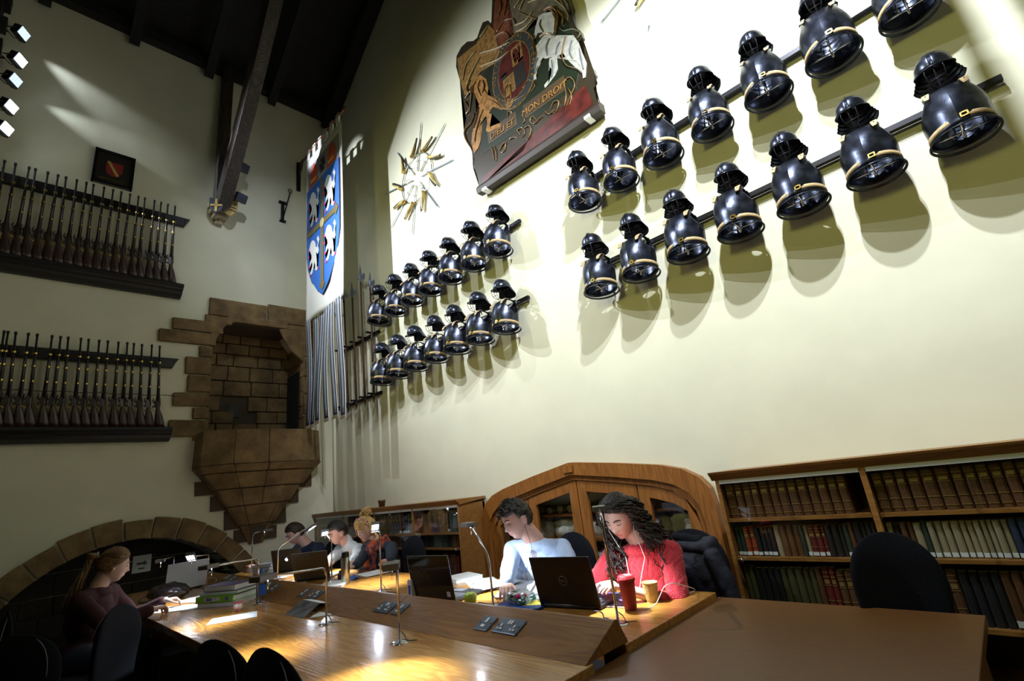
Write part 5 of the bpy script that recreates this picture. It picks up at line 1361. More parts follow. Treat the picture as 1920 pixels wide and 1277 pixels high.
def head_pt(v, off_=0, fem=0):
    t = v.z; ax = abs(v.x)
    x = v.x * .0755; y = v.y * (.100 if v.y > 0 else .090); z = t * .118
    if t < 0:
        x *= 1 - (.30 + .06 * fem) * (-t) ** 1.7
        if v.y > 0: y *= 1 - .50 * sm(-t * 1.3)
        else: y *= 1 - .04 * (-t) ** 2; y -= .010 * sm(-t)
    else:
        x *= 1 + .03 * t
        if v.y > 0: y *= 1.04
    if v.y < .15:
        k = sm((.15 - v.y) / .5); X = x; Z = z
        a = 0
        a += .011 * G(X, Z, 0, -.006, .009, .020) + .021 * G(X, Z, 0, -.031, .0095, .0115)
        a += .009 * (G(X, Z, .013, -.036, .007, .007) + G(X, Z, -.013, -.036, .007, .007))
        a += .0045 * (G(X, Z, .028, .025, .020, .007) + G(X, Z, -.028, .025, .020, .007))
        a -= .0105 * (G(X, Z, .031, .006, .014, .010) + G(X, Z, -.031, .006, .014, .010))
        a += .0045 * (G(X, Z, .031, .004, .010, .006) + G(X, Z, -.031, .004, .010, .006))
        a += .005 * (G(X, Z, .042, -.020, .02, .016) + G(X, Z, -.042, -.020, .02, .016))
        a += .0065 * G(X, Z, 0, -.0590, .016, .0050) + .0070 * G(X, Z, 0, -.0690, .014, .0052) - .0045 * G(X, Z, 0, -.064, .018, .0020)
        a -= .003 * G(X, Z, 0, -.079, .016, .005)
        a += .007 * G(X, Z, 0, -.098, .016, .011)
        y -= a * k
    p = Vector((x, y, z))
    if off_: p += p.normalized() * off_
    return p
def add_head(bm, c, rot, sc, fem):
    ellip(bm, c, (sc, sc, sc), rot=rot, nu=88, nv=72, fn=lambda v: head_pt(v, 0, fem))
    for sx in (-1, 1):
        e = Vector(c) + rot @ (Vector((sx * .0775, .010, -.010)) * sc)
        vol_sphere(bm, e, (.0075 * sc, .017 * sc, .031 * sc), rot @ Matrix.Rotation(R(10), 3, 'X') @ Matrix.Rotation(R(sx * 18), 3, 'Z'))
        vol_sphere(bm, Vector(c) + rot @ (Vector((sx * .076, .004, -.034)) * sc), (.006 * sc, .009 * sc, .010 * sc), rot)
def add_hand(bm, w, d, n, side, curl, sc=1.0, thumb=1):
    """w wrist, d pointing direction, n palm normal (faces down), side: +1 thumb on the +s side"""
    d = Vector(d).normalized(); n = Vector(n); n = (n - d * n.dot(d)).normalized(); s = d.cross(n).normalized() * side
    w = Vector(w)
    lens = (.078, .086, .080, .064)
    for k in range(4):
        o_ = (.030, .010, -.010, -.029)[k] * sc
        kn = w + d * (.083 - .004 * abs(k - 1)) * sc + s * o_ - n * .004
        vol_cone(bm, w + s * o_ * .55 + d * .01, kn, .013 * sc, .0115 * sc)
        a = curl[k] if isinstance(curl, (list, tuple)) else curl
        p = kn; dirn = Vector(d) + s * (.10, .02, -.04, -.12)[k]; dirn.normalize(); r = .0088 * sc
        for j, f in enumerate((.45, .30, .25)):
            dirn = (Matrix.Rotation(-R(a * (1, 1.2, .8)[j]) * side, 3, s) @ dirn) if False else (dirn * math.cos(R(a * (1, 1.2, .8)[j])) + n * math.sin(R(a * (1, 1.2, .8)[j]))).normalized()
            q = p + dirn * lens[k] * f * sc; vol_cone(bm, p, q, r, r * .92); p = q; r *= .92
    tb = w + d * .020 * sc + s * .026 * sc
    t1 = tb + (d * .62 + s * .55 + n * .25).normalized() * .040 * sc; t2 = t1 + (d * .85 + s * .22 + n * .35).normalized() * .032 * sc; t3 = t2 + (d * .95 + s * .02 + n * .3).normalized() * .024 * sc
    vol_cone(bm, tb, t1, .014 * sc, .0105 * sc); vol_cone(bm, t1, t2, .0102 * sc, .0092 * sc); vol_cone(bm, t2, t3, .0092 * sc, .008 * sc)
    vol_sphere(bm, w + d * .045 * sc, (.038 * sc, .038 * sc, .013 * sc), Matrix((s, d, n)).transposed())
def skinmat(name, c): return mat(name, c, .5, sss=.12, var=.12, vscale=16, spec=.4)
lip_m = flat('lips', (.50, .17, .15), .4)
def person(label, head, yaw, pitch, neck, cyaw, lean, wrists, skin, top, top_name, fem=0, roll=0, sw=.185, cuff=.05, elbows=None, curl=25, voxel=.0045, hsc=1.0, fold=.006, hands=None, knit=None, bust=0, pelvis=None, facing=-1, bare=0, collar=None):
    head = Vector(head); neck = Vector(neck)
    rot = (Matrix.Rotation(R(yaw), 3, 'Z') @ Matrix.Rotation(R(pitch), 3, 'X') @ Matrix.Rotation(R(roll), 3, 'Y'))
    crot = Matrix.Rotation(R(cyaw), 3, 'Z') @ Matrix.Rotation(R(lean), 3, 'X')
    fw = crot @ Vector((0, -1, 0)); rt = crot @ Vector((1, 0, 0)); up = crot @ Vector((0, 0, 1))   # rt = towards local +X (their left hand when facing -Y is +X)
    pel = neck - up * .50; pel.z = .56 if pelvis is None else pelvis
    t = thing('person', label, 'person', (pel.x, pel.y, 0))
    S = {1: neck - up * .045 + rt * sw, -1: neck - up * .045 - rt * sw}
    E = {}; wr = {1: Vector(wrists[0]), -1: Vector(wrists[1])}
    for sg in (1, -1):
        hint = (elbows[0 if sg > 0 else 1] if elbows else (rt * sg * .6 + Vector((0, 0, -1)) - fw * .2))
        E[sg] = ik(S[sg], wr[sg], .29, .26, hint)
        dd = wr[sg] - E[sg]
        if dd.length > .27: wr[sg] = E[sg] + dd.normalized() * .265
    # --- the body
    bm = MB()
    add_head(bm, head, rot, hsc, fem)
    nb = head + rot @ Vector((0, .028, -.07)); nr = .052 if fem else .060
    vol_cone(bm, nb, neck + up * .02, nr * hsc, nr * 1.08)
    vol_sphere(bm, neck - up * .02, (.10, .075, .05), crot)
    kz = .9 if fem else 1.0
    def torso(bm, g):
        mid = neck.lerp(pel, .5)
        vol_sphere(bm, neck - up * .16, (.150 * kz + g, .105 + g, .155 + g), crot)
        vol_sphere(bm, mid + (pel - neck) * .06, (.130 * kz + g, .100 + g, .17 + g), crot)
        vol_sphere(bm, pel, (.165 + g, .125 + g, .12 + g), Matrix.Rotation(R(cyaw), 3, 'Z'))
        for sg in (1, -1):
            vol_cone(bm, neck - up * .035 + rt * sg * .05, S[sg], .048 + g, .052 * kz + g)
            vol_cone(bm, S[sg], neck - up * .20 + rt * sg * .10, .052 * kz + g, .08 + g)
            if bust: vol_sphere(bm, neck - up * .22 + rt * sg * .07 + fw * .085, (.058 + g, .055 + g, .055 + g), crot)
    torso(bm, 0)
    for sg in (1, -1):
        vol_cone(bm, S[sg], E[sg], .046 * kz, .037 * kz); vol_cone(bm, E[sg], wr[sg], .038 * kz, .0255 * kz)
        hd = (wr[sg] - E[sg]).normalized() if not hands else Vector(hands[0 if sg > 0 else 1]).normalized()
        add_hand(bm, wr[sg], hd, (0, 0, -1), -sg if True else sg, curl, .98 if not fem else .90)
        hip = pel + rt * sg * .09; knee = hip + Vector((fw.x, fw.y, 0)).normalized() * .40 + Vector((0, 0, -.04)); ank = Vector((knee.x, knee.y, .08)) + Vector((fw.x, fw.y, 0)) * .03
        vol_cone(bm, hip, knee, .082, .058); vol_cone(bm, knee, ank, .055, .038); vol_cone(bm, ank, ank + Vector((fw.x, fw.y, 0)).normalized() * .15 + Vector((0, 0, -.04)), .04, .032)
    body = remesh(bm, 'body', [skin, lip_m], t, voxel, 2)
    # lips
    inv = rot.transposed(); W0 = Vector(t.location)
    me = body.data
    for p in me.polygons:
        c = inv @ ((Vector(p.center) + W0) - head) / hsc
        if c.y < -.07 and ((c.x / .021) ** 2 + ((c.z + .064) / .0085) ** 2) < 1: p.material_index = 1
    # --- clothing
    bm = MB(); g = .012
    torso(bm, g)
    vol_sphere(bm, neck - up * .018, (.112, .088, .050), crot)
    for sg in (1, -1):
        fr = 1 - cuff / .26
        ws = E[sg].lerp(wr[sg], fr)
        vol_cone(bm, S[sg], E[sg], .046 * kz + g + .002, .040 * kz + g + .002)
        if cuff < .24: vol_cone(bm, E[sg], ws, .040 * kz + g + .002, .030 * kz + g * .8)
    if collar: vol_cone(bm, neck - up * .01, neck + up * collar, .072, .066)
    sd = rnd.random() * 50
    def dsp(p, n):
        a = noise.noise(p * 9 + Vector((sd, 0, 0))) * fold * 1.2 + abs(noise.noise(Vector((p.x * 14, p.y * 14, p.z * 6)) + Vector((0, sd, 0)))) * fold
        if knit:
            q = inv @ (p - head) if False else p
            cx_ = (q - neck).dot(rt)
            a += .0035 * abs(math.sin(cx_ * 95 + 1.2 * math.sin(q.z * 75))) 
        return a
    tp = remesh(bm, top_name, [top], t, voxel * 1.25 if not knit else voxel, 3, dsp)
    # trousers
    bm = MB()
    vol_sphere(bm, pel - Vector((0, 0, .02)), (.178, .14, .12), Matrix.Rotation(R(cyaw), 3, 'Z'))
    for sg in (1, -1):
        hip = pel + rt * sg * .09; knee = hip + Vector((fw.x, fw.y, 0)).normalized() * .40 + Vector((0, 0, -.04)); ank = Vector((knee.x, knee.y, .12)) + Vector((fw.x, fw.y, 0)) * .03
        vol_cone(bm, hip, knee, .094, .068); vol_cone(bm, knee, ank, .066, .052)
    remesh(bm, 'trousers', [flat('denim_dark', (.02, .025, .045), .9)], t, .012, 2)
    return t, head, rot, dict(neck=neck, S=S, E=E, wr=wr, fw=fw, rt=rt, up=up, hsc=hsc)
def hl(H, p):   # head-local to world
    return H[0] + H[1] @ (Vector(p) * H[2])
def brows(t, H, m, th=.0022):
    bm = MB()
    for sx in (-1, 1):
        tube(bm, [hl(H, (sx * .013, -.0965, .022)), hl(H, (sx * .026, -.0945, .0285)), hl(H, (sx * .040, -.084, .027)), hl(H, (sx * .048, -.073, .020))], [th, th * 1.4, th * 1.1, th * .4], 6, flat=1.2)
    obj('eyebrows', bm, m, t)
    bm = MB()
    for sx in (-1, 1):
        tube(bm, [hl(H, (sx * .018, -.0835, .0015)), hl(H, (sx * .026, -.0862, -.0022)), hl(H, (sx * .036, -.083, -.0018)), hl(H, (sx * .044, -.0745, .002))], [.0009, .0017, .0018, .001], 5)
    obj('eyelashes', bm, flat('lash', (.015, .01, .008)), t)
def hair_cap(t, H, m, thick=.012, zf=.058, fringe=0, noise_a=.006, back=-.075, name='hair', fem=0, side=.0, ear=None):
    ear = (not fem) if ear is None else ear
    """shell over the scalp; zf = hairline height at the forehead"""
    bm = MB(); nu, nv = 72, 44
    rows = []
    for j in range(nv + 1):
        th = PI * .86 * j / nv; row = []
        for k in range(nu):
            a = 2 * PI * k / nu; v = Vector((math.sin(th) * math.cos(a), math.sin(th) * math.sin(a), math.cos(th)))
            p = head_pt(v, 0, fem)
            # smooth skull (no nose) for the shell
            q = Vector((v.x * .0775, v.y * (.103 if v.y > 0 else .090), v.z * .119))
            if v.z < 0 and v.y > 0: q.y *= 1 - .42 * sm(-v.z * 1.3)
            n_ = q.normalized(); r = thick + noise_a * noise.noise(Vector((v.x * 5, v.y * 5, v.z * 3)) * 2) + noise_a * .8 * noise.noise(Vector((v.x * 24, v.y * 24, v.z * 5)))
            # hairline
            front = -v.y
            if front > .25: line = zf - .02 * (abs(v.x) > .75) * 0 - side * 0
            else: line = None
            zl = back
            f_ = sm((front + .05) / .45); zl = back + (zf - back) * f_
            if abs(q.x) > .060 and front > .15: zl = min(zl, .0 + .05 * f_ + side)
            if ear and abs(q.x) > .050 and -.34 < v.y < .42: zl = max(zl, .012)
            s = sm((q.z - zl + .006) / .016)
            row.append((hl(H, q + n_ * (r * s - .004 * (1 - s))), s))
        rows.append(row)
    vs = [[bm.verts.new(p) for p, s in row] for row in rows]
    for j in range(nv):
        for k in range(nu):
            k2 = (k + 1) % nu
            if max(rows[j][k][1], rows[j][k2][1], rows[j + 1][k][1], rows[j + 1][k2][1]) > .02:
                f = bm.faces.new((vs[j][k], vs[j][k2], vs[j + 1][k2], vs[j + 1][k])); f.smooth = True
    bmesh.ops.delete(bm, geom=[v for v in bm.verts if not v.link_faces], context='VERTS')
    bmesh.ops.remove_doubles(bm, verts=bm.verts, dist=1e-5)
    return obj(name, bm, m, t)
def hairmat(name, c, c2): 
    m = mat(name, c, .42, col2=c2, vscale=60, bump=.4, bscale=140); return m
def strand(bm, pts, r, amp=0, freq=0, ph=0, n=5):
    """smooth strand through pts with helical wave"""
    Q = []; N_ = len(pts)
    for i in range(N_ - 1):
        for k in range(9):
            s = k / 9; p0 = pts[max(i - 1, 0)]; p1 = pts[i]; p2 = pts[i + 1]; p3 = pts[min(i + 2, N_ - 1)]
            Q.append(.5 * ((2 * p1) + (p2 - p0) * s + (2 * p0 - 5 * p1 + 4 * p2 - p3) * s * s + (3 * p1 - p0 - 3 * p2 + p3) * s ** 3))
    Q.append(pts[-1])
    M_ = len(Q)
    out = []
    for i, q in enumerate(Q):
        u = i / (M_ - 1); a = amp * min(1, u * 3)
        out.append(q + Vector((math.cos(ph + u * freq), math.sin(ph + u * freq), .3 * math.sin(ph + u * freq))) * a)
    tube(bm, out, [r * (1 - .75 * (i / (M_ - 1)) ** 3) for i in range(M_)], n)
skin_pale = skinmat('skin_pale', (.66, .42, .34)); skin_rosy = skinmat('skin_rosy', (.64, .38, .31))

# ---- reader in the red jumper
red_m = mat('red_knit', (.50, .016, .028), .85, kind='knit', col2=(.3, .01, .02), bump=.5, bscale=36, sheen=.2)
hd = AY(1161, 968, 2.42)
nk = hd + Vector((.035, .105, -.165))
t, h, rt_, J = person('woman in red cable-knit jumper, long curly dark hair and white earphones, typing', hd, 4, 26, nk, 8, 12,
    [AZ(1176, 1106, .800), AZ(1128, 1100, .800)], skin_pale, red_m, 'jumper', fem=1, sw=.165, cuff=.17, elbows=[Vector((.9, .2, -.9)), Vector((-.9, .3, -.5))], voxel=.0042, hsc=1.0, knit=1, bust=1, fold=.004, curl=[22, 28, 30, 34])
H = (h, rt_, J['hsc'])
hm = hairmat('hair_dark_brown', (.022, .011, .007), (.008, .004, .003))
brows(t, H, hm)
hc_ = hair_cap(t, H, hm, .016, .066, noise_a=.006, back=-.09, fem=1)
bm = MB()
rr = random.Random(11)
for i in range(190):
    sx = -1 if i % 2 else 1
    a = rr.uniform(-.95, 1.0)       # front to back position
    st = Vector((sx * rr.uniform(.01, .05), -.055 + .075 * (a + .5), .115 - .04 * abs(a - .1)))
    m1 = Vector((sx * rr.uniform(.085, .108), .005 + .055 * (a + .25), .045 + rr.uniform(-.02, .02)))
    m2 = Vector((sx * rr.uniform(.088, .125), .015 + .06 * (a + .2), -.05 + rr.uniform(-.02, .02)))
    P0 = [hl(H, st), hl(H, m1), hl(H, m2)]
    base = J['neck'] + J['rt'] * sx * rr.uniform(.07, .16) + J['fw'] * rr.uniform(-.02, .10) * (1 if a < .3 else -.9) + Vector((0, 0, rr.uniform(-.03, .05)))
    P0.append(base)
    if sx < 0 or a > .2: P0.append(base + Vector((rr.uniform(-.02, .02), rr.uniform(-.03, .02), -rr.uniform(.05, .16))) + J['fw'] * .03)
    strand(bm, P0, rr.uniform(.0045, .007), rr.uniform(.010, .017), rr.uniform(34, 58), rr.uniform(0, 6))
obj('long_curls', bm, hm, hc_)
bm = MB()
for sx in (-1, 1):
    e = hl(H, (sx * .078, -.005, -.025)); j = J['neck'] - J['up'] * .20 + J['fw'] * .155
    tube(bm, [e, e + Vector((0, -.01, -.05)), J['neck'] + J['rt'] * sx * .055 - J['up'] * .03 + J['fw'] * .10, J['neck'] + J['rt'] * sx * .03 - J['up'] * .12 + J['fw'] * .165, j + J['fw'] * .02, j - J['up'] * .10 + J['fw'] * .015], .0018, 5)
obj('earphones', bm, M['white'], t)

# jacket over the back of her chair
def dj(p, n): return noise.noise(p * 7) * .02 + abs(noise.noise(p * 16)) * .012
jt = thing('jacket', 'dark navy jacket draped over the chair behind the woman in red', 'jacket', (-1.42, 2.82, .5))
bm = MB()
cj = Vector((-1.42, 2.76, 0))
vol_cone(bm, cj + Vector((-.15, 0, .92)), cj + Vector((.11, 0, .91)), .045, .045); vol_sphere(bm, cj + Vector((-.01, .01, .70)), (.20, .075, .22)); vol_cone(bm, cj + Vector((.13, -.02, .86)), cj + Vector((.21, -.04, .56)), .045, .04); vol_cone(bm, cj + Vector((-.19, 0, .86)), cj + Vector((-.23, .02, .58)), .05, .04)
remesh(bm, 'shell', [mat('jacket_navy', (.010, .012, .025), .7, bump=.4, bscale=60)], jt, .008, 2, dj)
bm = MB(); vol_cone(bm, cj + Vector((-.09, -.01, .955)), cj + Vector((.06, -.01, .945)), .028, .028); remesh(bm, 'hood', [M['fabric_dark']], jt, .008, 2, dj)

# ---- reader in the light blue shirt
blue_m = mat('pale_blue_jersey', (.42, .53, .74), .85, bump=.15, bscale=120)
hd = AY(968, 974, 2.46)
nk = hd + Vector((.055, .10, -.165))
t, h, rt_, J = person('young man in a pale blue long-sleeved shirt looking down at his papers', hd, -14, 18, nk, 10, 10,
    [AZ(1046, 1098, .80), AZ(948, 1108, .79)], skin_rosy, blue_m, 'shirt', fem=0, sw=.195, cuff=.02, elbows=[Vector((.9, .5, -.7)), Vector((-.9, .5, -.5))], voxel=.0045, hsc=1.03, fold=.006, roll=-6)
H = (h, rt_, J['hsc'])
hm2 = hairmat('hair_black_brown', (.018, .012, .010), (.007, .005, .004))
brows(t, H, hm2, .003)
hc_ = hair_cap(t, H, hm2, .017, .052, noise_a=.010, back=-.055, side=.01)
bm = MB()
for i in range(260):
    a = rr.uniform(0, 2 * PI); b = rr.uniform(0, .95); v = Vector((math.sin(b * 1.55) * math.cos(a), math.sin(b * 1.55) * math.sin(a), math.cos(b * 1.55)))
    q = Vector((v.x * .079, v.y * .100, v.z * .120))
    if q.z < .045 and q.y < .0: continue
    p = q * 1.10; e = q * 1.24 + Vector((rr.uniform(-.01, .01), -.018, rr.uniform(-.008, .004))); tube(bm, [hl(H, p), hl(H, p.lerp(e, .6)), hl(H, e)], [.004, .003, .0008], 4)
obj('tufts', bm, hm2, hc_)
# abstract splotches of grey, white and red printed on the shirt front
chest = [(-.095, -.23, .05, .055, 'p1'), (.02, -.20, .03, .06, 'p2'), (-.04, -.31, .055, .04, 'p3'), (.05, -.33, .05, .05, 'p3'), (-.075, -.37, .03, .045, 'p4'), (.0, -.40, .05, .04, 'p3')]
pm = {'p1': flat('print_grey', (.16, .22, .30)), 'p2': flat('print_mauve', (.22, .19, .25)), 'p3': flat('print_white', (.72, .76, .8)), 'p4': flat('print_red', (.55, .08, .10))}
body_top = [c for c in t.children if c.name.startswith('shirt')][0]
from mathutils.bvhtree import BVHTree
def wrap_patch(host, name, ctr, ax, ay, dirn, rx, ry, m, seed, lift=.0015):
    """irregular patch shrunk on to the front of a garment"""
    W0 = Vector(t.location); me = host.data; bv = BVHTree.FromPolygons([v.co + W0 for v in me.vertices], [p.vertices[:] for p in me.polygons])
    bm = MB(); c = None; rings = []
    for j in range(7):
        row = []
        for k in range(20):
            a = 2 * PI * k / 20; rr_ = j / 6 * (1 + .35 * noise.noise(Vector((math.cos(a) * 1.5, math.sin(a) * 1.5, seed))))
            p = ctr + ax * math.cos(a) * rx * rr_ + ay * math.sin(a) * ry * rr_
            hit = bv.ray_cast(p + dirn * .20, -dirn)
            q = hit[0] + dirn * lift if hit[0] is not None else p - dirn * 9
            row.append(bm.verts.new(q))
        rings.append(row)
    for j in range(6):
        for k in range(20):
            qs = [v.co for v in (rings[j][k], rings[j][(k + 1) % 20], rings[j + 1][(k + 1) % 20], rings[j + 1][k])]
            if max((qs[a] - qs[b]).length for a in range(4) for b in range(a)) > .035: continue
            f = bm.faces.new((rings[j][k], rings[j][(k + 1) % 20], rings[j + 1][(k + 1) % 20], rings[j + 1][k])); f.smooth = True
    bmesh.ops.delete(bm, geom=[v for v in bm.verts if not v.link_faces], context='VERTS')
    bmesh.ops.remove_doubles(bm, verts=bm.verts, dist=1e-5)
    if len(bm.faces): obj(name, bm, m, host)
for i, (a, b, rx, ry, k) in enumerate(chest):
    wrap_patch(body_top, 'printed_patch', J['neck'] + J['rt'] * a + J['up'] * (b + .125) + J['fw'] * .10, J['rt'], J['up'], J['fw'], rx, ry, pm[k], i * 3.3, .0015 + .0006 * i)
bm = MB(); tube(bm, [hl(H, (.078, -.0, -.03)), J['neck'] + J['fw'] * .09 + J['rt'] * .03, J['neck'] + J['fw'] * .165 - J['up'] * .14 - J['rt'] * .01, J['neck'] + J['fw'] * .165 - J['up'] * .28 + J['rt'] * .01, J['neck'] + J['fw'] * .17 - J['up'] * .40 + J['rt'] * .03], .0015, 5); obj('earphone_cord', bm, M['black'], t)

# ---- fair-haired reader with a scarf
hd = AY(686, 992, 2.62)
nk = hd + Vector((.05, .105, -.16))
t, h, rt_, J = person('young woman with pinned-up blonde hair and an orange and navy scarf, leaning on the table', hd, 12, 16, nk, 12, 14,
    [AZ(716, 1085, .80), AZ(658, 1072, .79)], skin_pale, mat('navy_cardigan', (.018, .026, .045), .9, bump=.3, bscale=90), 'cardigan', fem=1, sw=.175, cuff=.01, elbows=[Vector((1, .2, -.8)), Vector((-.8, .4, -.6))], voxel=.006, fold=.008,
    hands=[(-1, -.2, 0), (-.6, -1, 0)])
H = (h, rt_, J['hsc'])
hb = hairmat('hair_blonde', (.66, .44, .16), (.34, .19, .06))
brows(t, H, hairmat('brow_fair', (.25, .15, .06), (.2, .1, .05)))
hc_ = hair_cap(t, H, hb, .014, .055, noise_a=.007, back=-.07, fem=1)
bm = MB()
for i in range(46):   # fringe and side locks
    s = rr.uniform(-1, 1); st = Vector((s * .045, -.03, .125)); e = Vector((s * .080, -.096 + .035 * abs(s), .028 - .075 * abs(s) ** 3 + rr.uniform(-.008, .008)))
    strand(bm, [hl(H, st), hl(H, (s * .066, -.092 + .02 * abs(s), .085)), hl(H, e)], .005, .002, 6, i)
for i in range(60):   # messy knot
    a = rr.uniform(0, 6.28); b = rr.uniform(0, 6.28); c = Vector((0, .045, .150)); r = .045
    pts = [hl(H, c + Vector((math.cos(a + k * 1.1) * r * rr.uniform(.6, 1.2), math.sin(b + k * 1.3) * r * rr.uniform(.5, 1.1), math.sin(a + k * 1.7) * r * rr.uniform(.6, 1.3)))) for k in range(4)]
    strand(bm, pts, .0055, .004, 8, i)
for i in range(22):
    sx = rr.choice((-1, 1)); strand(bm, [hl(H, (sx * .07, .03, .04)), hl(H, (sx * .088, .02, -.03)), hl(H, (sx * .080 + rr.uniform(-.01, .01), .0 + rr.uniform(-.02, .03), -.13 - rr.uniform(0, .05)))], .0035, .006, 9, i)
obj('pinned_curls', bm, hb, hc_)
bm = MB()
for p in ((-.04, -.045, .128), (.045, -.055, .118), (.075, -.02, .085)): ellip(bm, hl(H, p), (.014, .008, .008), nu=10, nv=6)
obj('hair_clips', bm, flat('clip_pink', (.45, .06, .40), .3), hc_)
sc_m = mat('scarf', (.55, .10, .025), .85, col2=(.012, .014, .035), vscale=14, det=2, bump=.4, bscale=40)
bm = MB()
for k in range(3): 
    pts = [J['neck'] + J['up'] * (.045 - .03 * k) + J['rt'] * (.085 + .008 * k) * math.cos(a) - J['fw'] * (.085 + .012 * k) * math.sin(a) for a in [2 * PI * i / 14 for i in range(14)]]
    for a, b in zip(pts, pts[1:] + pts[:1]): vol_cone(bm, a, b, .024, .024)
for sx, l_ in ((-.035, .40), (.04, .36)):
    for q in (-.022, .0, .022):
        vol_cone(bm, J['neck'] + J['fw'] * .10 + J['rt'] * (sx + q * .4), J['neck'] + J['fw'] * .165 - J['up'] * .18 + J['rt'] * (sx + q), .026, .024); vol_cone(bm, J['neck'] + J['fw'] * .165 - J['up'] * .18 + J['rt'] * (sx + q), J['neck'] + J['fw'] * .17 - J['up'] * l_ + J['rt'] * (sx * 1.3 + q * 1.3), .024, .022)
remesh(bm, 'scarf', [sc_m], t, .006, 1, lambda p, n: .006 * noise.noise(p * 22))

# ---- dark-haired reader in white
hd = AY(632, 999, 2.56)
nk = hd + Vector((-.0, .125, -.15))
t, h, rt_, J = person('young man in a white shirt, dark cropped hair, bending over his laptop', hd, 2, 20, nk, 0, 26,
    [AZ(640, 1078, .80), AZ(598, 1066, .80)], skin_rosy, mat('white_shirt', (.66, .70, .72), .85, bump=.2, bscale=60), 'shirt', fem=0, sw=.20, cuff=.01, elbows=[Vector((1, .3, -.6)), Vector((-.9, .4, -.5))], voxel=.006, fold=.008, collar=.055)
H = (h, rt_, J['hsc']); brows(t, H, hm2, .003); hair_cap(t, H, hm2, .018, .058, noise_a=.009, back=-.05)
# ---- reader in navy
hd = AY(553, 1001, 2.50)
nk = hd + Vector((.06, .12, -.15))
t, h, rt_, J = person('man with short brown hair in a navy jumper, farthest along the table', hd, -8, 26, nk, 10, 24,
    [AZ(560, 1078, .80), AZ(512, 1068, .80)], skin_rosy, mat('navy_jumper', (.010, .020, .055), .9, bump=.2, bscale=80), 'jumper', fem=0, sw=.205, cuff=.01, elbows=[Vector((1, .3, -.6)), Vector((-.9, .2, -.3))], voxel=.007, fold=.008)
H = (h, rt_, J['hsc']); hm3 = hairmat('hair_brown', (.04, .02, .012), (.018, .009, .005)); brows(t, H, hm3, .003); hair_cap(t, H, hm3, .020, .060, noise_a=.008, back=-.05)

# ---- ponytailed reader on the near side, in profile
hd = AX(213, 1060, -4.95)
nk = hd + Vector((-.01, -.075, -.150))
t, h, rt_, J = person('young woman with a long ponytail in dark red cardigan, seated in profile', hd, 176, 12, nk, 145, 8,
    [Vector((-5.02, .98, .80)), Vector((-4.62, .83, .80))], skin_pale, mat('maroon_cardigan', (.045, .007, .011), .9, kind='knit', bump=.4, bscale=60), 'cardigan', fem=1, sw=.17, cuff=.03, elbows=[Vector((-.9, -.5, -.7)), Vector((.8, -.5, -.8))], voxel=.005, fold=.006, hands=[(.2, .8, -.05), (-.5, .8, 0)], curl=40)
H = (h, rt_, J['hsc'])
hp = hairmat('hair_fair_brown', (.24, .125, .05), (.11, .055, .02)); brows(t, H, hp)
hc_ = hair_cap(t, H, hp, .013, .062, noise_a=.003, back=-.04, fem=1)
bm = MB()
for i in range(90):
    a = rr.uniform(0, 6.28); q = rr.uniform(0, 1) ** .6; o_ = Vector((math.cos(a), math.sin(a) * .9, math.sin(a))) * .026 * q
    st = hl(H, Vector((0, .105, .062)) + o_ * .6)
    p1 = hl(H, Vector((0, .155, .045)) + o_); dn = Vector((-.01, -.03, -.10))
    pts = [st, p1, p1 + Vector((-.01, -.035, -.10)) + o_ * 3.2, p1 + Vector((-.01, -.06, -.20)) + o_ * 3.6, p1 + Vector((-.01, -.07, -.30 + rr.uniform(-.06, .03))) + o_ * 2.2]
    strand(bm, pts, .0055, .003, 5, i)
for i in range(30):
    sx = -1 if i % 2 else 1; z0 = rr.uniform(-.02, .10); strand(bm, [hl(H, (sx * .055, -.075, .06)), hl(H, (sx * .090, .0, z0)), hl(H, (sx * .04, .10, .062))], .004, 0, 0, i)
obj('ponytail', bm, hp, hc_)
bm = MB(); tube(bm, [hl(H, Vector((.018 * math.cos(a), .118, .062 + .022 * math.sin(a)))) for a in [2 * PI * k / 14 for k in range(15)]], .006, 6); obj('hair_band', bm, flat('band_grey', (.35, .35, .38)), hc_)
body_top = [c for c in t.children if c.name.startswith('cardigan')][0]
wrap_patch(body_top, 'blue_top', J['neck'] - J['up'] * .27 + J['fw'] * .1, J['rt'], J['up'], J['fw'], .06, .20, flat('slate_blue', (.045, .065, .12), .8), 1.0, .004)
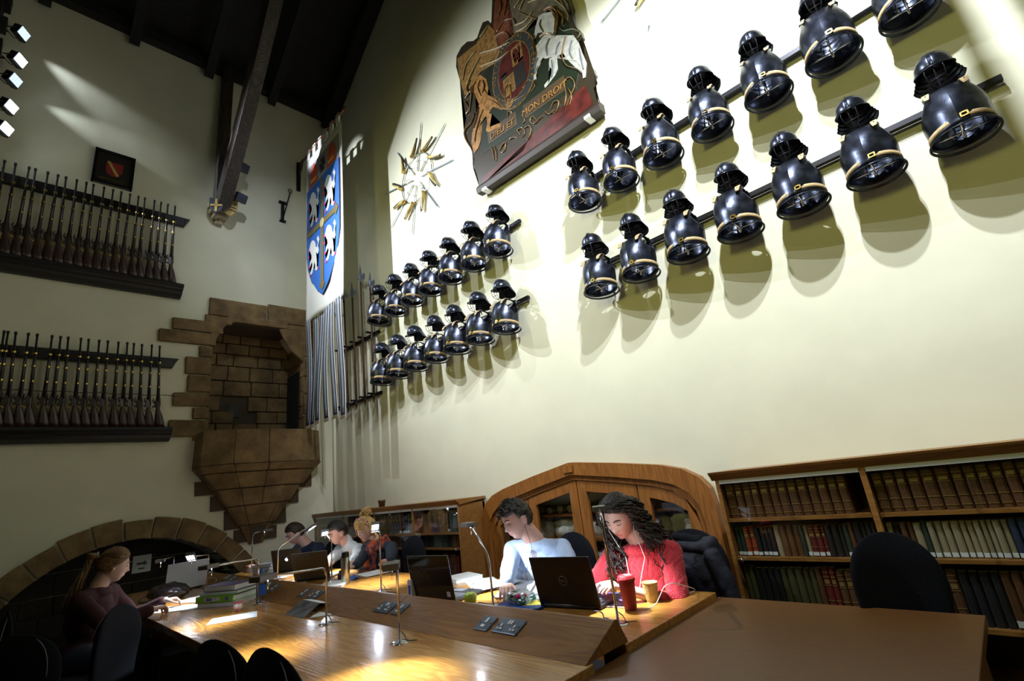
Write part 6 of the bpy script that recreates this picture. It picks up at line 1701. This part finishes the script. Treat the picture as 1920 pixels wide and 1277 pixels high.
# ================================================================= THINGS ON THE TABLES
T1 = TZ + .0008
def place(o, p, rz=0): o.location = p; o.rotation_euler = (0, 0, rz); return o
def laptop(p, yaw, open_, label, lid_m, base_m, w=.34, d=.235, logo=None, screen=None, screen_m=None):
    """local: hinge along X at y=0, keyboard towards +Y, lid leans back over -Y"""
    t = thing('laptop', label, 'laptop', p, yaw)
    bm = MB(); bxx(bm, -w / 2, w / 2, 0, d, .004, .019); obj('base', bm, base_m, t, local=True, bevel=.004)
    bm = MB()
    for r in range(5):
        for c in range(12): bxx(bm, -w * .43 + c * w * .072, -w * .43 + c * w * .072 + w * .060, .035 + r * .021, .052 + r * .021, .0192, .0215)
    kb = obj('keyboard', bm, M['black'] if base_m is not M['black'] else flat('keys', (.05, .05, .055), .4), t, local=True)
    bm = MB(); bxx(bm, -.05, .05, d - .075, d - .015, .0192, .0202); obj('touchpad', bm, flat('pad', (.12, .12, .13), .3), t, local=True)
    a = R(open_ - 90)     # lean back from vertical
    hgt = d * .98
    rot = Matrix.Rotation(a, 3, 'X')   # +Z leans to -Y
    def L_(x, y, z): return rot @ Vector((x, y, z)) + Vector((0, .004, .012))
    bm = MB(); vs = [L_(x, y, z) for x, y, z in ((-w / 2, -.004, 0), (w / 2, -.004, 0), (w / 2, .004, 0), (-w / 2, .004, 0))]
    prism(bm, vs, rot @ Vector((0, 0, hgt))); lid = obj('lid', bm, lid_m, t, local=True, bevel=.003)
    bm = MB(); prism(bm, [L_(-w / 2 + .012, .0046, .014), L_(w / 2 - .012, .0046, .014), L_(w / 2 - .012, .0046, hgt - .012), L_(-w / 2 + .012, .0046, hgt - .012)], rot @ Vector((0, .001, 0))); obj('screen', bm, screen_m or M['screen'], lid, local=True)
    bm = MB(); tube(bm, [(-w * .42, .0, .012), (w * .42, .0, .012)], .008, 8); obj('hinge', bm, M['black'], t, local=True)
    mtx = Matrix.Translation(L_(0, -.0046, hgt * .5))
    if logo == 'ring':
        bm = MB(); tube(bm, [L_(.022 * math.cos(q), -.0046, hgt * .52 + .022 * math.sin(q)) for q in [2 * PI * k / 24 for k in range(25)]], .0012, 5); lg = obj('logo_ring', bm, flat('logo_grey', (.28, .26, .22), .3, metal=.5), lid, local=True)
        o_ = L_(0, -.005, hgt * .52 - .006)
        ex = Vector((1, 0, 0)); ey = rot @ Vector((0, 0, 1)); 
        cu = bpy.data.curves.new('t', 'FONT'); cu.body = 'DELL'; cu.size = .017; cu.align_x = 'CENTER'; cu.extrude = .0003
        o = bpy.data.objects.new('t', cu); COL.objects.link(o); bpy.context.view_layer.update()
        me = bpy.data.meshes.new_from_object(o.evaluated_get(bpy.context.evaluated_depsgraph_get())); bpy.data.objects.remove(o)
        me.transform(basis(o_, ex, ey)); me.materials.clear(); me.materials.append(M['logo_grey'])
        ob = bpy.data.objects.new('logo_letters', me); COL.objects.link(ob); ob.parent = lid
    if logo in ('apple',):
        bm = MB(); pts = []
        for k in range(24):
            q = 2 * PI * k / 24; r = .017 * (1 + .10 * math.cos(2 * q) * (1 if math.sin(q) > 0 else .4)); x = r * math.cos(q); z = r * math.sin(q)
            if x > .012 and z > -.004: x -= .006
            pts.append(L_(x, -.0052, hgt * .52 + z))
        prism(bm, pts, rot @ Vector((0, .0008, 0))); prism(bm, [L_(0, -.0052, hgt * .52 + .019), L_(.008, -.0052, hgt * .52 + .030), L_(.003, -.0052, hgt * .52 + .019)], rot @ Vector((0, .0008, 0)))
        obj('logo', bm, M['logo_lit'], lid, local=True)
    if logo == 'square':
        bm = MB(); prism(bm, [L_(w * .34, -.0052, .022), L_(w * .42, -.0052, .022), L_(w * .42, -.0052, .050), L_(w * .34, -.0052, .050)], rot @ Vector((0, .0006, 0))); obj('sticker', bm, flat('sticker_white', (.6, .65, .85), .4), lid, local=True)
        bm = MB()
        for i in range(7): 
            x = -w * .30 + i * .017; z = hgt * (.55 + .05 * math.sin(i * 1.7)); tube(bm, [L_(x + .008 * math.cos(q), -.0046, z + .010 * math.sin(q)) for q in [k for k in (0, 1.2, 2.4, 3.6, 4.8)]], .0009, 4)
        obj('printed_pattern', bm, flat('pattern_gold', (.22, .17, .07), .4), lid, local=True)
    return t
M['screen'] = mat('screen', (.02, .02, .02), .2, emit=1.6, ecol=(.75, .85, 1.0)); M['logo_lit'] = mat('logo_lit', (.8, .85, 1), .3, emit=2.5, ecol=(.85, .92, 1))
a = AZ(778, 1124, T1); b = AZ(853, 1133, T1); m_ = (a + b) / 2
laptop((m_.x, m_.y, T1), R(6), 100, 'open glossy black laptop with a patterned lid, in front of the empty chair', M['gloss_black'], M['black'], w=.37, d=.26, logo='square')
a = AZ(1026, 1138, T1); b = AZ(1110, 1147, T1); m_ = (a + b) / 2
laptop((m_.x, m_.y + .01, T1), R(8), 104, 'open dark laptop with a round logo on its lid, used by the woman in red', mat('lid_dark', (.030, .024, .020), .28, metal=.5), M['black'], w=.35, d=.245, logo='ring')
a = AZ(572, 1086, T1); b = AZ(600, 1090, T1); m_ = (a + b) / 2
laptop((m_.x, m_.y, T1), R(40), 108, 'open silver-grey laptop used by the young man in the white shirt', mat('lid_warmgrey', (.26, .25, .23), .3, metal=.8), M['silver'], w=.34, d=.25)
p = AZ(540, 1072, T1)
laptop((p.x, p.y, T1), R(40), 106, 'open grey laptop with a glowing lid logo, used by the man in navy', mat('lid_grey', (.16, .16, .16), .3, metal=.7), M['silver'], w=.33, d=.235, logo='apple')
p = AZ(350, 1108, T1)
laptop((p.x - .05, p.y, T1), R(98), 100, 'open pale silver laptop on the near side facing the ponytailed reader', mat('lid_pale', (.62, .68, .82), .3, metal=.1), M['silver'], w=.36, d=.26)

def sheet(p, w, d, rz, label, m=None, cat='paper', th=.0015, name='paper_sheet', group=None, z=T1, curlv=0):
    t_ = bpy.data.objects.new
    bm = MB(); nx, ny = 8, 8
    top = grid(bm, lambda a, b: Vector(((a - .5) * w, (b - .5) * d, .0006 + curlv * ((a - .5) ** 2 * 2 + max(0, b - .7)))), nx, ny)
    o = obj(name, bm, m or M['paper'], solid=th); o.location = (p[0], p[1], z + th / 2); o.rotation_euler = (0, 0, rz); return tag(o, label, cat, group)
def book(p, w, d, h, rz, label, m, z=T1, name='book', pages=True, cat='book', group=None):
    t = thing(name, label, cat, (p[0], p[1], z), rz, group)
    bm = MB(); bxx(bm, -w / 2, w / 2, -d / 2, d / 2, 0, .0025); bxx(bm, -w / 2, w / 2, -d / 2, d / 2, h - .0025, h); bxx(bm, -w / 2, -w / 2 + .003, -d / 2, d / 2, 0, h); obj('cover', bm, m, t, local=True)
    bm = MB(); bxx(bm, -w / 2 + .003, w / 2 - .004, -d / 2 + .004, d / 2 - .004, .0025, h - .0025); obj('pages', bm, M['paper'], t, local=True)
    return t
# papers on the far side of the table
def pz(u, v): return AZ(u, v, T1)
p = pz(905, 1092); sheet(p, .21, .297, R(60), 'white sheet lying left of the bent lamp by the blue-shirted man')
p = pz(868, 1086); book(p, .21, .25, .022, R(75), 'thick white pad beside the glossy black laptop', M['white'])
p = pz(962, 1098); sheet(p, .30, .22, R(15), 'loose white sheet in front of the man in the pale blue shirt', z=T1 + .002, curlv=.01)
p = pz(935, 1100); sheet(p, .21, .297, R(-20), 'curled white sheet under the bent desk lamp', z=T1 + .004, curlv=.03)
p = pz(1000, 1108)
t = thing('spiral_notebook', 'open spiral notebook in front of the man in the pale blue shirt', 'notebook', (p.x, p.y, T1 + .006), R(35))
bm = MB(); bxx(bm, -.21, -.004, -.14, .14, 0, .006); bxx(bm, .004, .21, -.14, .14, 0, .005); obj('pages', bm, M['paper'], t, local=True)
bm = MB()
for i in range(22): y = -.13 + i * .0124; tube(bm, [(-.008, y, .004), (-.005, y, .011), (.005, y, .011), (.008, y, .004)], .001, 4)
obj('spiral', bm, M['chrome'], t, local=True)
p = pz(1008, 1120); sheet(p, .26, .19, R(20), 'white sheet between the spiral notebook and the dark laptop', z=T1 + .0015)
# blue folder, yellow sheet, snack bag
p = pz(985, 1133); o = sheet(p, .31, .19, R(8), 'blue plastic folder left of the dark laptop', flat('folder_blue', (.02, .07, .28), .3), cat='folder', name='folder', th=.004)
p = pz(1012, 1131); sheet(p, .17, .12, R(28), 'yellow sheet on the blue folder', flat('yellow_paper', (.75, .62, .10), .7), z=T1 + .0045)
p = pz(978, 1132)
bm = lump('', (0, 0, 0), (.078, .055, .03), None, 4.4, amp=.45, fr=5)
bmesh.ops.translate(bm, verts=bm.verts, vec=(p.x, p.y, T1 + .004 + .028))
t = thing('snack_bag', 'crumpled glossy sweet bag in silver, green and pink on the blue folder', 'bag', (p.x, p.y, T1 + .004))
o = obj('wrapper', bm, mat('foil_wrap', (.62, .66, .70), .25, metal=.4, col2=(.05, .14, .10), vscale=26), t)
for (dx, dy, c) in ((.02, -.04, (.75, .04, .25)), (.055, -.02, (.65, .06, .04)), (-.02, -.045, (.03, .05, .04)), (.0, -.02, (.1, .5, .08))):
    bm = MB(); ellip(bm, (p.x + dx, p.y + dy, T1 + .045), (.018, .014, .014), nu=10, nv=6); obj('coloured_patch', bm, flat('wrap_%d' % int(dx * 1000), c, .3), t)
# green apple
p = pz(883, 1134)
t = thing('apple', 'green apple beside the glossy black laptop', 'apple', (p.x, p.y, T1))
bm = MB(); lathe(bm, [(.001, .010), (.010, .004), (.020, .001), (.031, .012), (.037, .030), (.036, .046), (.028, .060), (.016, .064), (.006, .059), (.001, .055)], (p.x, p.y, T1), 24); obj('flesh', bm, mat('apple_green', (.42, .56, .04), .3, coat=.3, var=.2, vscale=20), t)
bm = MB(); tube(bm, [(p.x, p.y, T1 + .056), (p.x + .004, p.y, T1 + .075)], .0015, 5); obj('stem', bm, M['gunstock'], t)
# cups
def cup(p, r0, r1, h, m, label, lid=None, sleeve=False):
    t = thing('paper_cup', label, 'cup', (p.x, p.y, T1))
    c = (p.x, p.y, T1)
    prof = [(.001, .004), (r0, .003), (r0, 0)]
    n = 22
    for i in range(n + 1):
        s = i / n; r = r0 + (r1 - r0) * s
        if sleeve and .12 < s < .9: r += .0016 * (i % 2)
        prof.append((r, h * s))
    prof += [(r1 + .002, h), (r1 + .002, h + .002), (r1 - .001, h + .001), (r0 - .001, .006), (.001, .006)]
    bm = MB(); lathe(bm, prof, c, 40); obj('body', bm, m, t)
    if lid:
        bm = MB(); lathe(bm, [(r1 + .004, h - .006), (r1 + .005, h + .004), (r1 + .001, h + .006), (r1 - .002, h + .016), (r1 - .006, h + .018), (r1 - .008, h + .014), (.001, h + .013)], c, 36); l = obj('lid', bm, lid, t)
        bm = MB(); ellip(bm, (p.x - r1 * .5, p.y - r1 * .3, T1 + h + .014), (.006, .004, .002), nu=8, nv=4); obj('sip_hole', bm, M['black'], l)
    return t
p = pz(1183, 1143); cup(p, .028, .038, .128, mat('cup_red', (.28, .008, .012), .55), 'tall dark red takeaway coffee cup with a red lid', flat('lid_red', (.45, .015, .02), .35), True)
p = pz(1224, 1128); cup(p, .027, .037, .085, mat('cup_kraft', (.50, .33, .10), .7, bump=.5, bscale=90), 'small brown rippled paper cup without a lid', None, True)
# white earphone / charger cable
def cable(pts, label, r=.0018, m=None, name='cable'):
    bm = MB(); Q = []; N_ = len(pts); pts = [Vector(q) for q in pts]
    for i in range(N_ - 1):
        for k in range(6):
            s = k / 6; p0 = pts[max(i - 1, 0)]; p1 = pts[i]; p2 = pts[i + 1]; p3 = pts[min(i + 2, N_ - 1)]
            Q.append(.5 * ((2 * p1) + (p2 - p0) * s + (2 * p0 - 5 * p1 + 4 * p2 - p3) * s * s + (3 * p1 - p0 - 3 * p2 + p3) * s ** 3))
    Q.append(pts[-1]); tube(bm, Q, r, 6); o = obj(name, bm, m or M['white']); return tag(o, label, 'cable')
z0 = T1 + .003
def pzz(u, v, z=z0): return AZ(u, v, z)
cable([pzz(1135, 1137), pzz(1165, 1139), pzz(1205, 1143), pzz(1228, 1134), pzz(1237, 1118, z0 + .03), pzz(1246, 1100, z0 + .07), pzz(1262, 1094, z0 + .08), pzz(1285, 1099, z0 + .05), pzz(1303, 1106), pzz(1285, 1116), pzz(1265, 1122)], 'white cable looping over the table behind the brown cup', .0022)
cable([pzz(1112, 1146, T1 + .01), pzz(1128, 1148), pzz(1133, 1158), pzz(1142, 1160), pzz(1135, 1166), pzz(1128, 1162)], 'black plug lead curled beside the upright lamp', .0028, M['black'])
cable([pzz(886, 1143), pzz(897, 1130, z0 + .01), pzz(920, 1134), pzz(950, 1138), pzz(975, 1140)], 'black lead on the table in front of the green apple', .0025, M['black'])
cable([pzz(713, 1113), pzz(735, 1110), pzz(762, 1117), pzz(775, 1120)], 'black lead running from the upright lamp to the glossy black laptop', .0025, M['black'])
# pens
for (u0, v0, u1, v1, l, m) in ((1147, 1117, 1163, 1112, 'black pen by the woman in red', M['black']), (1192, 1120, 1212, 1117, 'dark pen lying between the red cup and the brown cup', M['black']), (880, 1087, 888, 1094, 'white pen beside the thick white pad', M['white'])):
    t = thing('pen', l, 'pen', pzz(u0, v0)); a = pzz(u0, v0, T1 + .005); b = pzz(u1, v1, T1 + .005); bm = MB(); tube(bm, [a, b], .004, 8); obj('barrel', bm, m, t)
    bm = MB(); tube(bm, [b, b + (b - a).normalized() * .012], [.004, .0005], 8); obj('tip', bm, M['chrome'], t)
# phone / papers right of laptop
p = pz(1160, 1128); sheet(p, .12, .17, R(30), 'small magenta-edged leaflet beside the red cup', flat('leaflet_mauve', (.22, .16, .35), .5), cat='leaflet', name='leaflet')
p = pz(1128, 1122); o = sheet(p, .10, .16, R(-30), 'dark blue leaflet near the dark laptop keyboard', flat('leaflet_navy', (.05, .06, .2), .4), cat='leaflet', name='leaflet', z=T1 + .018)
# white carton next to the glossy laptop
p = pz(775, 1128); t = thing('carton', 'small white carton standing at the left edge of the glossy black laptop', 'carton', (p.x - .02, p.y, T1)); bm = MB(); box(bm, (p.x - .03, p.y + .02, T1 + .06), (.05, .05, .12), taper=.9); obj('box', bm, M['white'], t); bm = MB(); bxx(bm, p.x - .04, p.x - .02, p.y - .0062, p.y - .004, T1 + .04, T1 + .09); obj('blue_label', bm, flat('label_blue', (.1, .1, .5)), t)
p = pz(773, 1126); sheet((p.x - .04, p.y - .01), .12, .08, 0.3, 'folded white slip in front of the carton', z=T1)
# steel flask
p = pz(648, 1093); t = thing('vacuum_flask', 'brushed steel vacuum flask with a black cap beside the fair-haired woman', 'flask', (p.x, p.y, T1))
bm = MB(); lathe(bm, [(.001, 0), (.033, 0), (.035, .004), (.035, .16), (.030, .175), (.028, .18), (.028, .20), (.001, .20)], (p.x, p.y, T1), 28); obj('body', bm, mat('flask_steel', (.55, .53, .45), .28, metal=1), t)
bm = MB(); lathe(bm, [(.029, .195), (.030, .20), (.030, .232), (.026, .238), (.001, .238)], (p.x, p.y, T1), 24); obj('cap', bm, M['black'], t)
p = pz(638, 1086); t = thing('small_bottle', 'small dark bottle just left of the steel flask', 'bottle', (p.x, p.y, T1)); bm = MB(); lathe(bm, [(.001, 0), (.022, 0), (.022, .04), (.010, .052), (.001, .053)], (p.x, p.y, T1), 18); obj('body', bm, flat('bottle_purple', (.05, .02, .08), .25), t); bm = MB(); lathe(bm, [(.011, .05), (.011, .07), (.001, .07)], (p.x, p.y, T1), 14); obj('cap', bm, M['black'], t)
p = pz(625, 1097); book(p, .21, .29, .012, R(50), 'flat pad of paper in front of the steel flask', M['white'])
p = pz(665, 1086); o = sheet(p, .12, .07, R(10), 'crumpled blue cloth near the blonde woman\'s hand', flat('cloth_blue', (.05, .15, .5), .8), cat='cloth', name='cloth', curlv=.04)
p = pz(700, 1076); sheet(p, .30, .21, R(-10), 'white paper under the fair-haired woman\'s forearm', curlv=.01)
p = pz(562, 1085); t = thing('water_bottle', 'clear plastic cup of water between the two far grey laptops', 'cup', (p.x, p.y, T1)); bm = MB(); lathe(bm, [(.001, 0), (.030, 0), (.036, .12), (.034, .12), (.028, .004), (.001, .004)], (p.x, p.y, T1), 20); obj('plastic', bm, M['clear'], t); bm = MB(); lathe(bm, [(.001, .006), (.028, .006), (.031, .07), (.001, .07)], (p.x, p.y, T1), 18); obj('contents', bm, flat('water_pale', (.62, .68, .72), .2), t)
# far books, red bag, orange packet
z = T1
for i, (c, h_, l) in enumerate((((.25, .26, .3), .035, 'grey book at the bottom of the far stack behind the lamp'), ((.45, .45, .46), .03, 'pale grey book in the middle of the far stack'), ((.20, .20, .24), .03, 'dark grey book on top of the far stack'))):
    p = AZ(500, 1074, T1); book(p, .24, .17, h_, R(20 + 6 * i), l, flat('fb%d' % i, c), z=z); z += h_ + .0005
p = pz(523, 1068); bm = lump('', (p.x, p.y, T1 + .035), (.07, .06, .04), None, 9.1); t = thing('red_pouch', 'small red pouch behind the far stack of books', 'pouch', (p.x, p.y, T1)); obj('fabric', bm, flat('pouch_red', (.40, .02, .02), .6), t); bm = MB(); tube(bm, [(p.x - .05, p.y - .03, T1 + .065), (p.x + .05, p.y - .03, T1 + .066)], .003, 5); obj('zip', bm, M['chrome'], t)
p = pz(470, 1072); bm = lump('', (p.x, p.y, T1 + .035), (.08, .05, .04), None, 2.2); t = thing('snack_packet', 'orange and white snack packet at the far left of the bright side of the table', 'packet', (p.x, p.y, T1)); obj('packet', bm, mat('packet_orange', (.55, .13, .03), .4, col2=(.6, .6, .6), vscale=12), t); bm = MB(); box(bm, (p.x, p.y - .05, T1 + .03), (.10, .004, .012)); obj('seal', bm, M['silver'], t)
p = pz(440, 1066); sheet(p, .30, .21, R(15), 'white papers at the far left of the lit side of the table')
p = pz(525, 1082); sheet(p, .22, .16, R(30), 'pale leaflet lying in front of the red pouch', M['paper_print'])
cable([pzz(520, 1090), pzz(545, 1087), pzz(560, 1083), pzz(545, 1093), pzz(575, 1091)], 'white cable tangled in front of the far laptops', .0022)

# ---- near side of the table
p = pz(440, 1160); 
A_ = pz(386, 1173); B_ = pz(480, 1156); rz = math.atan2(B_.y - A_.y, B_.x - A_.x)
c_ = (pz(386, 1173) + pz(480, 1156) + pz(399, 1160) + pz(480, 1146)) / 4
bm = MB(); vs = [bm.verts.new(q + Vector((0, 0, .0012))) for q in (pz(386, 1173), pz(482, 1157), pz(482, 1146), pz(397, 1161))]; bm.faces.new(vs); o = obj('paper_sheet', bm, M['paper_print'], solid=.001); tag(o, 'long pale printed sheet lying on the bare near tabletop in front of the yogurt pot', 'paper')
# folded cards
def tentcard(ul, ur, lr, ll, label, h=.07):
    pass
p = pz(570, 1158); t = thing('folded_card', 'white folded card with a landscape print standing on the near tabletop', 'card', (p.x, p.y, T1), 0)
L0 = pz(535, 1152); L1 = pz(568, 1160)
dd_ = (L1 - L0); up1 = Vector((.06, .06, .085)); 
q0 = AZ(568, 1124, T1 + .055); q1 = AZ(600, 1131, T1 + .05)
bm = MB(); vs = [bm.verts.new(v) for v in (L0, L1, q1, q0)]; bm.faces.new(vs); f1 = obj('front_leaf', bm, mat('card_print', (.20, .20, .21), .6, col2=(.05, .05, .045), vscale=9), t, solid=.0012)
bb = pz(595, 1128) + Vector((.0, .06, 0)); b2 = bb + dd_
bm = MB(); vs = [bm.verts.new(v) for v in (q0 + Vector((0, .002, 0)), q1 + Vector((0, .002, 0)), b2, bb)]; bm.faces.new(vs); obj('back_leaf', bm, M['paper'], t, solid=.0012)
p = pz(608, 1150); sheet(p, .12, .17, R(50), 'white slip half under the standing folded card')
# papers, bag, cables round the ponytailed reader
a = pz(285, 1160)
o = sheet((pz(325, 1142)), .52, .24, R(38), 'white newspaper sheets fanned at the corner of the near tabletop')
p = pz(385, 1122); sheet(p, .42, .30, R(20), 'white papers under the dark handbag', z=T1 + .0025)
p = AZ(310, 1125, T1)
t = thing('handbag', 'dark crumpled leather handbag lying on papers beside the ponytailed reader', 'bag', (p.x, p.y, T1 + .004))
bm = MB()
def hb_(v): return Vector((v.x * (1 + .15 * noise.noise(v * 3)), v.y, max(-.75, v.z)) ) * (1 + .18 * noise.noise(Vector(v) * 4.1))
ellip(bm, (p.x, p.y + .02, T1 + .004 + .055), (.20, .11, .075), rot=Matrix.Rotation(R(28), 3, 'Z'), nu=48, nv=30, fn=hb_); hb = obj('body', bm, mat('bag_leather', (.018, .012, .014), .35, bump=.6, bscale=30), t)
bm = MB(); tube(bm, [Vector((p.x + .02, p.y - .085, T1 + .055)) + Vector((.012 * math.cos(q), 0, .012 * math.sin(q))) for q in [2 * PI * k / 14 for k in range(15)]], .003, 6); obj('ring', bm, M['brass'], hb)
bm = MB(); tube(bm, [Vector((p.x - .16, p.y - .06, T1 + .07)), Vector((p.x - .20, p.y - .16, T1 + .02)), Vector((p.x - .05, p.y - .18, T1 + .012)), Vector((p.x + .13, p.y - .10, T1 + .02)), Vector((p.x + .18, p.y + .06, T1 + .06))], .008, 8, flat=.5); obj('strap', bm, M['black'], hb)
cable([pzz(392, 1100), pzz(405, 1090, z0 + .05), pzz(402, 1083, z0 + .07), pzz(385, 1085, z0 + .05), pzz(360, 1095, z0 + .03), pzz(355, 1103), pzz(380, 1108), pzz(370, 1118), pzz(350, 1122)], 'white earphone cable looping beside the pale laptop', .0022)
# blue carton leaning by the laptop
a = AZ(318, 1104, T1 + .02); u1 = a + Vector((.03, .06, .13)); t = thing('blue_carton', 'tall blue carton with a white top leaning against the pale laptop', 'carton', (a.x, a.y, T1)); bm = MB(); tube(bm, [a, u1], [.030, .030], 4); obj('sleeve', bm, flat('carton_blue', (.03, .18, .50), .35), t); bm = MB(); tube(bm, [u1, u1 + Vector((.004, .008, .018))], [.031, .031], 4); obj('top', bm, M['white'], t)
# stack: white book, green binder, grey folder, purple-grey book
p = AZ(430, 1130, T1); rz = R(31)
zz = T1
book(p, .34, .25, .030, rz, 'thick white book at the bottom of the stack with the green binder', M['white'], z=zz); zz += .0305
t = thing('ring_binder', 'bright green ring binder in the middle of the stack of books', 'binder', (p.x - .01, p.y - .005, zz), rz)
bm = MB(); bxx(bm, -.17, .16, -.135, -.13, 0, .045); bxx(bm, -.17, .16, -.135, .12, 0, .003); bxx(bm, -.17, .16, -.135, .12, .042, .045); cov = obj('cover', bm, mat('binder_green', (.22, .55, .03), .4), t, local=True)
bm = MB(); bxx(bm, -.09, .05, -.1375, -.1352, .010, .036); obj('spine_label', bm, M['paper_print'], cov, local=True)
bm = MB(); bxx(bm, -.07, -.02, -.139, -.1376, .014, .032); bxx(bm, .10, .125, -.1375, -.1352, .010, .036); obj('blue_mark', bm, flat('label_blue', (.1, .1, .5)), cov, local=True)
bm = MB(); bxx(bm, -.15, .155, -.12, .115, .004, .036); obj('pages', bm, M['paper'], t, local=True)
zz += .0455
book((p.x - .01, p.y), .33, .22, .022, rz + .05, 'grey folder lying on the green binder', flat('folder_grey', (.18, .18, .20), .6), z=zz); zz += .0225
book((p.x - .03, p.y + .01), .30, .21, .038, rz - .04, 'purple-grey hardback on top of the stack with the green binder', flat('book_purple', (.10, .08, .17), .6), z=zz)
# yogurt pot
p = pz(446, 1146); t = thing('yogurt_pot', 'small white and pink yogurt pot in front of the book stack', 'pot', (p.x, p.y, T1)); bm = MB(); lathe(bm, [(.001, 0), (.024, 0), (.031, .055), (.001, .054)], (p.x, p.y, T1), 24); obj('pot', bm, mat('pot_print', (.75, .70, .68), .4, col2=(.45, .12, .14), vscale=40), t); bm = MB(); lathe(bm, [(.033, .053), (.034, .056), (.033, .059), (.001, .060)], (p.x, p.y, T1), 24); obj('lid', bm, flat('pot_lid', (.5, .10, .12), .35), t)
# water bottle
p = pz(489, 1124); t = thing('water_bottle', 'clear water bottle with blue cap and label behind the book stack', 'bottle', (p.x, p.y, T1)); bm = MB(); lathe(bm, [(.001, 0), (.032, 0), (.034, .01), (.034, .14), (.026, .165), (.013, .18), (.013, .19), (.001, .19)], (p.x, p.y, T1), 24); obj('bottle', bm, M['clear'], t); bm = MB(); lathe(bm, [(.0352, .035), (.0352, .105)], (p.x, p.y, T1), 24); obj('label', bm, flat('bottle_blue', (.02, .12, .55), .35), t); bm = MB(); lathe(bm, [(.015, .185), (.016, .215), (.001, .216)], (p.x, p.y, T1), 16); obj('cap', bm, M['bottle_blue'], t)
# luggage label on the front chair
# dangling sign behind the ponytailed reader
p = AX(266, 1057, EX - .545)
t = thing('door_sign', 'small white square notice with a black symbol in the dark fireplace', 'notice', (p.x, p.y, p.z)); bm = MB(); bxx(bm, p.x - .01, p.x, p.y - .09, p.y + .09, p.z - .095, p.z + .095); s = obj('plate', bm, mat('notice_white', (.75, .78, .72), .6), t); bm = MB(); prism(bm, [(p.x, p.y + a, p.z + b) for a, b in ((-.05, -.008), (.02, -.008), (.02, -.025), (.055, .005), (.02, .035), (.02, .018), (-.05, .018))], (.002, 0, 0)); bxx(bm, p.x, p.x + .002, p.y - .03, p.y + .03, p.z - .06, p.z - .045); obj('symbol', bm, M['black'], s)
bm = MB(); tube(bm, [(p.x - .002, p.y, p.z + .095), (p.x - .002, p.y + .02, p.z + .15)], .002, 4); obj('string', bm, M['gunmetal'], t)
